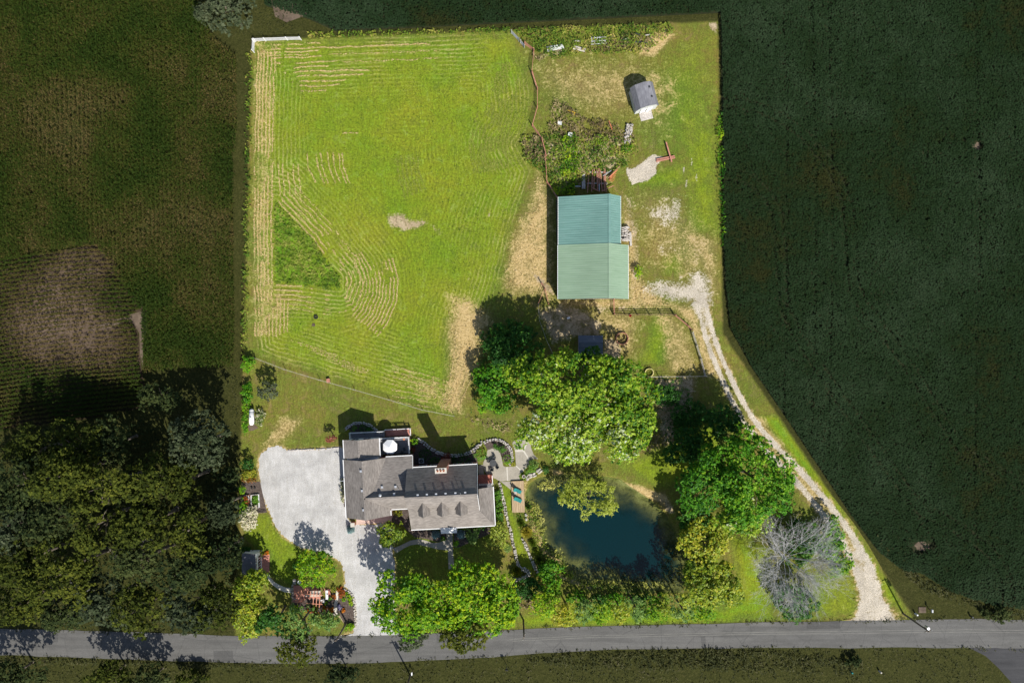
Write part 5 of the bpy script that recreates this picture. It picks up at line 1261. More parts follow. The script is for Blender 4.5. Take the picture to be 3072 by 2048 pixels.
# gambrel shed in the north-east
def shed_pt(c, z):                                           # axis of the shed on the survey
    return at(*pp('I', c)[0], z)
n0 = shed_pt((1440, 700), 3.4); s0 = shed_pt((1500, 925), 3.4); ax = (s0 - n0); ax.z = 0; ln = ax.length; ax.normalize(); sd = Vector((-ax.y, ax.x, 0))
cS = (n0 + s0) / 2; shed = thing('garden_shed', 'grey gambrel-roofed shed alone on the north-east grass', 'shed', (cS.x, cS.y, 0))
def sp(t, w, z): q = cS + ax * t * ln / 2 + sd * w; return (q.x, q.y, z)
prof_ = [(-2.05, 2.0), (-1.35, 3.0), (0.1, 3.4), (1.35, 3.0), (2.05, 2.0)]
for i in range(4):
    (w0, z0), (w1, z1) = prof_[i], prof_[i + 1]; MB().slab([sp(-1.05, w0, z0), sp(1.05, w0, z0), sp(1.05, w1, z1), sp(-1.05, w1, z1)], .08).build('roof', M['grey_shingle'], shed)
pr = [(-1.9, 0), (1.9, 0), (1.9, 1.95), (1.3, 2.9), (.1, 3.28), (-1.3, 2.9), (-1.9, 1.95)]; m = MB(); n = 7
m.add([sp(-.98, *p) for p in pr] + [sp(.98, *p) for p in pr], [tuple(range(7)), tuple(range(13, 6, -1))] + [(i, n + i, n + (i + 1) % n, (i + 1) % n) for i in range(n)]); m.build('wall', M['grey_siding'], shed)
for w in (-.55, .55):
    a = MB(); a.add([sp(1.0, w - .5, .1), sp(1.0, w + .5, .1), sp(1.0, w + .5, 2.0), sp(1.0, w - .5, 2.0), sp(1.03, w - .5, .1), sp(1.03, w + .5, .1), sp(1.03, w + .5, 2.0), sp(1.03, w - .5, 2.0)], [(0, 1, 2, 3), (7, 6, 5, 4), (0, 4, 5, 1), (1, 5, 6, 2), (2, 6, 7, 3), (3, 7, 4, 0)])
    d = a.build('door', M['white'], shed); q = Vector(sp(1.05, w * .2, 1.0)); MB().box(q, (.06, .06, .25)).build('handle', M['dark_metal'], d)
rp_ = MB().slab([sp(1.03, -1.1, .14), sp(1.03, 1.1, .14), sp(1.75, 1.1, .04), sp(1.75, -1.1, .04)], .04).build('ramp', M['grey_wood'], shed)
for k in range(6):
    t0, t1 = 1.04 + k * .118, 1.15 + k * .118; MB().slab([sp(t0, -1.1, .165 - k * .016), sp(t0, 1.1, .165 - k * .016), sp(t1, 1.1, .15 - k * .016), sp(t1, -1.1, .15 - k * .016)], .02).build('plank', M['grey_wood'], rp_)
for t in (-.55, .3):
    q = sp(t, .95, 3.16); MB().box(q, (.3, .3, .14), .3).build('roof_vent', M['dark_metal'], shed)

# potting shed by the west boundary
def gp(u, v, z): return at(*pp('K', (u, v))[0], z)
gh = thing('potting_shed', 'small white potting shed with grey roof beside the brick patio', 'shed', gp(290, 420, 0))
e0 = gp(140, 235, 2.1); e1 = gp(255, 655, 2.1); r0 = gp(370, 235, 2.9); r1 = gp(370, 640, 2.9)
yb, yt = r1.y, r0.y; xw, xm, xe = gp(140, 0, 2.2).x, gp(372, 0, 3.0).x, gp(430, 0, 1.4).x
m = MB(); prr = [(xw + .12, 0), (xe, 0), (xe, 2.0), (xm, 2.85), (xw + .12, 2.05)]; n = 5
m.add([(p[0], yb + .15, p[1]) for p in prr] + [(p[0], yt - .15, p[1]) for p in prr], [tuple(range(5)), tuple(range(9, 4, -1))] + [(i, n + i, n + (i + 1) % n, (i + 1) % n) for i in range(n)]); m.build('wall', M['white'], gh)
MB().slab([(xw, yb, 2.1), (xm, yb, 2.98), (xm, yt, 2.98), (xw, yt, 2.1)], .08).build('roof', M['grey_shingle'], gh); MB().slab([(xm, yb, 2.98), (xe + .06, yb, 2.08), (xe + .06, yt, 2.08), (xm, yt, 2.98)], .08).build('roof', M['white'], gh)
for k in range(3):
    y = yb + 1.1 + k * (yt - yb - 2.2) / 2; w = MB().box((xe + .02, y, 1.25), (.06, .8, 1.1)).build('window', M['glass'], gh); MB().box((xe + .06, y, 1.25), (.03, .06, 1.1)).build('frame', M['white'], w)
    MB().slab([(xm + .08, y - .4, 2.955), (xe - .02, y - .4, 2.2), (xe - .02, y + .4, 2.2), (xm + .08, y + .4, 2.955)], .03).build('skylight', M['glass'], gh)
MB().box(((xw + xe) / 2, yb + .13, 1.0), (.9, .06, 2.0)).build('door', M['brown_wood'], gh)
sheet('brick_patio', 'red brick paving beside the potting shed', wp('K', (435, 240), (610, 235), (605, 555), (490, 560), (435, 530)), .03, 'paver', 'paving')
M['path_gravel'] = mottled('pale_path_gravel', (.5, .46, .38), (.72, .68, .6), 6, .95, .1)
sheet('garden_path', 'pale gravel path curving from the brick patio to the pergola', wp('K', (530, 560), (600, 560), (625, 630), (680, 690), (760, 740), (860, 785), (960, 800), (980, 880), (860, 870), (760, 820), (660, 750), (590, 660)), .02, 'path_gravel')
# pergola garden
sheet('pergola_floor', 'red brick floor under the cedar pergola', wp('T', (340, 300), (560, 300), (1000, 330), (1060, 540), (1060, 660), (690, 650), (560, 740), (340, 740)), .03, 'paver', 'paving')
sheet('garden_pavement', 'small red brick landing east of the pergola', wp('T', (1160, 390), (1320, 400), (1330, 600), (1200, 640)), .03, 'paver', 'paving')
pg = thing('pergola', 'red cedar pergola of crossed beams over the brick floor', 'pergola', wp('T', (760, 640))[0])
for v, z, ur in ((505, 2.3, (370, 1130)), (595, 2.3, (440, 560)), (668, 2.3, (430, 560)), (745, 2.3, (390, 1110))):
    a = at(*pp('T', (ur[0], v))[0], z); b = at(*pp('T', (ur[1], v + (ur[1] - ur[0]) * .075))[0], z); MB().bar(a, b, .08, .14).build('beam', M['red_wood'], pg)
for u, vt, vb in ((480, 430, 800), (560, 430, 830), (645, 430, 760), (725, 450, 600), (805, 455, 670), (890, 440, 810), (970, 455, 850), (1052, 460, 880)):
    a = at(*pp('T', (u, vt))[0], 2.42); b = at(*pp('T', (u - 25, vb))[0], 2.42); MB().bar(a, b, .1, .1).build('rafter', M['red_wood'], pg)
for u, v in ((470, 510), (470, 760), (1050, 560), (1040, 800), (560, 505), (555, 750)):
    q = at(*pp('T', (u, v))[0], 2.25); MB().box((q.x, q.y, 1.12), (.11, .11, 2.25)).build('post', M['red_wood'], pg)
def bench(label, c, lx, ly, z, mat='pale_band'):
    r = thing('bench', label, 'bench', (c.x, c.y, 0)); MB().box((c.x, c.y, z), (lx, ly, .08), .03).build('seat', M[mat], r)
    for s in (-1, 1): MB().box((c.x + s * lx * .38 * (lx > ly), c.y + s * ly * .38 * (lx <= ly), z / 2 - .02), (.12 if lx > ly else lx * .8, .12 if lx <= ly else ly * .8, z - .04)).build('leg', M[mat], r)
bench('long white bench table under the pergola, the broad northern one', wp('T', (955, 465))[0], 1.9, .75, .72); bench('long white bench under the pergola, the narrow southern one', wp('T', (890, 545))[0], 2.9, .3, .45); bench('white bench standing north-south on the brick landing', wp('T', (1243, 530))[0], .42, 1.6, .45, 'white')
MB()
q = wp('T', (1135, 690))[0]; pt = thing('garden_chair', 'white garden chair at the south-east corner of the pergola', 'chair', (q.x, q.y, 0)); MB().box((q.x, q.y, .42), (.6, .6, .06), .4).build('seat', M['white'], pt); MB().box((q.x + .25, q.y + .15, .7), (.08, .6, .6), .4).build('backrest', M['white'], pt)
for s in (-1, 1): MB().box((q.x + .2 * s, q.y + .1 * s, .2), (.08, .3, .4), .4).build('leg', M['white'], pt)
stone_row('stone_wall', 'stone wall on the west side of the pergola floor', wp('T', (330, 280), (335, 450), (335, 620), (420, 640)), .35, .5, .4, PALE)
stone_row('stone_edging', 'curved row of pale stones between garden bed and drive', wp('T', (1640, 400), (1740, 440), (1850, 500), (1920, 600), (1950, 720), (1965, 900), (1975, 1100), (1985, 1270), (1950, 1420)), .45, .3, .4, PALE, cat='stone edging')
sheet('garden_path', 'narrow grey gravel path running south through the flower bed', wp('T', (1470, 440), (1530, 440), (1520, 640), (1500, 800), (1500, 1060), (1400, 1060), (1410, 800), (1450, 640)), .034, 'path_gravel')
q = wp('T', (1420, 1060))[0]; p_ = thing('flower_pot', 'round pale concrete pot at the south end of the bed path', 'flower pot', (q.x, q.y, 0)); MB().ring((q.x, q.y), .2, .3, 0, .55, 16).build('rim', M['pale_stone'], p_); MB().tube((q.x, q.y, 0), (q.x, q.y, .45), .2, .2, 12).build('planting', M['soil'], p_)
q = wp('T', (545, 175))[0]; p_ = thing('bird_bath', 'white bird bath in the shade beside the garden tree', 'bird bath', (q.x, q.y, 0)); MB().tube((q.x, q.y, 0), (q.x, q.y, .8), .12, .08, 10).build('pedestal', M['white'], p_); MB().ring((q.x, q.y), .12, .33, .8, .9, 16).build('bowl', M['white'], p_)
for k, (u, v) in enumerate(((385, 165), (380, 210), (375, 245))):
    q = wp('T', (u, v))[0]; tag(MB().box((q.x, q.y, .06), (.55, .3, .12), -.15).build('stone_step', M['grey_wood'], None, (q.x, q.y, 0)), ('weathered step north-west of the pergola, the northernmost of three', 'weathered step north-west of the pergola, the middle of three', 'weathered step north-west of the pergola, the southernmost of three')[k], 'step', 'steps to the pergola')

sheet('planting_bed', 'dark mulch flower bed south and east of the pergola', wp('T', (300, 760), (560, 745), (700, 655), (1060, 665), (1210, 645), (1330, 610), (1400, 420), (1560, 380), (1700, 430), (1860, 520), (1930, 640), (1950, 900), (1960, 1100), (1940, 1330), (1700, 1330), (1560, 1090), (1000, 1090), (560, 960), (330, 900)), .026, 'soil', 'bed')
sheet('planting_bed', 'dark mulch around the raised beds beside the gravel court', wp('W', (110, 1080), (350, 1060), (380, 1200), (440, 1465), (270, 1480), (230, 1440), (100, 1420)), .014, 'soil', 'bed')
sheet('bare_patch', 'pale bare earth patch beside the north-west tree', wp('P', (812, -10), (890, -10), (922, 45), (895, 55), (860, 68), (825, 50)), .02, 'tan_soil', 'soil')
# raised beds
def raised_bed(label, pts, mat='grey_wood'):
    P = wp('W', *pts); r = thing('raised_bed', label, 'raised bed', P[0])
    for i in range(4):
        a, b = P[i], P[(i + 1) % 4]; MB().bar((a.x, a.y, .17), (b.x, b.y, .17), .12, .34).build('board', M['white' if i in (1, 3) else mat], r)
    MB().prism(P, 0, .22).build('soil', M['soil'], r)
raised_bed('raised vegetable bed with white side board beside the gravel court', ((240, 1235), (335, 1225), (345, 1395), (245, 1400)))
raised_bed('raised flower bed with rust-red flowers near the boundary hedge', ((125, 1240), (205, 1240), (210, 1395), (150, 1400)))
for (u, v), l_ in (((245, 1142), 'small black pot on the mulch, the western of two'), ((285, 1142), 'small black pot on the mulch, the eastern of two')):
    q = wp('W', (u, v))[0]; o = MB().tube((q.x, q.y, 0), (q.x, q.y, .3), .12, .16, 12).build('black_pot', M['rubber'], None, (q.x, q.y, 0)); tag(o, l_, 'pot', 'pots on the mulch')
hose = MB(); q = wp('W', (340, 1440))[0]
for i in range(40):
    a, b = i * .45, (i + 1) * .45; f = lambda t: (q.x + (.9 - t * .02) * math.cos(t) * .9 - .7 * math.sin(t * .31), q.y + .25 * math.sin(t) + .12 * math.sin(t * .7), .05); hose.tube(f(a), f(b), .025, .025, 5)
tag(hose.build('garden_hose', M['rubber'], None, (q.x, q.y, 0)), 'black hose coiled on the mulch by the raised beds', 'hose')
# propane tank
q = at(*pp('W', (237, 220))[0], 1.0); tk = thing('propane_tank', 'white horizontal propane tank by the west hedge', 'tank', (q.x, q.y, 0))
b = MB(); b.tube((q.x, q.y - 1.05, .95), (q.x, q.y + 1.05, .95), .42, .42, 18)
for s in (-1, 1): b.ball((q.x, q.y + 1.05 * s, .95), .42, 14, 8)
b.build('shell', M['white'], tk, smooth=True); MB().tube((q.x, q.y, 1.3), (q.x, q.y, 1.5), .16, .14, 12).build('valve_dome', M['steel'], tk)
for s in (-1, 1): MB().box((q.x, q.y + .75 * s, .28), (.6, .14, .56)).build('leg', M['concrete'], tk)
sheet('tank_pad', 'patch of tan gravel south of the propane tank', wp('W', (190, 330), (270, 310), (330, 360), (260, 395), (205, 400)), .012, 'tan_soil', 'gravel')

# ------------------------------------------------------------------ paddock, fences, farm clutter
def board_fence(name, label, pts, h=1.3, rails=3, mat='brown_wood', gap=2.2, rw=.04, rh=.14, cat='fence', pw=.13, posts=True):
    r = thing(name, label, cat, (pts[0].x, pts[0].y, 0))
    for i in range(len(pts) - 1):
        a, b = pts[i], pts[i + 1]; n = max(1, int(round((b - a).length / gap)))
        for j in range(n):
            p, q = a.lerp(b, j / n), a.lerp(b, (j + 1) / n)
            for k in range(rails):
                z = h * (k + .8) / rails; MB().bar((p.x, p.y, z), (q.x, q.y, z), rw, rh).build('rail', M[mat], r)
        if posts:
            for j in range(n + (1 if i == len(pts) - 2 else 0)):
                p = a.lerp(b, j / n); MB().box((p.x, p.y, h * .55), (pw, pw, h * 1.1)).build('post', M[mat], r)
    return r
board_fence('board_fence', 'brown three-board fence along the north side of the paddock', wp('Z', (335, 245), (1345, 248)))
board_fence('board_fence', 'rust-brown fence from the barn corner to the paddock', wp('Z', (332, -10), (340, 235)), mat='rust', rails=3, gap=2.4)
board_fence('board_fence', 'rust-brown gate fence at the north-east corner of the paddock', wp('Z', (1360, 258), (1570, 430), (1640, 500)), mat='rust')
board_fence('board_fence', 'weathered board fence down the east side of the paddock', wp('Z', (1650, 540), (1720, 760), (1790, 980), (1860, 1270)), mat='grey_wood', h=1.2)
board_fence('wire_fence', 'thin pale wire fence along the south side of the paddock', wp('Z', (885, 1290), (1100, 1283), (1870, 1275)), mat='grey_wood', h=1.2, rails=4, rw=.02, rh=.03, pw=.1, gap=3.5)
board_fence('pipe_fence', 'rusty pipe fence curving along the east edge of the meadow', wp('I', (340, 400), (320, 600), (375, 775), (375, 960), (325, 1140), (420, 1280), (465, 1450)), mat='rust', rails=4, rw=.05, rh=.05, h=1.4, gap=3.0, pw=.12)
board_fence('pipe_fence', 'rusty pipe fence west of the barn running into the weeds', wp('H', (385, 250), (400, 480), (490, 620)), mat='rust', rails=3, rw=.05, rh=.05, h=1.3, gap=3.0)
board_fence('farm_gate', 'silver tubular farm gate at the north end of the pipe fence', wp('I', (115, 205), (190, 285)), mat='steel', rails=5, rw=.05, rh=.05, h=1.3, gap=6, cat='gate')
board_fence('farm_gate', 'narrow silver tubular gate next to the weed strip', wp('I', (205, 300), (245, 350)), mat='steel', rails=5, rw=.05, rh=.05, h=1.3, gap=6, cat='gate')
board_fence('pipe_fence', 'short brown rail fence in the weeds beside the silver gates', wp('I', (250, 320), (335, 385)), mat='rust', rails=4, rw=.05, rh=.06, h=1.3)
board_fence('farm_gate', 'white gate rails in the north-west corner of the meadow', wp('J', (165, 160), (240, 156), (400, 150), (500, 148)), mat='white', rails=4, rw=.05, rh=.06, h=1.2, gap=3.5, cat='gate')
board_fence('farm_gate', 'white rails running south from the north-west meadow corner', wp('J', (158, 165), (155, 240)), mat='white', rails=4, rw=.05, rh=.06, h=1.2, gap=3.5, cat='gate')
board_fence('wire_fence', 'thin wire fence on thin posts between meadow and house lawn', wp('L', (160, 1140), (380, 1225), (630, 1300), (880, 1370), (1130, 1442), (1370, 1515), (1600, 1560)), mat='grey_wood', h=1.2, rails=3, rw=.015, rh=.015, gap=6.2, pw=.07)
board_fence('wire_fence', 'thin wire fence from the gate post to the big trees', wp('G', (630, 330), (640, 470), (700, 640), (755, 760)), mat='grey_wood', h=1.2, rails=3, rw=.015, rh=.02, gap=3, pw=.08)
board_fence('farm_gate', 'brown gate leaf standing open beside the barn track', wp('G', (660, 150), (690, 195), (720, 330)), mat='rust', rails=4, rw=.04, rh=.05, h=1.3, cat='gate'); board_fence('farm_gate', 'brown gate leaf leaning west of the barn track', wp('G', (688, 195), (630, 325)), mat='rust', rails=3, rw=.04, rh=.05, h=1.3, cat='gate')
def feeder(label, c, r, mat, h=.9):
    f = thing('hay_ring', label, 'hay feeder', (c.x, c.y, 0))
    for z in (.08, h * .5, h): MB().ring((c.x, c.y), r - .04, r + .02, z - .03, z + .03, 24).build('hoop', M[mat], f)
    for i in range(12): a = 2 * math.pi * i / 12; MB().box((c.x + r * math.cos(a), c.y + r * math.sin(a), h / 2), (.04, .04, h)).build('upright', M[mat], f)
    MB().ring((c.x, c.y), r - .015, r, 0.02, h * .48, 24).build('sheet_panel', M[mat], f)
feeder('rusty round hay feeder ring in the paddock', wp('Z', (475, 645))[0], 1.05, 'rust'); M['yellow_paint'] = mottled('yellow_cream_paint', (.6, .52, .12), (.75, .68, .35), 4, .5, .4); feeder('cream and yellow round feeder ring on the south paddock fence', wp('Z', (932, 1215))[0], .72, 'yellow_paint', .7)
q0, q1 = wp('G', (985, 605), (1200, 790), z=2.2); yb2 = q1.y; ps = thing('run_in_shed', 'dark blue-roofed shelter half under the big tree', 'shed', ((q0.x + q1.x) / 2, (q0.y + q1.y) / 2, 0))
gr_ = (q0.y - q1.y)
MB().slab([(q0.x, q0.y - gr_ * .33, 2.7), (q1.x, q0.y - gr_ * .33, 2.7), (q1.x, q0.y, 2.2), (q0.x, q0.y, 2.2)], .08).build('roof', M['roof_blue'], ps); MB().slab([(q0.x, q1.y, 2.1), (q1.x, q1.y, 2.1), (q1.x, q0.y - gr_ * .335, 2.7), (q0.x, q0.y - gr_ * .335, 2.7)], .08).build('roof', M['roof_blue'], ps)
MB().prism([(q0.x + .15, q1.y + .15), (q1.x - .15, q1.y + .15), (q1.x - .15, q0.y - .15), (q0.x + .15, q0.y - .15)], 0, 2.05).build('wall', M['siding'], ps); MB().box(((q0.x + q1.x) / 2, q0.y - .12, 1.0), (1.2, .08, 1.9)).build('door', M['brown_wood'], ps)
for (c, u, v), l_ in ((('Z', 617, 265), 'small red bucket by the paddock board fence'),):
    q = wp(c, (u, v))[0]; tk = thing('bucket', l_, 'bucket', (q.x, q.y, 0)); M['red_plastic'] = mottled('red_plastic', (.4, .015, .02), (.5, .03, .03), 4, .5, .4); MB().ring((q.x, q.y), .17, .2, 0, .35, 14).build('side', M['red_plastic'], tk); MB().tube((q.x, q.y, 0), (q.x, q.y, .02), .19, .19, 12).build('bottom', M['red_plastic'], tk)
q = wp('L', (599, 847))[0]; ty = thing('tyre', 'black tyre lying in the mown meadow', 'tyre', (q.x, q.y, 0)); MB().ring((q.x, q.y), .22, .36, .02, .24, 22).build('tread', M['rubber'], ty); MB().ring((q.x, q.y), .16, .225, .06, .2, 22).build('sidewall', M['rubber'], ty)
q = wp('L', (580, 903))[0]; tag(MB().prism([(q.x - .3, q.y - .3), (q.x + .3, q.y - .25), (q.x + .28, q.y + .25), (q.x - .05, q.y + .32), (q.x - .28, q.y + .1)], 0, .05).build('flat_stone', M['tan_soil'], None, (q.x, q.y, 0)), 'small flat tan stone next to the tyre', 'stone')
q = wp('L', (692, 1305))[0]; fd = thing('fence_feeder', 'small brown trough at the wire fence on the house lawn', 'trough', (q.x, q.y, 0)); MB().box((q.x, q.y, .3), (.5, .6, .4), .2).build('box', M['brown_wood'], fd); MB().box((q.x, q.y, .52), (.6, .7, .04), .2).build('lid', M['rust'], fd)
for k, (u, v) in enumerate(((880, 455), (900, 480))): pass
q = wp('G', (898, 452))[0]; MB().box((q.x, q.y, .18), (.55, .35, .3), .4).build('side', M['white'], thing('water_trough', 'small white trough in the tree shade south of the barn', 'trough', (q.x, q.y, 0)))

# steel beams behind the barn: every beam is its own thing
def beam(name, label, a, b, z, mat, w=.14, h=.18, cat='beam', group=None):
    o = thing(name, label, cat, (a.x, a.y, 0), group)
    d = (b - a).normalized(); s = Vector((-d.y, d.x, 0)) * w / 2
    m = MB(); m.bar((a.x, a.y, z), (b.x, b.y, z), w, .03); m.bar((a.x, a.y, z + h), (b.x, b.y, z + h), w, .03); m.build('flange', M[mat], o)
    MB().bar((a.x, a.y, z + h / 2), (b.x, b.y, z + h / 2), .03, h - .035).build('web', M[mat], o)
bb = [(1070, 250, 1030, 790), (1150, 250, 1130, 760), (1190, 245, 1180, 720), (1255, 245, 1265, 720), (1298, 215, 1305, 740), (1325, 240, 1375, 740), (1415, 215, 1430, 750), (1440, 230, 1470, 760)]
on = ('westernmost', 'second', 'third', 'fourth', 'fifth', 'sixth', 'seventh', 'easternmost')
for k, (a, b, c, d) in enumerate(bb):
    P, Q = wp('X', (a, b), (c, d)); beam('steel_beam', f'rust-red steel beam behind the barn, {on[k]} of the eight from the west' if 0 < k < 7 else f'rust-red steel beam behind the barn, the {on[k]} of the eight', P, Q, .35 + .02 * (k % 3), 'rust', group='beams behind the barn')
for v, l_ in ((300, 'timber bearer under the north ends of the steel beams'), (560, 'timber bearer under the shaded middle of the steel beams')):
    P, Q = wp('X', (1020, v), (1500, v)); tag(MB().bar((P.x, P.y, .17), (Q.x, Q.y, .17), .2, .33).build('timber_bearer', M['grey_wood'], None, (P.x, P.y, 0)), l_, 'timber')
fan = thing('rake_implement', 'orange fan-shaped farm rake lying on the beam pile', 'farm implement', wp('X', (1600, 450))[0])
ap = wp('X', (1500, 470))[0]
for u, v in ((1700, 250), (1705, 290), (1710, 330), (1690, 380), (1680, 420), (1670, 470), (1650, 510), (1620, 540)):
    e = wp('X', (u, v))[0]; s_ = ap.lerp(e, .3); MB().bar((s_.x, s_.y, .45), (e.x, e.y, .55), .06, .08).build('tine', M['orange_rust'], fan)
P, Q = wp('X', (1500, 460), (1790, 165)); MB().bar((P.x, P.y, .6), (Q.x, Q.y, .7), .09, .1).build('frame_bar', M['rust'], fan); P, Q = wp('X', (1520, 440), (1740, 250)); MB().bar((P.x, P.y, .5), (Q.x, Q.y, .6), .09, .1).build('frame_bar', M['orange_rust'], fan)
for (a, b), mt, l_ in ((((1390, 400), (1585, 270)), 'steel', 'silver metal tube across the top of the beam pile'), (((1300, 590), (1305, 740)), 'steel', 'short silver tube lying in the barn shade'), (((1360, 760), (1640, 620)), 'rust', 'rusty channel iron leaning at the barn wall'), (((1145, 680), (1320, 765)), 'rust', 'thin rusty angle iron in the barn shade'), (((725, 640), (870, 640)), 'steel', 'pale metal tube in the weeds north of the barn')):
    P, Q = wp('X', a, b); tag(MB().bar((P.x, P.y, .75), (Q.x, Q.y, .6), .12, .1).build('metal_tube' if mt == 'steel' else 'iron_bar', M[mt], None, (P.x, P.y, 0)), l_, 'metal bar')
P = wp('X', (910, 370), (970, 340), (990, 400), (975, 560), (980, 690), (905, 690), (900, 540)); gb = thing('timber_stack', 'stack of weathered grey boards beside the steel beams', 'boards', P[0])
for k in range(4):
    a = P[0].lerp(P[1], (k + .5) / 4); b = P[5].lerp(P[4], (k + .5) / 4); MB().bar((a.x, a.y, .3 + .05 * (k % 2)), (b.x, b.y, .3 + .05 * ((k + 1) % 2)), .2, .22).build('board', M['grey_wood'], gb)
# beams lying crosswise east of the gravel heap
for (c, d_), l_, z in ((((1415, 140), (1463, 310)), 'long rust-red steel beam lying on the gravel heap, the upper one', .42), (((1335, 300), (1495, 268)), 'rust-red steel beam on the gravel heap, the southern of the crossing pair', .1), (((1335, 285), (1490, 255)), 'rust-red steel beam on the gravel heap, the northern of the crossing pair', .12)):
    P, Q = wp('H', c, d_); beam('steel_beam', l_, P, Q, z, 'rust', .22, .2)
# white panels and pallets in the north weeds
def stack(name, label, pts, n, mat, cat, z=.12, th=.05):
    P = wp('Y', *pts); r = thing(name, label, cat, P[0])
    for k in range(n):
        t0, t1 = k / n + .01, (k + 1) / n - .02; MB().slab([(*P[0].lerp(P[3], t0).xy, z + .06 * k % .2), (*P[1].lerp(P[2], t0).xy, z + .05 + .06 * k % .2), (*P[1].lerp(P[2], t1).xy, z + .05), (*P[0].lerp(P[3], t1).xy, z)], th).build('sheet', M[mat], r)
stack('metal_sheets', 'stack of white metal roofing sheets in the north weeds', ((610, 320), (850, 280), (880, 345), (630, 398)), 5, 'grey_siding', 'metal sheets', .3)
stack('metal_sheets', 'smaller tilted stack of cream boards in the north weeds', ((1025, 300), (1210, 350), (1195, 405), (1015, 360)), 4, 'pale_stone', 'boards', .3)
fr = thing('pallet_rack', 'pale green steel racking lying in the north weeds', 'metal rack', wp('Y', (1400, 240))[0])
for v in (190, 240, 285): P, Q = wp('Y', (1290, v + 5), (1525, v - 12)); MB().bar((P.x, P.y, .45), (Q.x, Q.y, .45), .1, .06).build('rail', M['grey_siding'], fr)
for u in (1300, 1340, 1385, 1420, 1455, 1500): P, Q = wp('Y', (u, 175), (u + 5, 290)); MB().bar((P.x, P.y, .5), (Q.x, Q.y, .5), .07, .06).build('crossbar', M['grey_siding'], fr)
for (u0, v0, u1, v1), l_ in (((1045, 235, 1140, 240), 'pale log lying in the north weeds'), ((1780, 215, 1860, 200), 'pale board in the middle of the north weeds'), ((2120, 150, 2190, 140), 'pale metal channel at the east end of the north weeds'), ((1960, 250, 2150, 265), 'dark metal harrow bar in the dry brush'), ((1970, 120, 2050, 145), 'dark coil spring bar above the dry brush')):
    P, Q = wp('Y', (u0, v0), (u1, v1)); tag(MB().bar((P.x, P.y, .4), (Q.x, Q.y, .4), .16, .14).build('scrap_bar', M['pale_stone' if 'pale' in l_ else 'dark_metal'], None, (P.x, P.y, 0)), l_, 'scrap')
# rubble heap, bright scrap
hp = thing('rubble_heap', 'heap of white broken limestone in the weed patch', 'rubble heap', wp('I', (1275, 1200))[0]); o0 = ROOT[hp.name]
for k in range(90):
    t = random.random(); q = wp('I', (1245 + 60 * random.random() + 30 * (1 - t), 1125 + 190 * t))[0]; s = bpy.data.objects.new('stone', random.choice(PALE if k % 3 else ROCKS)); COL.objects.link(s); s.parent = hp
    s.location = (q.x - o0.x, q.y - o0.y, random.uniform(.15, .5)); s.scale = [random.uniform(.25, .55) for _ in range(3)]; s.rotation_euler = [random.uniform(0, 3) for _ in range(3)]
P, Q = wp('I', (1095, 1090), (1128, 1180)); tag(MB().bar((P.x, P.y, .3), (Q.x, Q.y, .35), .14, .14).build('orange_bar', M['orange_rust'], None, (P.x, P.y, 0)), 'short orange steel bar in the brush near the rubble', 'metal bar')
hz = MB(); pts = wp('I', (680, 985), (705, 1000), (690, 970), (730, 1005), (755, 1010), (740, 1030), (750, 1035))
for i in range(len(pts) - 1): hz.tube((pts[i].x, pts[i].y, .5), (pts[i + 1].x, pts[i + 1].y, .55), .04, .04, 6)
M['yellow_plastic'] = mottled('yellow_plastic', (.7, .42, .03), (.8, .52, .05), 4, .5, .4); tag(hz.build('yellow_rope', M['yellow_plastic'], None, tuple(pts[0].xy) + (0,)), 'tangled yellow rope on the dry brush pile', 'rope')
for (u, v), l_ in (((705, 1230), 'white lump of scrap in the green weeds'), ((600, 1115), 'pale blue scrap sheet at the brush edge')):
    q = wp('I', (u, v))[0]; tag(MB().slab([(q.x - .4, q.y - .3, .4), (q.x + .35, q.y - .35, .5), (q.x + .4, q.y + .3, .45), (q.x - .3, q.y + .35, .55)], .12).build('scrap_sheet', M['grey_siding'], None, (q.x, q.y, 0)), l_, 'scrap')
# firewood against the barn
fw = thing('firewood_stack', 'stack of split firewood against the east wall of the barn', 'firewood', wp('H', (1065, 930))[0]); o0 = ROOT[fw.name]
lg = MB().tube((0, -.25, 0), (0, .25, 0), .09, .09, 7); lm = bpy.data.meshes.new('log'); lm.from_pydata([tuple(v) for v in lg.v], [], lg.f); lm.materials.append(M['grey_wood'])
for k in range(70):
    q = wp('H', (1045 + 50 * random.random(), 860 + 120 * random.random()))[0]; s = bpy.data.objects.new('log', lm); COL.objects.link(s); s.parent = fw; s.location = (q.x - o0.x, q.y - o0.y, random.uniform(.1, .8)); s.rotation_euler = (random.uniform(-.2, .2), 0, random.uniform(1.2, 1.9)); s.scale = (1.2, random.uniform(.8, 1.3), 1.2)
P, Q = wp('H', (1112, 905), (1118, 1020)); tag(MB().bar((P.x, P.y, .15), (Q.x, Q.y, .15), .35, .28).build('timber_baulk', M['grey_wood'], None, (P.x, P.y, 0)), 'pale timber baulk lying beside the firewood', 'timber')
for k, (a, b) in enumerate((((480, 640), (480, 720)), ((478, 720), (485, 860)), ((480, 880), (487, 1000)))):
    P, Q = wp('H', a, b); board_fence('pen_hurdle', ('dark pen panel against the west barn wall, the northern one', 'dark pen panel against the west barn wall, the middle one', 'dark pen panel against the west barn wall, the southern one')[k], [P, Q], mat='dark_metal', rails=4, rw=.04, rh=.05, h=1.2, gap=4, cat='hurdle')

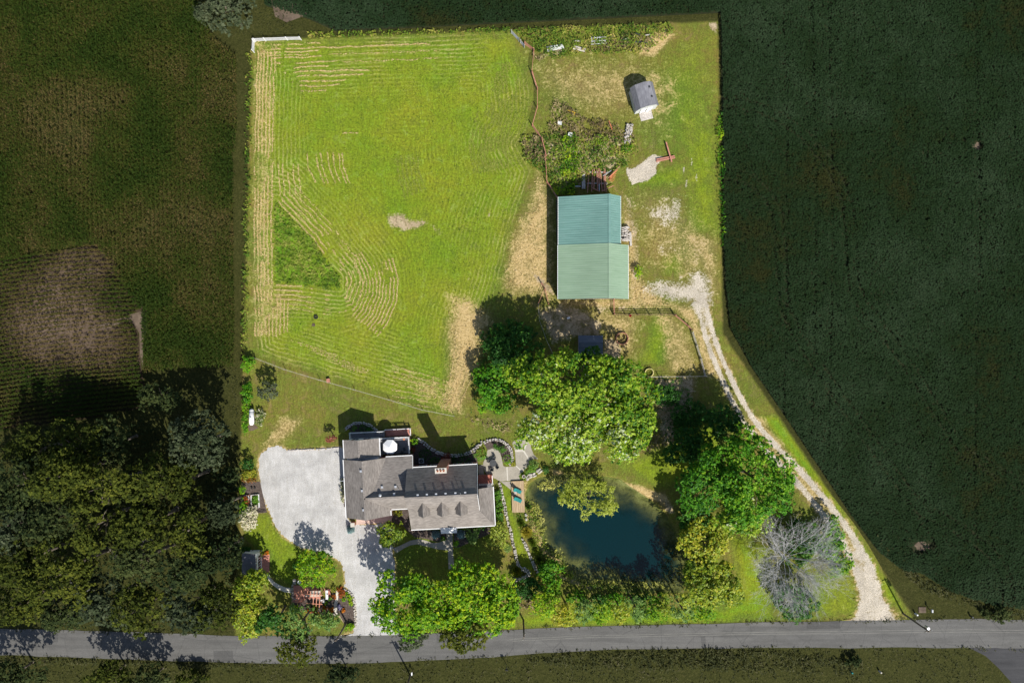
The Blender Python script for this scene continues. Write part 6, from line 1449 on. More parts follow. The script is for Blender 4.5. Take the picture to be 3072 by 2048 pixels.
# utility poles
def pole(label, base, h, cans=0, rot=0.0):
    p = thing('utility_pole', label, 'utility pole', (base.x, base.y, 0), 'poles along the road'); MB().tube((base.x, base.y, 0), (base.x, base.y, h), .17, .11, 10).build('shaft', M['bark'], p)
    ca, sa = math.cos(rot), math.sin(rot); a = MB().bar((base.x - ca * .6, base.y - sa * .6, h - .35), (base.x + ca * .6, base.y + sa * .6, h - .35), .1, .12).build('crossarm', M['bark'], p)
    for s in (-.5, .5): MB().tube((base.x + ca * s, base.y + sa * s, h - .29), (base.x + ca * s, base.y + sa * s, h - .1), .05, .03, 8).build('insulator', M['white'], a)
    if cans: MB().tube((base.x + .35, base.y + .15, h - 1.7), (base.x + .35, base.y + .15, h - .8), .25, .25, 14).build('transformer', M['steel'], p)
pole('brown utility pole at the garden corner beside the drive mouth', at(1040, 1866), 7.4, 0, .5); pole('brown utility pole with transformer beside the lane mouth', at(2709, 1839), 7.6, 1, .3); pole('brown utility pole on the far verge opposite the drive', at(1231, 2024), 7.4, 1, .2); pole('dark utility pole at the road edge east of the front maples', at(1570, 1858), 7.2, 0, 1.2)
q = at(1520, 1993); sg = thing('road_sign', 'small dark road sign post on the south verge', 'sign', (q.x, q.y, 0)); MB().box((q.x, q.y, 1.0), (.07, .07, 2.0)).build('post', M['steel'], sg); MB().box((q.x, q.y + .06, 1.95), (.5, .04, .6)).build('panel', M['dark_metal'], sg)
def mailbox(label, q):
    r = thing('mailbox', label, 'mailbox', (q.x, q.y, 0)); MB().box((q.x, q.y, .5), (.1, .1, 1.0)).build('post', M['brown_wood'], r); MB().box((q.x, q.y, 1.1), (.22, .5, .22)).build('box', M['white'], r); MB().tube((q.x, q.y - .25, 1.2), (q.x, q.y + .25, 1.2), .11, .11, 12).build('lid', M['white'], r)
mailbox('white mailbox on a post beside the far utility pole', at(1238, 2010)); mailbox('white mailbox on the verge east of the lane mouth', at(2785, 1824)); 
for (a, b), l_, mt in (((2766, 1828), 'square earth-stained utility cover on the verge east of the lane', 'tan_soil'), ((2745, 1839), 'small white marker post by the lane mouth', 'white'), ((2910, 1846), 'dark culvert marker post on the east verge', 'dark_metal'), ((2551, 2012), 'tiny green utility marker on the south verge', 'teal'), ((2637, 2011), 'tiny pale marker stake on the south verge', 'pale_stone')):
    q = at(a, b); big = 'cover' in l_; tag(MB().box((q.x, q.y, .06 if big else .4), (1.3, 1.0, .12) if big else (.22, .22, .8)).build('utility_cover' if big else 'marker_post', M[mt], None, (q.x, q.y, 0)), l_, 'utility cover' if big else 'marker')
# ------------------------------------------------------------------ trees on the lot
tree('silver_maple', 'huge yellow-green maple, northern half of the great crown by the paddock', 1730, 1158, 192, 114, 15.5, 'silver', leaf=.4, tint=.36, spread=.2, dens=1.2, lobe=1.9)
tree('silver_maple', 'huge silver-leaved maple, southern half of the great crown above the patio', 1740, 1290, 195, 98, 14, 'silver', leaf=.4, tint=.57, spread=.3, dens=1.2, lobe=1.8)
tree('silver_maple', 'rounded green maple at the east side of the great crown by the paddock fence', 1880, 1235, 96, 102, 13, 'silver', leaf=.4, tint=.36, spread=.22, dens=1.1, lobe=1.6)
tree('shade_tree', 'low dark tree added for shade south of the paddock fence', 2055, 1335, 60, 58, 5.5, 'dark', leaf=.38, tint=.4, lobe=1.0)  # added crown; stands in for shade lying on the grass here
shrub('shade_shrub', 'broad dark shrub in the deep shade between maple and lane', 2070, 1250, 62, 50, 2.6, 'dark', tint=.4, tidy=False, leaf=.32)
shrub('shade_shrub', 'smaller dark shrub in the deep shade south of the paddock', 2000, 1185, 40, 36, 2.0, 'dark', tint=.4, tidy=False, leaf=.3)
bare_tree('dead_branches_tree', 'small leafless purple-grey treetop poking out of the great maple crown', 1752, 1140, 42, 17.6, 'dead_bark', seed=8, twigs=3)
tree('willow', 'weeping willow overhanging the north bank of the pond', 1767, 1492, 98, 58, 6.5, 'willow', leaf=.5, aspect=.26, k=11, droop=True, lobe=1.0, tint=.5, dens=1.2)
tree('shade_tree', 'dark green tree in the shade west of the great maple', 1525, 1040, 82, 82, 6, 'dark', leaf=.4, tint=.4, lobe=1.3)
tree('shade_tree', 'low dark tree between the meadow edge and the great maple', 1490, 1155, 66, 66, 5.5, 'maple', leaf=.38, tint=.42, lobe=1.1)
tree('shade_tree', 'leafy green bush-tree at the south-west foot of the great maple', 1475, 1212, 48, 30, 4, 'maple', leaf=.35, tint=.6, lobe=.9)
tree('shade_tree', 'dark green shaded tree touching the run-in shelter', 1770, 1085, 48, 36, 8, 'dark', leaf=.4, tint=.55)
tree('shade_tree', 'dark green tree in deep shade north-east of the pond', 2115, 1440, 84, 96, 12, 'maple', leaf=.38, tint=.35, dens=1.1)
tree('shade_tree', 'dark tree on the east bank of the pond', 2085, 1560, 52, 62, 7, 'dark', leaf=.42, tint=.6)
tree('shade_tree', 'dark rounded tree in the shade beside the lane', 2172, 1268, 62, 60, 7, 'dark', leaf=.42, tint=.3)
tree('maple', 'large rich green maple beside the middle of the lane', 2268, 1440, 118, 136, 15.5, 'maple', leaf=.38, tint=.55, dens=1.2, lobe=1.6)
tree('maple', 'silver-tinged southern bough tree in front of the lane maple', 2235, 1545, 88, 52, 11, 'silver', leaf=.42, tint=.5, spread=.25, lobe=1.2)
tree('yellow_tree', 'yellow-leaved tree on the south-east bank of the pond, the northern one', 2112, 1628, 82, 72, 9, 'yellow', leaf=.36, tint=.6, lobe=1.2, dens=1.1)
tree('yellow_tree', 'yellow-green tree at the south-east corner of the pond, the southern one', 2132, 1752, 92, 82, 9, 'yellow', leaf=.36, tint=.42, lobe=1.2, dens=1.1)
tree('yellow_tree', 'green and gold tree overhanging the pond water at its south-east corner', 2090, 1712, 42, 56, 8, 'yellow', leaf=.38, tint=.3, lobe=.9)
bare_tree('bare_tree', 'big leafless silver-grey tree spreading over the lawn by the lane', 2312, 1636, 165, 11, lean=(.8, -.8), seed=5, twigs=5, nb=17, thick=.0045)
tree('dark_bush', 'broad dark green bush south of the bare tree', 2385, 1795, 62, 62, 5, 'dark', leaf=.36, tint=.6, cat='bush', lobe=.8)
tree('lane_bush', 'bright green bush by the lane, the southern one', 2515, 1690, 42, 35, 3.5, 'lime', leaf=.32, tint=.45, cat='bush', lobe=.7)
tree('lane_bush', 'bright green bush by the lane, the northern long one', 2492, 1615, 38, 62, 4, 'maple', leaf=.32, tint=.55, cat='bush', lobe=.7)
tree('under_bush', 'green bush growing under the bare tree', 2395, 1625, 72, 62, 3.6, 'dark', leaf=.34, tint=.7, cat='bush', lobe=.8)
tree('front_maple', 'lime-green maple overhanging the drive, the western of the front pair', 1222, 1800, 98, 108, 11, 'lime', leaf=.37, tint=.45, dens=1.2, lobe=1.5)
tree('front_maple', 'lime-green maple in front of the house, the broad eastern of the pair', 1402, 1796, 128, 110, 11.5, 'lime', leaf=.37, tint=.52, dens=1.2, lobe=1.6)
tree('front_maple', 'lower yellow-green maple at the east end of the front lawn', 1502, 1812, 64, 68, 9, 'lime', leaf=.37, tint=.6, lobe=1.2, dens=1.1)
tree('front_maple', 'dull maple bough tree leaning over the road south of the front lawn', 1395, 1905, 85, 42, 11, 'olive', leaf=.42, tint=.7, lobe=1.0)
tree('front_maple', 'small grey-green tree leaning over the road beside the drive mouth', 1240, 1905, 45, 38, 9, 'dullgrey', leaf=.4, tint=.7, lobe=.9)
tree('garden_tree', 'bright lime-green tree shading the north side of the pergola', 948, 1703, 56, 58, 5.2, 'lime', leaf=.36, aspect=.42, tint=.5, lobe=1.1, dens=1.1)
tree('yellow_tree', 'yellow-green tree in the south-west corner, the one next to the potting shed', 760, 1765, 48, 50, 7, 'yellow', leaf=.34, tint=.42, lobe=1.0, dens=1.1)
tree('yellow_tree', 'yellow-green tree in the south-west corner, the one at the road', 742, 1838, 48, 62, 8, 'yellow', leaf=.34, tint=.5, lobe=1.0, dens=1.1)
tree('corner_tree', 'small amber-green tree at the south end of the potting shed', 778, 1735, 26, 24, 4, 'yellow', leaf=.3, tint=.25, lobe=.6)
tree('corner_tree', 'dark green tree behind the yellow corner trees by the road', 822, 1858, 52, 45, 8, 'dark', leaf=.38, tint=.5, lobe=1.0)
tree('roadside_tree', 'open-crowned grey-green tree south of the pergola garden', 902, 1868, 48, 48, 9, 'sage', leaf=.34, tint=.3, lobe=.9, dens=.7)
tree('roadside_tree', 'dull olive tree hanging over the road below the pergola garden', 888, 1945, 68, 48, 10, 'olive', leaf=.4, tint=.72, lobe=1.0, dens=.8)
tree('corner_tree', 'low green shrub-tree east of the open-crowned tree', 980, 1858, 42, 26, 3, 'sage', leaf=.3, tint=.3, cat='bush', lobe=.6)
tree('small_tree', 'small tree with golden top beside the front walk', 1177, 1598, 40, 40, 4.6, 'yellow', leaf=.28, tint=.22, lobe=.8, dens=1.2)
tree('small_tree', 'lone small grey-green tree on the west lawn below the meadow fence', 806, 1168, 27, 26, 4.2, 'dullgrey', leaf=.3, tint=.85, lobe=.6)
tree('copper_shrub', 'copper-red shrub on the lawn north of the gravel court', 995, 1316, 14, 13, 2.6, 'red', leaf=.22, tint=.5, cat='shrub', lobe=.35)
# young trees along the road
yt = [(1635, 1812, 46, 42, 7, 'lime', .6, 'bushy lime-green young tree, westernmost of the roadside row'), (1668, 1838, 32, 28, 5, 'gold', .4, 'golden young tree, second from the west in the roadside row'), (1702, 1836, 34, 32, 6, 'yellow', .75, 'amber young tree, third from the west in the roadside row'),
      (1752, 1835, 34, 34, 6.5, 'sage', .4, 'grey-green young tree, fourth from the west in the roadside row'), (1808, 1838, 34, 34, 6, 'lime', .5, 'green young tree, fifth from the west in the roadside row'), (1862, 1832, 34, 34, 6.5, 'yellow', .6, 'yellow young tree, sixth from the west in the roadside row'),
      (1905, 1822, 30, 38, 7, 'sage', .35, 'pale grey-green young tree, seventh from the west in the roadside row'), (1958, 1828, 34, 34, 6.5, 'lime', .35, 'green young tree, eighth from the west in the roadside row'), (1995, 1815, 30, 34, 7, 'yellow', .45, 'yellowish young tree, ninth from the west in the roadside row'),
      (2048, 1826, 36, 34, 6.5, 'sage', .45, 'grey-green young tree, tenth from the west in the roadside row'), (2105, 1830, 38, 30, 6, 'lime', .45, 'green young tree, easternmost of the roadside row')]
for (a, b, rx, ry, h, lm_, ti, lab) in yt: tree('young_tree', lab, a, b, rx, ry, h, lm_, leaf=.32, aspect=.45, tint=ti, dens=.8, lobe=.7, group='young trees along the road')
for (a, b, rx, ry, h, lm_, ti, lab) in ((1648, 1712, 36, 36, 3.2, 'maple', .5, 'green bush on the south-west bank of the pond'), (1582, 1765, 42, 32, 4, 'dark', .4, 'dark bush between the front maples and the pond'), (1655, 1762, 36, 30, 3.5, 'maple', .65, 'leafy bush south of the pond bank'), (1580, 1800, 26, 24, 2.5, 'brush', .4, 'dry brown bush at the east edge of the front maples')):
    tree('pond_bush', lab, a, b, rx, ry, h, lm_, leaf=.32, tint=ti, cat='bush', lobe=.6)
for k, (a, b, rx, ry) in enumerate(((1730, 1792, 34, 16), (1790, 1796, 34, 15), (1850, 1796, 36, 15), (1920, 1797, 34, 15), (1985, 1795, 26, 14))):
    tree('bank_bush', ('first', 'second', 'third', 'fourth', 'fifth')[k] + ' from the west of the dark bushes under the south pond bank', a, b, rx, ry, 1.6, 'dark' if k % 2 else 'maple', leaf=.3, tint=.45, cat='bush', lobe=.5, group='bushes under the pond bank')

# ------------------------------------------------------------------ shrubs round the house and patio
for (c, u, v, r, h, lm_, ti, lab, tidy) in (
    ('V', 120, 430, 20, 2.0, 'shrub', .5, 'large round clipped shrub at the west edge of the patio', True), ('V', 590, 510, 13.5, 1.4, 'lime', .45, 'bright clipped ball shrub inside the horseshoe wall', True),
    ('V', 385, 285, 9.5, 1.3, 'dark', .8, 'dark green cone shrub inside the horseshoe wall, the western one', False), ('V', 510, 330, 13, 1.2, 'dark', .9, 'spreading juniper inside the horseshoe wall, beside the ball shrub', False),
    ('V', 705, 590, 6, .7, 'gold', .3, 'small golden mound outside the horseshoe wall', True), ('V', 945, 705, 8.5, 1.1, 'shrub', .5, 'small clipped ball shrub at the east side of the patio', True),
    ('V', 865, 805, 10.5, .5, 'lime', .3, 'flat clipped mound holding the pale pot', True), ('V', 1050, 590, 14, 1.2, 'sage', .35, 'loose shrub row on the patio east edge, the middle clump', False), ('V', 1030, 660, 12, 1.0, 'shrub', .6, 'loose shrub above the pond boulders', False),
    ('V', 850, 135, 6.5, .9, 'shrub', .55, 'small dark ball at the north patio tip, the western of two', True), ('V', 930, 145, 5.5, .9, 'shrub', .55, 'small dark ball at the north patio tip, the eastern of two', True), ('V', 1250, 690, 12, 1.5, 'dark', .6, 'dark shrub under the silver maple by the pond', False),
    ('U', 570, 130, 7, 1.2, 'shrub', .45, 'small round shrub inside the round wall, the western one', True), ('U', 840, 130, 14, 1.4, 'dark', .35, 'large dark clipped shrub inside the round wall', True), ('U', 1030, 150, 7, 1.1, 'dark', .5, 'small dark shrub at the east end of the round wall', True), ('U', 410, 240, 7.5, .9, 'gold', .1, 'olive mound at the corner of the lower deck', True),
    ('U', 2180, 490, 13, 1.4, 'lime', .4, 'loose bright green shrub east of the upper deck', False), ('U', 2170, 700, 8, 1.0, 'red', .3, 'dark red barberry by the deck wall', False), ('A', 1880, 350, 16, .7, 'red', .25, 'low purple-red barberry behind the chimney bed', False),
    ('A', 1690, 330, 18, 1.1, 'dark', .3, 'dark hedge shrub in the chimney bed, the western one', True), ('A', 1770, 400, 18, 1.1, 'dark', .35, 'dark hedge shrub in the chimney bed, the middle one', True), ('A', 2010, 390, 28, 1.1, 'dark', .3, 'long dark hedge shrub in the chimney bed, the eastern one', True),
    ('A', 1850, 1075, 6, .8, 'lime', .3, 'tiny green shrub beside the front walk', True), ('A', 1970, 1120, 9, .9, 'maple', .6, 'small green shrub east of the front walk', False), ('A', 1450, 835, 17, 1.0, 'gold', .3, 'golden flowering shrub in the nook west of the porch', False),
    ('A', 2130, 1040, 26, 1.6, 'sage', .5, 'pale grey-green shrub at the east end of the front bed', False), ('C', 280, 1050, 38, 3.0, 'willow', .3, 'large olive smoke bush south-east of the porch', False), ('C', 360, 1160, 13, .8, 'sage', .4, 'rosette of pale spiky leaves south of the smoke bush', False),
    ('A', 2180, 960, 16, 1.6, 'dark', .5, 'dark shrub against the south-east porch corner', False)):
    a, b = pp(c, (u, v))[0]; shrub('shrub', lab, a, b, r, r * (.85 if r > 15 else 1), h, lm_, tint=ti, tidy=tidy, leaf=.2 if r < 20 else .26)
for k, (u, v, rx, ry) in enumerate(((275, 690, 11, 20), (285, 790, 11, 18), (290, 880, 12, 17))):
    a, b = pp('C', (u, v))[0]; shrub('hedge_shrub', ('northern', 'middle', 'southern')[k] + ' shrub of the green hedge between porch and stone wall', a, b, rx, ry, 1.4, 'shrub', tint=.4, leaf=.24, tidy=False, group='hedge shrubs along the porch')
for (u, v, r, h, lab) in ((1778, 1043, 15, 2.4, 'blue spruce west of the front walk'), (2005, 1043, 15, 2.4, 'blue spruce east of the front walk'), (1030, 1000, 14, 1.9, 'low blue spruce beside the brick pier')):
    a, b = pp('A', (u, v))[0]; conifer('blue_spruce', lab, a, b, r, h, 'spruce')
for (c, u, v, rx, ry, h, lm_, ti, lab) in (('W', 190, 1530, 26, 48, 1.8, 'bloom', .62, 'tall white-flowering hydrangea by the west boundary'), ('A', 968, 650, 7, 42, 1.1, 'bloom', .5, 'row of white flowering shrubs along the garage wall'), ('W', 345, 225, 15, 26, 1.2, 'bloom', .38, 'yellow-white flowering shrub beside the propane tank'),
    ('W', 200, 960, 24, 17, 1.4, 'gold', .25, 'leafy green vegetable clump north of the raised beds'), ('W', 205, 1035, 22, 8, .8, 'rustfl', .2, 'low mixed flowers on the north edge of the mulch'), ('W', 195, 825, 20, 15, 2.6, 'dark', .3, 'dark rounded shrub in the shade of the west hedge'),
    ('W', 175, 1310, 10, 20, .9, 'rustfl', .45, 'rust-orange flowers filling the western raised bed'), ('W', 290, 1310, 11, 20, .6, 'shrub', .6, 'green vegetables filling the eastern raised bed'), ('W', 130, 1390, 12, 28, 1.8, 'lime', .4, 'lime green shrub behind the western raised bed'), ('W', 120, 1170, 9, 16, 1.8, 'lime', .4, 'lime green shrub on the boundary north of the beds'),
    ('W', 160, 300, 9, 40, 2.0, 'maple', .55, 'green hedge shrub on the boundary west of the tank'), ('W', 165, 80, 10, 25, 2.2, 'lime', .4, 'green hedge shrub on the boundary north-west of the tank'), ('L', 110, 1180, 18, 30, 2.6, 'maple', .6, 'green boundary shrub beside the lone grey tree'), ('L', 100, 1400, 14, 40, 2.4, 'maple', .45, 'long green boundary shrub south-west of the lone tree'),
    ('K', 240, 150, 18, 7, .9, 'dark', .4, 'dark shrub against the north end of the potting shed'), ('K', 455, 215, 10, 9, 1.4, 'gold', .2, 'golden green shrub at the potting shed corner'), ('K', 555, 215, 10, 4, .5, 'orange', .6, 'arc of orange flowers at the north end of the brick patio'), ('K', 1130, 470, 12, 14, 1.3, 'sage', .6, 'silver-leaved shrub west of the garden tree'), ('K', 1050, 440, 10, 14, 1.2, 'dark', .5, 'dark shrub beside the silver-leaved one'),
    ('T', 960, 1020, 12, 9, .7, 'orange', .8, 'large mass of orange marigolds south of the pergola'), ('T', 745, 970, 9, 6, .6, 'orange', .55, 'smaller patch of orange marigolds south-west of the pergola'), ('T', 1350, 930, 7, 9, .6, 'orange', .5, 'orange flowers beside the narrow bed path'), ('T', 1170, 900, 8, 9, .7, 'orange', .25, 'green clump flecked with orange in the flower bed'), ('T', 1630, 520, 12, 13, .7, 'rustfl', .55, 'rust-red flowers at the drive edge of the bed'), ('T', 1570, 400, 11, 6, .5, 'rustfl', .6, 'rust-orange flowers at the north corner of the bed'), ('T', 1415, 590, 5, 6, .5, 'rustfl', .65, 'small rust-orange flowers west of the bed path'),
    ('T', 1740, 560, 8, 7, .7, 'lime', .65, 'lime mound in the bed by the drive, the northern one'), ('T', 1835, 640, 6, 8, .6, 'lime', .7, 'lime mound in the bed by the drive, the middle one'), ('T', 1850, 775, 5, 5, .5, 'lime', .6, 'lime mound in the bed by the drive, the southern one'), ('T', 1560, 870, 9, 8, .5, 'purple', .55, 'lavender flowers in the middle of the bed'), ('T', 1410, 410, 10, 7, .9, 'gold', .25, 'golden green shrub north of the bed path'), ('T', 1310, 660, 8, 5, .5, 'shrub', .4, 'green clump south of the brick landing'), ('T', 1190, 765, 4, 5, .6, 'lime', .5, 'small lime plant south of the white chair'),
    ('T', 735, 830, 5, 5, .4, 'sage', .7, 'pale hosta under the pergola, the western one'), ('T', 885, 810, 5, 5, .4, 'sage', .75, 'pale hosta under the pergola, the eastern one'), ('T', 400, 920, 14, 12, 1.6, 'lime', .6, 'yellow-green shrub at the south-west corner of the pergola'), ('T', 950, 860, 9, 9, 1.0, 'gold', .3, 'yellow-green shrub behind the marigolds'), ('T', 1660, 660, 4, 5, .5, 'lime', .55, 'small green clump in the middle of the bed'), ('T', 1660, 950, 4, 5, .5, 'orange', .5, 'small orange flower clump east of the lavender'), ('T', 1830, 1370, 16, 10, .9, 'lime', .6, 'lime green ground shrub at the foot of the corner pole'),
    ('H', 1180, 1240, 13, 22, 1.9, 'lime', .6, 'bright green bush east of the barn')):
    a, b = pp(c, (u, v))[0]; shrub('flowering_shrub' if lm_ in ('bloom', 'orange', 'rustfl', 'purple') else 'shrub', lab, a, b, rx, ry, h, lm_, tint=ti, tidy=False, leaf=.2 if rx < 14 else .26)
for (c, u, v, r, h, lm_, ti, lab) in (('C', 530, 1020, 21, 1.3, 'gold', .75, 'large pale yellow fountain grass above the pond bank'), ('C', 580, 1110, 15, 1.0, 'grass', .4, 'green fountain grass below the yellow one'), ('C', 615, 1190, 15, 1.0, 'grass', .45, 'green fountain grass, second below the yellow one'), ('C', 640, 1265, 15, 1.0, 'grass', .5, 'green fountain grass, third below the yellow one'), ('C', 440, 1365, 19, 1.3, 'gold', .15, 'olive fountain grass in the curled end of the stone wall'), ('C', 480, 940, 13, .9, 'grass', .3, 'green iris clump south of the dock'), ('C', 690, 1330, 22, 1.5, 'grass', .55, 'tall yellow-green grass clump on the south-west pond bank'), ('V', 960, 1340, 11, 1.0, 'sage', .2, 'dark iris clump in the water east of the dock')):
    a, b = pp(c, (u, v))[0]; grass_tuft('fountain_grass', lab, a, b, r, h, lm_, tint=ti, n=320)

# ------------------------------------------------------------------ wild growth nobody could count
ground_cover('weeds', 'tangled green and straw weeds in the rough patch north of the barn', 'weeds', [wp('H', (180, 80), (480, 60), (1150, 100), (1180, 200), (1080, 340), (950, 380), (700, 470), (640, 590), (460, 560), (390, 420), (200, 280))], 'weed', 13, .4, 1.0, tint=.38, spread=.22, patch=1.6, cut=.25, seed=3)
ground_cover('brush', 'dry brown brush heap in the rough patch north of the barn', 'brush', [wp('I', (540, 870), (660, 920), (860, 1060), (1080, 1080), (1350, 1200), (1340, 1340), (1000, 1300), (640, 1250), (480, 1200)), wp('I', (230, 1290), (420, 1240), (480, 1500), (250, 1480)), wp('H', (180, 100), (320, 80), (360, 260), (220, 280))], 'brush', 12, .38, .9, patch=1.5, cut=.26, seed=8)
ground_cover('weeds', 'bright green weeds running through the middle of the rough patch', 'weeds', [wp('H', (520, 100), (640, 60), (680, 300), (640, 470), (470, 420), (560, 260)), wp('H', (800, 80), (880, 60), (880, 160), (800, 160)), wp('H', (440, 520), (640, 480), (660, 590), (460, 590)), wp('H', (1030, 180), (1150, 150), (1120, 230), (1030, 240))], 'lime', 18, .34, 1.2, tint=.5, patch=1.4, cut=.2, seed=13)
ground_cover('weeds', 'tall mixed weeds along the north boundary', 'weeds', [wp('I', (110, 160), (1700, 110), (1760, 180), (1500, 400), (900, 420), (560, 470), (330, 380)), wp('J', (560, 100), (2040, 60), (2040, 95), (560, 140))], 'weed', 12, .38, .9, tint=.45, spread=.24, patch=1.7, cut=.24, seed=5)
ground_cover('brush', 'dark dry thistles among the north boundary weeds', 'brush', [wp('I', (1060, 250), (1350, 210), (1560, 240), (1500, 400), (1280, 390), (900, 380)), wp('I', (330, 380), (480, 420), (400, 500), (340, 480))], 'brush', 8, .36, .8, tint=.3, patch=1.2, cut=.35, seed=17)
ground_cover('tall_grass', 'uncut bright green grass in the meadow triangle', 'grass', [tri + [wp('L', (305, 600))[0], wp('L', (305, 20))[0]]], 'grass', 13, .45, .38, tint=.6, spread=.26, patch=1.2, cut=.0, seed=7, aspect=.3, up=1.0)
ground_cover('dry_grass', 'dry straw-coloured grass on the meadow margins and round the barn', 'grass', [d_[0] for d_ in DRY[2:6]] + [DRY[1][0], DRY[0][0]], 'straw', 3.6, .28, .12, tint=.35, spread=.25, patch=1.4, cut=.42, seed=11, aspect=.3, exclude=[wp('H', (497, 565), (1100, 565), (1100, 1475), (497, 1475))])
ground_cover('hedge_weeds', 'rank green weeds along the west boundary of the meadow', 'weeds', [wp('P', (742, 150), (762, 150), (752, 700), (745, 1060), (725, 1060), (735, 600))], 'weed', 8, .4, .9, tint=.35, patch=1.4, cut=.35, seed=21)
ground_cover('hedge_weeds', 'rank weeds along the east boundary beside the soybeans', 'weeds', [wp('P', (2146, 380), (2164, 330), (2172, 700), (2164, 740), (2156, 560))], 'lime', 12, .4, 1.2, tint=.2, patch=1.4, cut=.25, seed=22)
ground_cover('meadow_tufts', 'short tufts of grass all over the mown meadow', 'grass', [wp('J', (170, 170), (2050, 100), (2180, 800), (2000, 1568), (310, 1568), (290, 700)), wp('L', (310, 640), (2000, 0), (1950, 500), (1560, 900), (1560, 1500), (420, 1100))], 'grass', 2.2, .24, .06, tint=.5, spread=.3, patch=2.2, cut=.42, seed=33, aspect=.35, k=2)
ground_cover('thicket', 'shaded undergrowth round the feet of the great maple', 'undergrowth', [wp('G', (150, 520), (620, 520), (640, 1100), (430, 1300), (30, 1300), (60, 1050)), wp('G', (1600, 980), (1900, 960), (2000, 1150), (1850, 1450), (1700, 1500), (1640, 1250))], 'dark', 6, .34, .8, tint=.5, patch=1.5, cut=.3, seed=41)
ground_cover('brush', 'brown undergrowth at the south-west foot of the great maple', 'undergrowth', [wp('C', (0, 0), (60, 0), (400, 60), (380, 150), (240, 110), (20, 40)), wp('C', (1640, 100), (1840, 100), (1840, 240), (1560, 320))], 'brush', 8, .34, .6, patch=1.2, cut=.3, seed=43)
ground_cover('pondweed', 'yellow-green pondweed floating along the west shore', 'pondweed', [wp('C', (600, 600), (660, 540), (800, 520), (850, 560), (800, 640), (660, 650)), wp('C', (560, 740), (620, 760), (690, 900), (695, 1010), (650, 1060), (620, 920)), wp('C', (660, 1000), (700, 1080), (690, 1130), (650, 1060)), wp('C', (740, 1170), (850, 1170), (870, 1250), (800, 1270)), wp('C', (1000, 1430), (1250, 1440), (1560, 1460), (1730, 1450), (1740, 1510), (1400, 1520), (1030, 1480))], 'algae', 16, .34, .22, tint=.5, patch=1.1, cut=.33, seed=51, z0=-.2)
ground_cover('bank_weeds', 'reeds and weeds around the pond bank', 'weeds', [wp('C', (520, 700), (570, 780), (640, 960), (690, 1120), (860, 1290), (980, 1400), (900, 1440), (760, 1340), (640, 1200), (560, 960)), wp('C', (950, 1440), (1900, 1560), (1900, 1590), (900, 1500)), wp('C', (420, 850), (520, 850), (530, 930), (470, 1000))], 'weed', 12, .36, .55, tint=.45, patch=1.2, cut=.3, seed=53, z0=.0)
ground_cover('undergrowth', 'dark undergrowth on the floor of the wood', 'undergrowth', [wp('P', (-100, 1290), (440, 1262), (560, 1390), (700, 1400), (704, 1880), (-100, 1870))], 'dull', 3, .5, .9, tint=.5, patch=2.5, cut=.3, seed=71)
ground_cover('verge_weeds', 'dull tangled ditch weeds on the south side of the road', 'weeds', [wp('D', (500, 1270), (900, 1210), (2352, 1165), (2352, 1340), (1400, 1340), (800, 1310)), wp('F', (0, 1150), (440, 1160), (1200, 1240), (1440, 1260), (1300, 1380), (900, 1380), (0, 1330)), wp('S', (780, 880), (1010, 1100), (1200, 1180), (1454, 1210), (1454, 1280), (1260, 1230), (1000, 1160), (800, 960)), wp('O', (0, 1420), (1533, 1455), (1533, 1480), (0, 1450))], 'verge', 9, .4, .8, tint=.35, spread=.25, patch=1.8, cut=.3, seed=61)
ground_cover('road_edge_grass', 'ragged grass creeping over both edges of the road', 'grass', [[p + Vector((0, .5, 0)) for p in ROAD_N] + [p - Vector((0, .35, 0)) for p in reversed(ROAD_N)], [p + Vector((0, .35, 0)) for p in ROAD_S] + [p - Vector((0, .6, 0)) for p in reversed(ROAD_S)]], 'verge', 6, .3, .15, tint=.5, spread=.25, patch=1.6, cut=.45, seed=67, z0=.04)
ground_cover('verge_grass', 'short dull grass on the verges outside the lot', 'grass', [wp('P', (-60, 1968), (700, 1992), (1071, 1996), (1479, 1978), (1842, 1955), (2890, 1948), (3000, 2080), (-60, 2080)), wp('P', (560, 1120), (720, 1100), (706, 1500), (640, 1560), (520, 1300)), wp('P', (600, 0), (900, 40), (940, 90), (740, 110), (640, 90))], 'verge', 4, .3, .12, tint=.4, spread=.25, patch=2.5, cut=.35, seed=63)

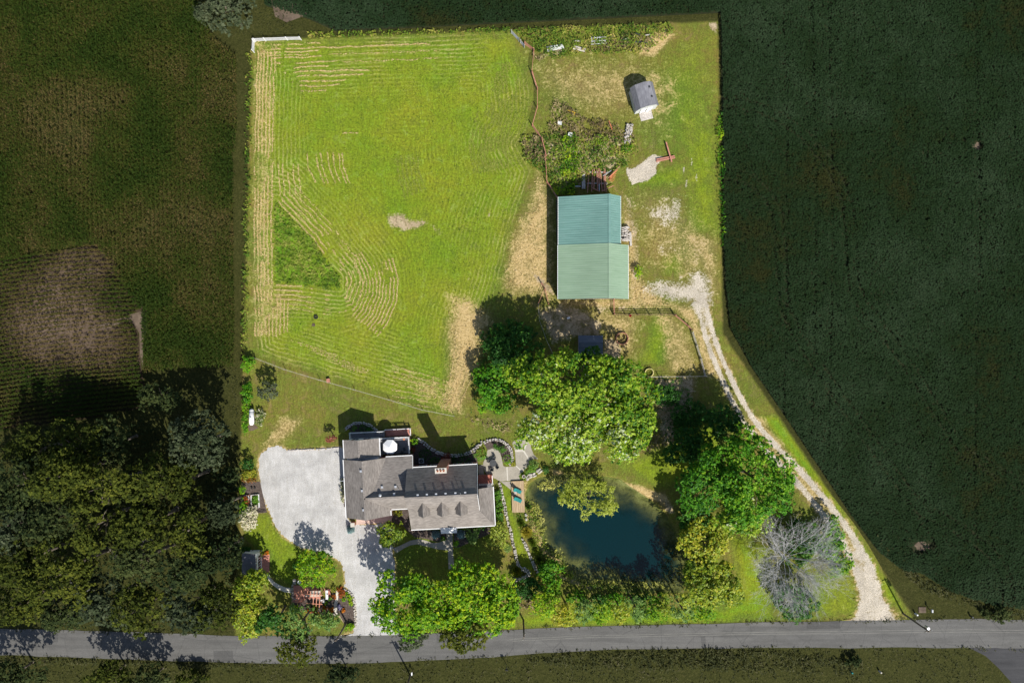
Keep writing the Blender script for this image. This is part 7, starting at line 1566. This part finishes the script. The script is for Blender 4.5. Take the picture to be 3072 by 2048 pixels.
# ------------------------------------------------------------------ the neighbours' wood and hedges
wood = [(118, 1350, 78, 62, 11, 'olive', .5, 'olive tree at the north edge of the wood, the western one'), (232, 1335, 86, 66, 12, 'olive', .6, 'broad olive tree at the north edge of the wood, near its middle'), (338, 1325, 66, 55, 10, 'dull', .7, 'dark tree at the north-east tip of the wood'),
        (70, 1450, 82, 70, 16, 'dull', .7, 'dark tree on the west side of the wood, second row'), (190, 1425, 96, 72, 18, 'olive', .7, 'tall bright olive tree in the second row of the wood'), (320, 1460, 100, 76, 18, 'olive', .75, 'broad bright olive tree in the heart of the wood'), (455, 1452, 84, 66, 16, 'olive', .65, 'olive tree in the second row, east of the heart'), (548, 1445, 56, 56, 13, 'olive', .6, 'smaller olive tree at the north-east side of the wood'),
        (40, 1570, 80, 76, 16, 'dullgrey', .5, 'grey-green tree on the west side of the wood, third row'), (165, 1558, 84, 70, 16, 'dull', .8, 'dark tree in the third row of the wood'), (300, 1570, 98, 70, 17, 'olive', .6, 'olive tree in the third row of the wood, below the heart'), (425, 1578, 82, 66, 16, 'olive', .55, 'olive tree in the third row, next to a bare crown'), (575, 1585, 72, 66, 15, 'olive', .7, 'amber-olive tree on the east side of the wood'),
        (60, 1690, 86, 72, 16, 'olive', .45, 'olive tree on the west side of the wood, fourth row'), (178, 1722, 104, 84, 18, 'olive', .75, 'big bright olive tree near the road in the west'), (420, 1690, 78, 62, 15, 'dull', .9, 'dark tree in the fourth row of the wood'), (560, 1705, 86, 66, 15, 'dull', .6, 'very dark tree in the fourth row, east side'), (330, 1800, 84, 70, 14, 'dullgrey', .6, 'grey-green tree by the road below the bare crown'),
        (440, 1815, 76, 74, 15, 'olive', .6, 'olive tree at the road edge, east of the grey-green one'), (560, 1825, 76, 64, 14, 'dullgrey', .55, 'grey-leaved tree hanging over the road edge'), (655, 1820, 66, 68, 14, 'olive', .5, 'olive tree at the road beside the lot corner'), (60, 1810, 80, 62, 14, 'olive', .65, 'olive tree at the road in the far west'), (662, 1660, 58, 62, 12, 'dull', .5, 'dark tree at the boundary beside the potting shed'), (672, 1520, 52, 58, 11, 'dullgrey', .35, 'grey-green tree on the boundary beside the raised beds'),
        (612, 1318, 78, 88, 13, 'dullgrey', .6, 'round grey-green tree standing alone east of the wood'), (180, 1840, 70, 52, 12, 'dull', .6, 'dark tree leaning over the road verge in the west'), (690, 1435, 30, 42, 7, 'dull', .5, 'small dark tree on the west boundary'), (480, 1190, 62, 40, 5, 'dull', .8, 'low rounded bush at the end of the maize rows'), (678, 22, 88, 58, 9, 'dullgrey', .75, 'round grey-green tree in the north-west at the edge of the maize')]
for (a, b, rx, ry, h, lm_, ti, lab) in wood: tree('wood_tree', lab, a, b, rx, ry, h, lm_, leaf=.46, aspect=.62, tint=ti - .12, dens=1.0, k=7, lobe=None if h < 10 else 1.7, group='trees of the dark wood' if 'wood' in lab else None)
M['dull_bark'] = mottled('dull_grey_bark', (.07, .068, .062), (.17, .165, .155), 3, .9, .2)
bare_tree('bare_tree', 'leafless grey tree in the south of the wood near the road', 285, 1752, 78, 17, 'dull_bark', seed=12, twigs=4); bare_tree('bare_tree', 'leafless grey treetop in the heart of the wood', 455, 1612, 52, 17.5, 'dull_bark', seed=14, twigs=4)
for (a, b, rx, ry, h, lm_, ti, lab) in ((30, 2030, 90, 48, 8, 'dull', .7, 'dark tree on the south verge in the far west'), (330, 2030, 70, 40, 6.5, 'olive', .5, 'olive bush-tree on the south verge, opposite the wood'), (450, 2038, 62, 34, 6, 'dull', .8, 'dark bush on the south verge, east of the olive one'), (1025, 2022, 46, 36, 4.5, 'dull', .5, 'dark bush on the south verge opposite the garden'), (580, 2036, 46, 24, 3, 'olive', .4, 'small olive bush on the south verge'), (2560, 1985, 22, 12, 1.4, 'dull', .6, 'tiny dark bush in the ditch across from the lane'), (2990, 1838, 60, 14, 1.6, 'dull', .9, 'low green bush on the east verge of the soybeans')):
    tree('verge_bush', lab, a, b, rx, ry, h, lm_, leaf=.4, tint=ti - .1, cat='bush')
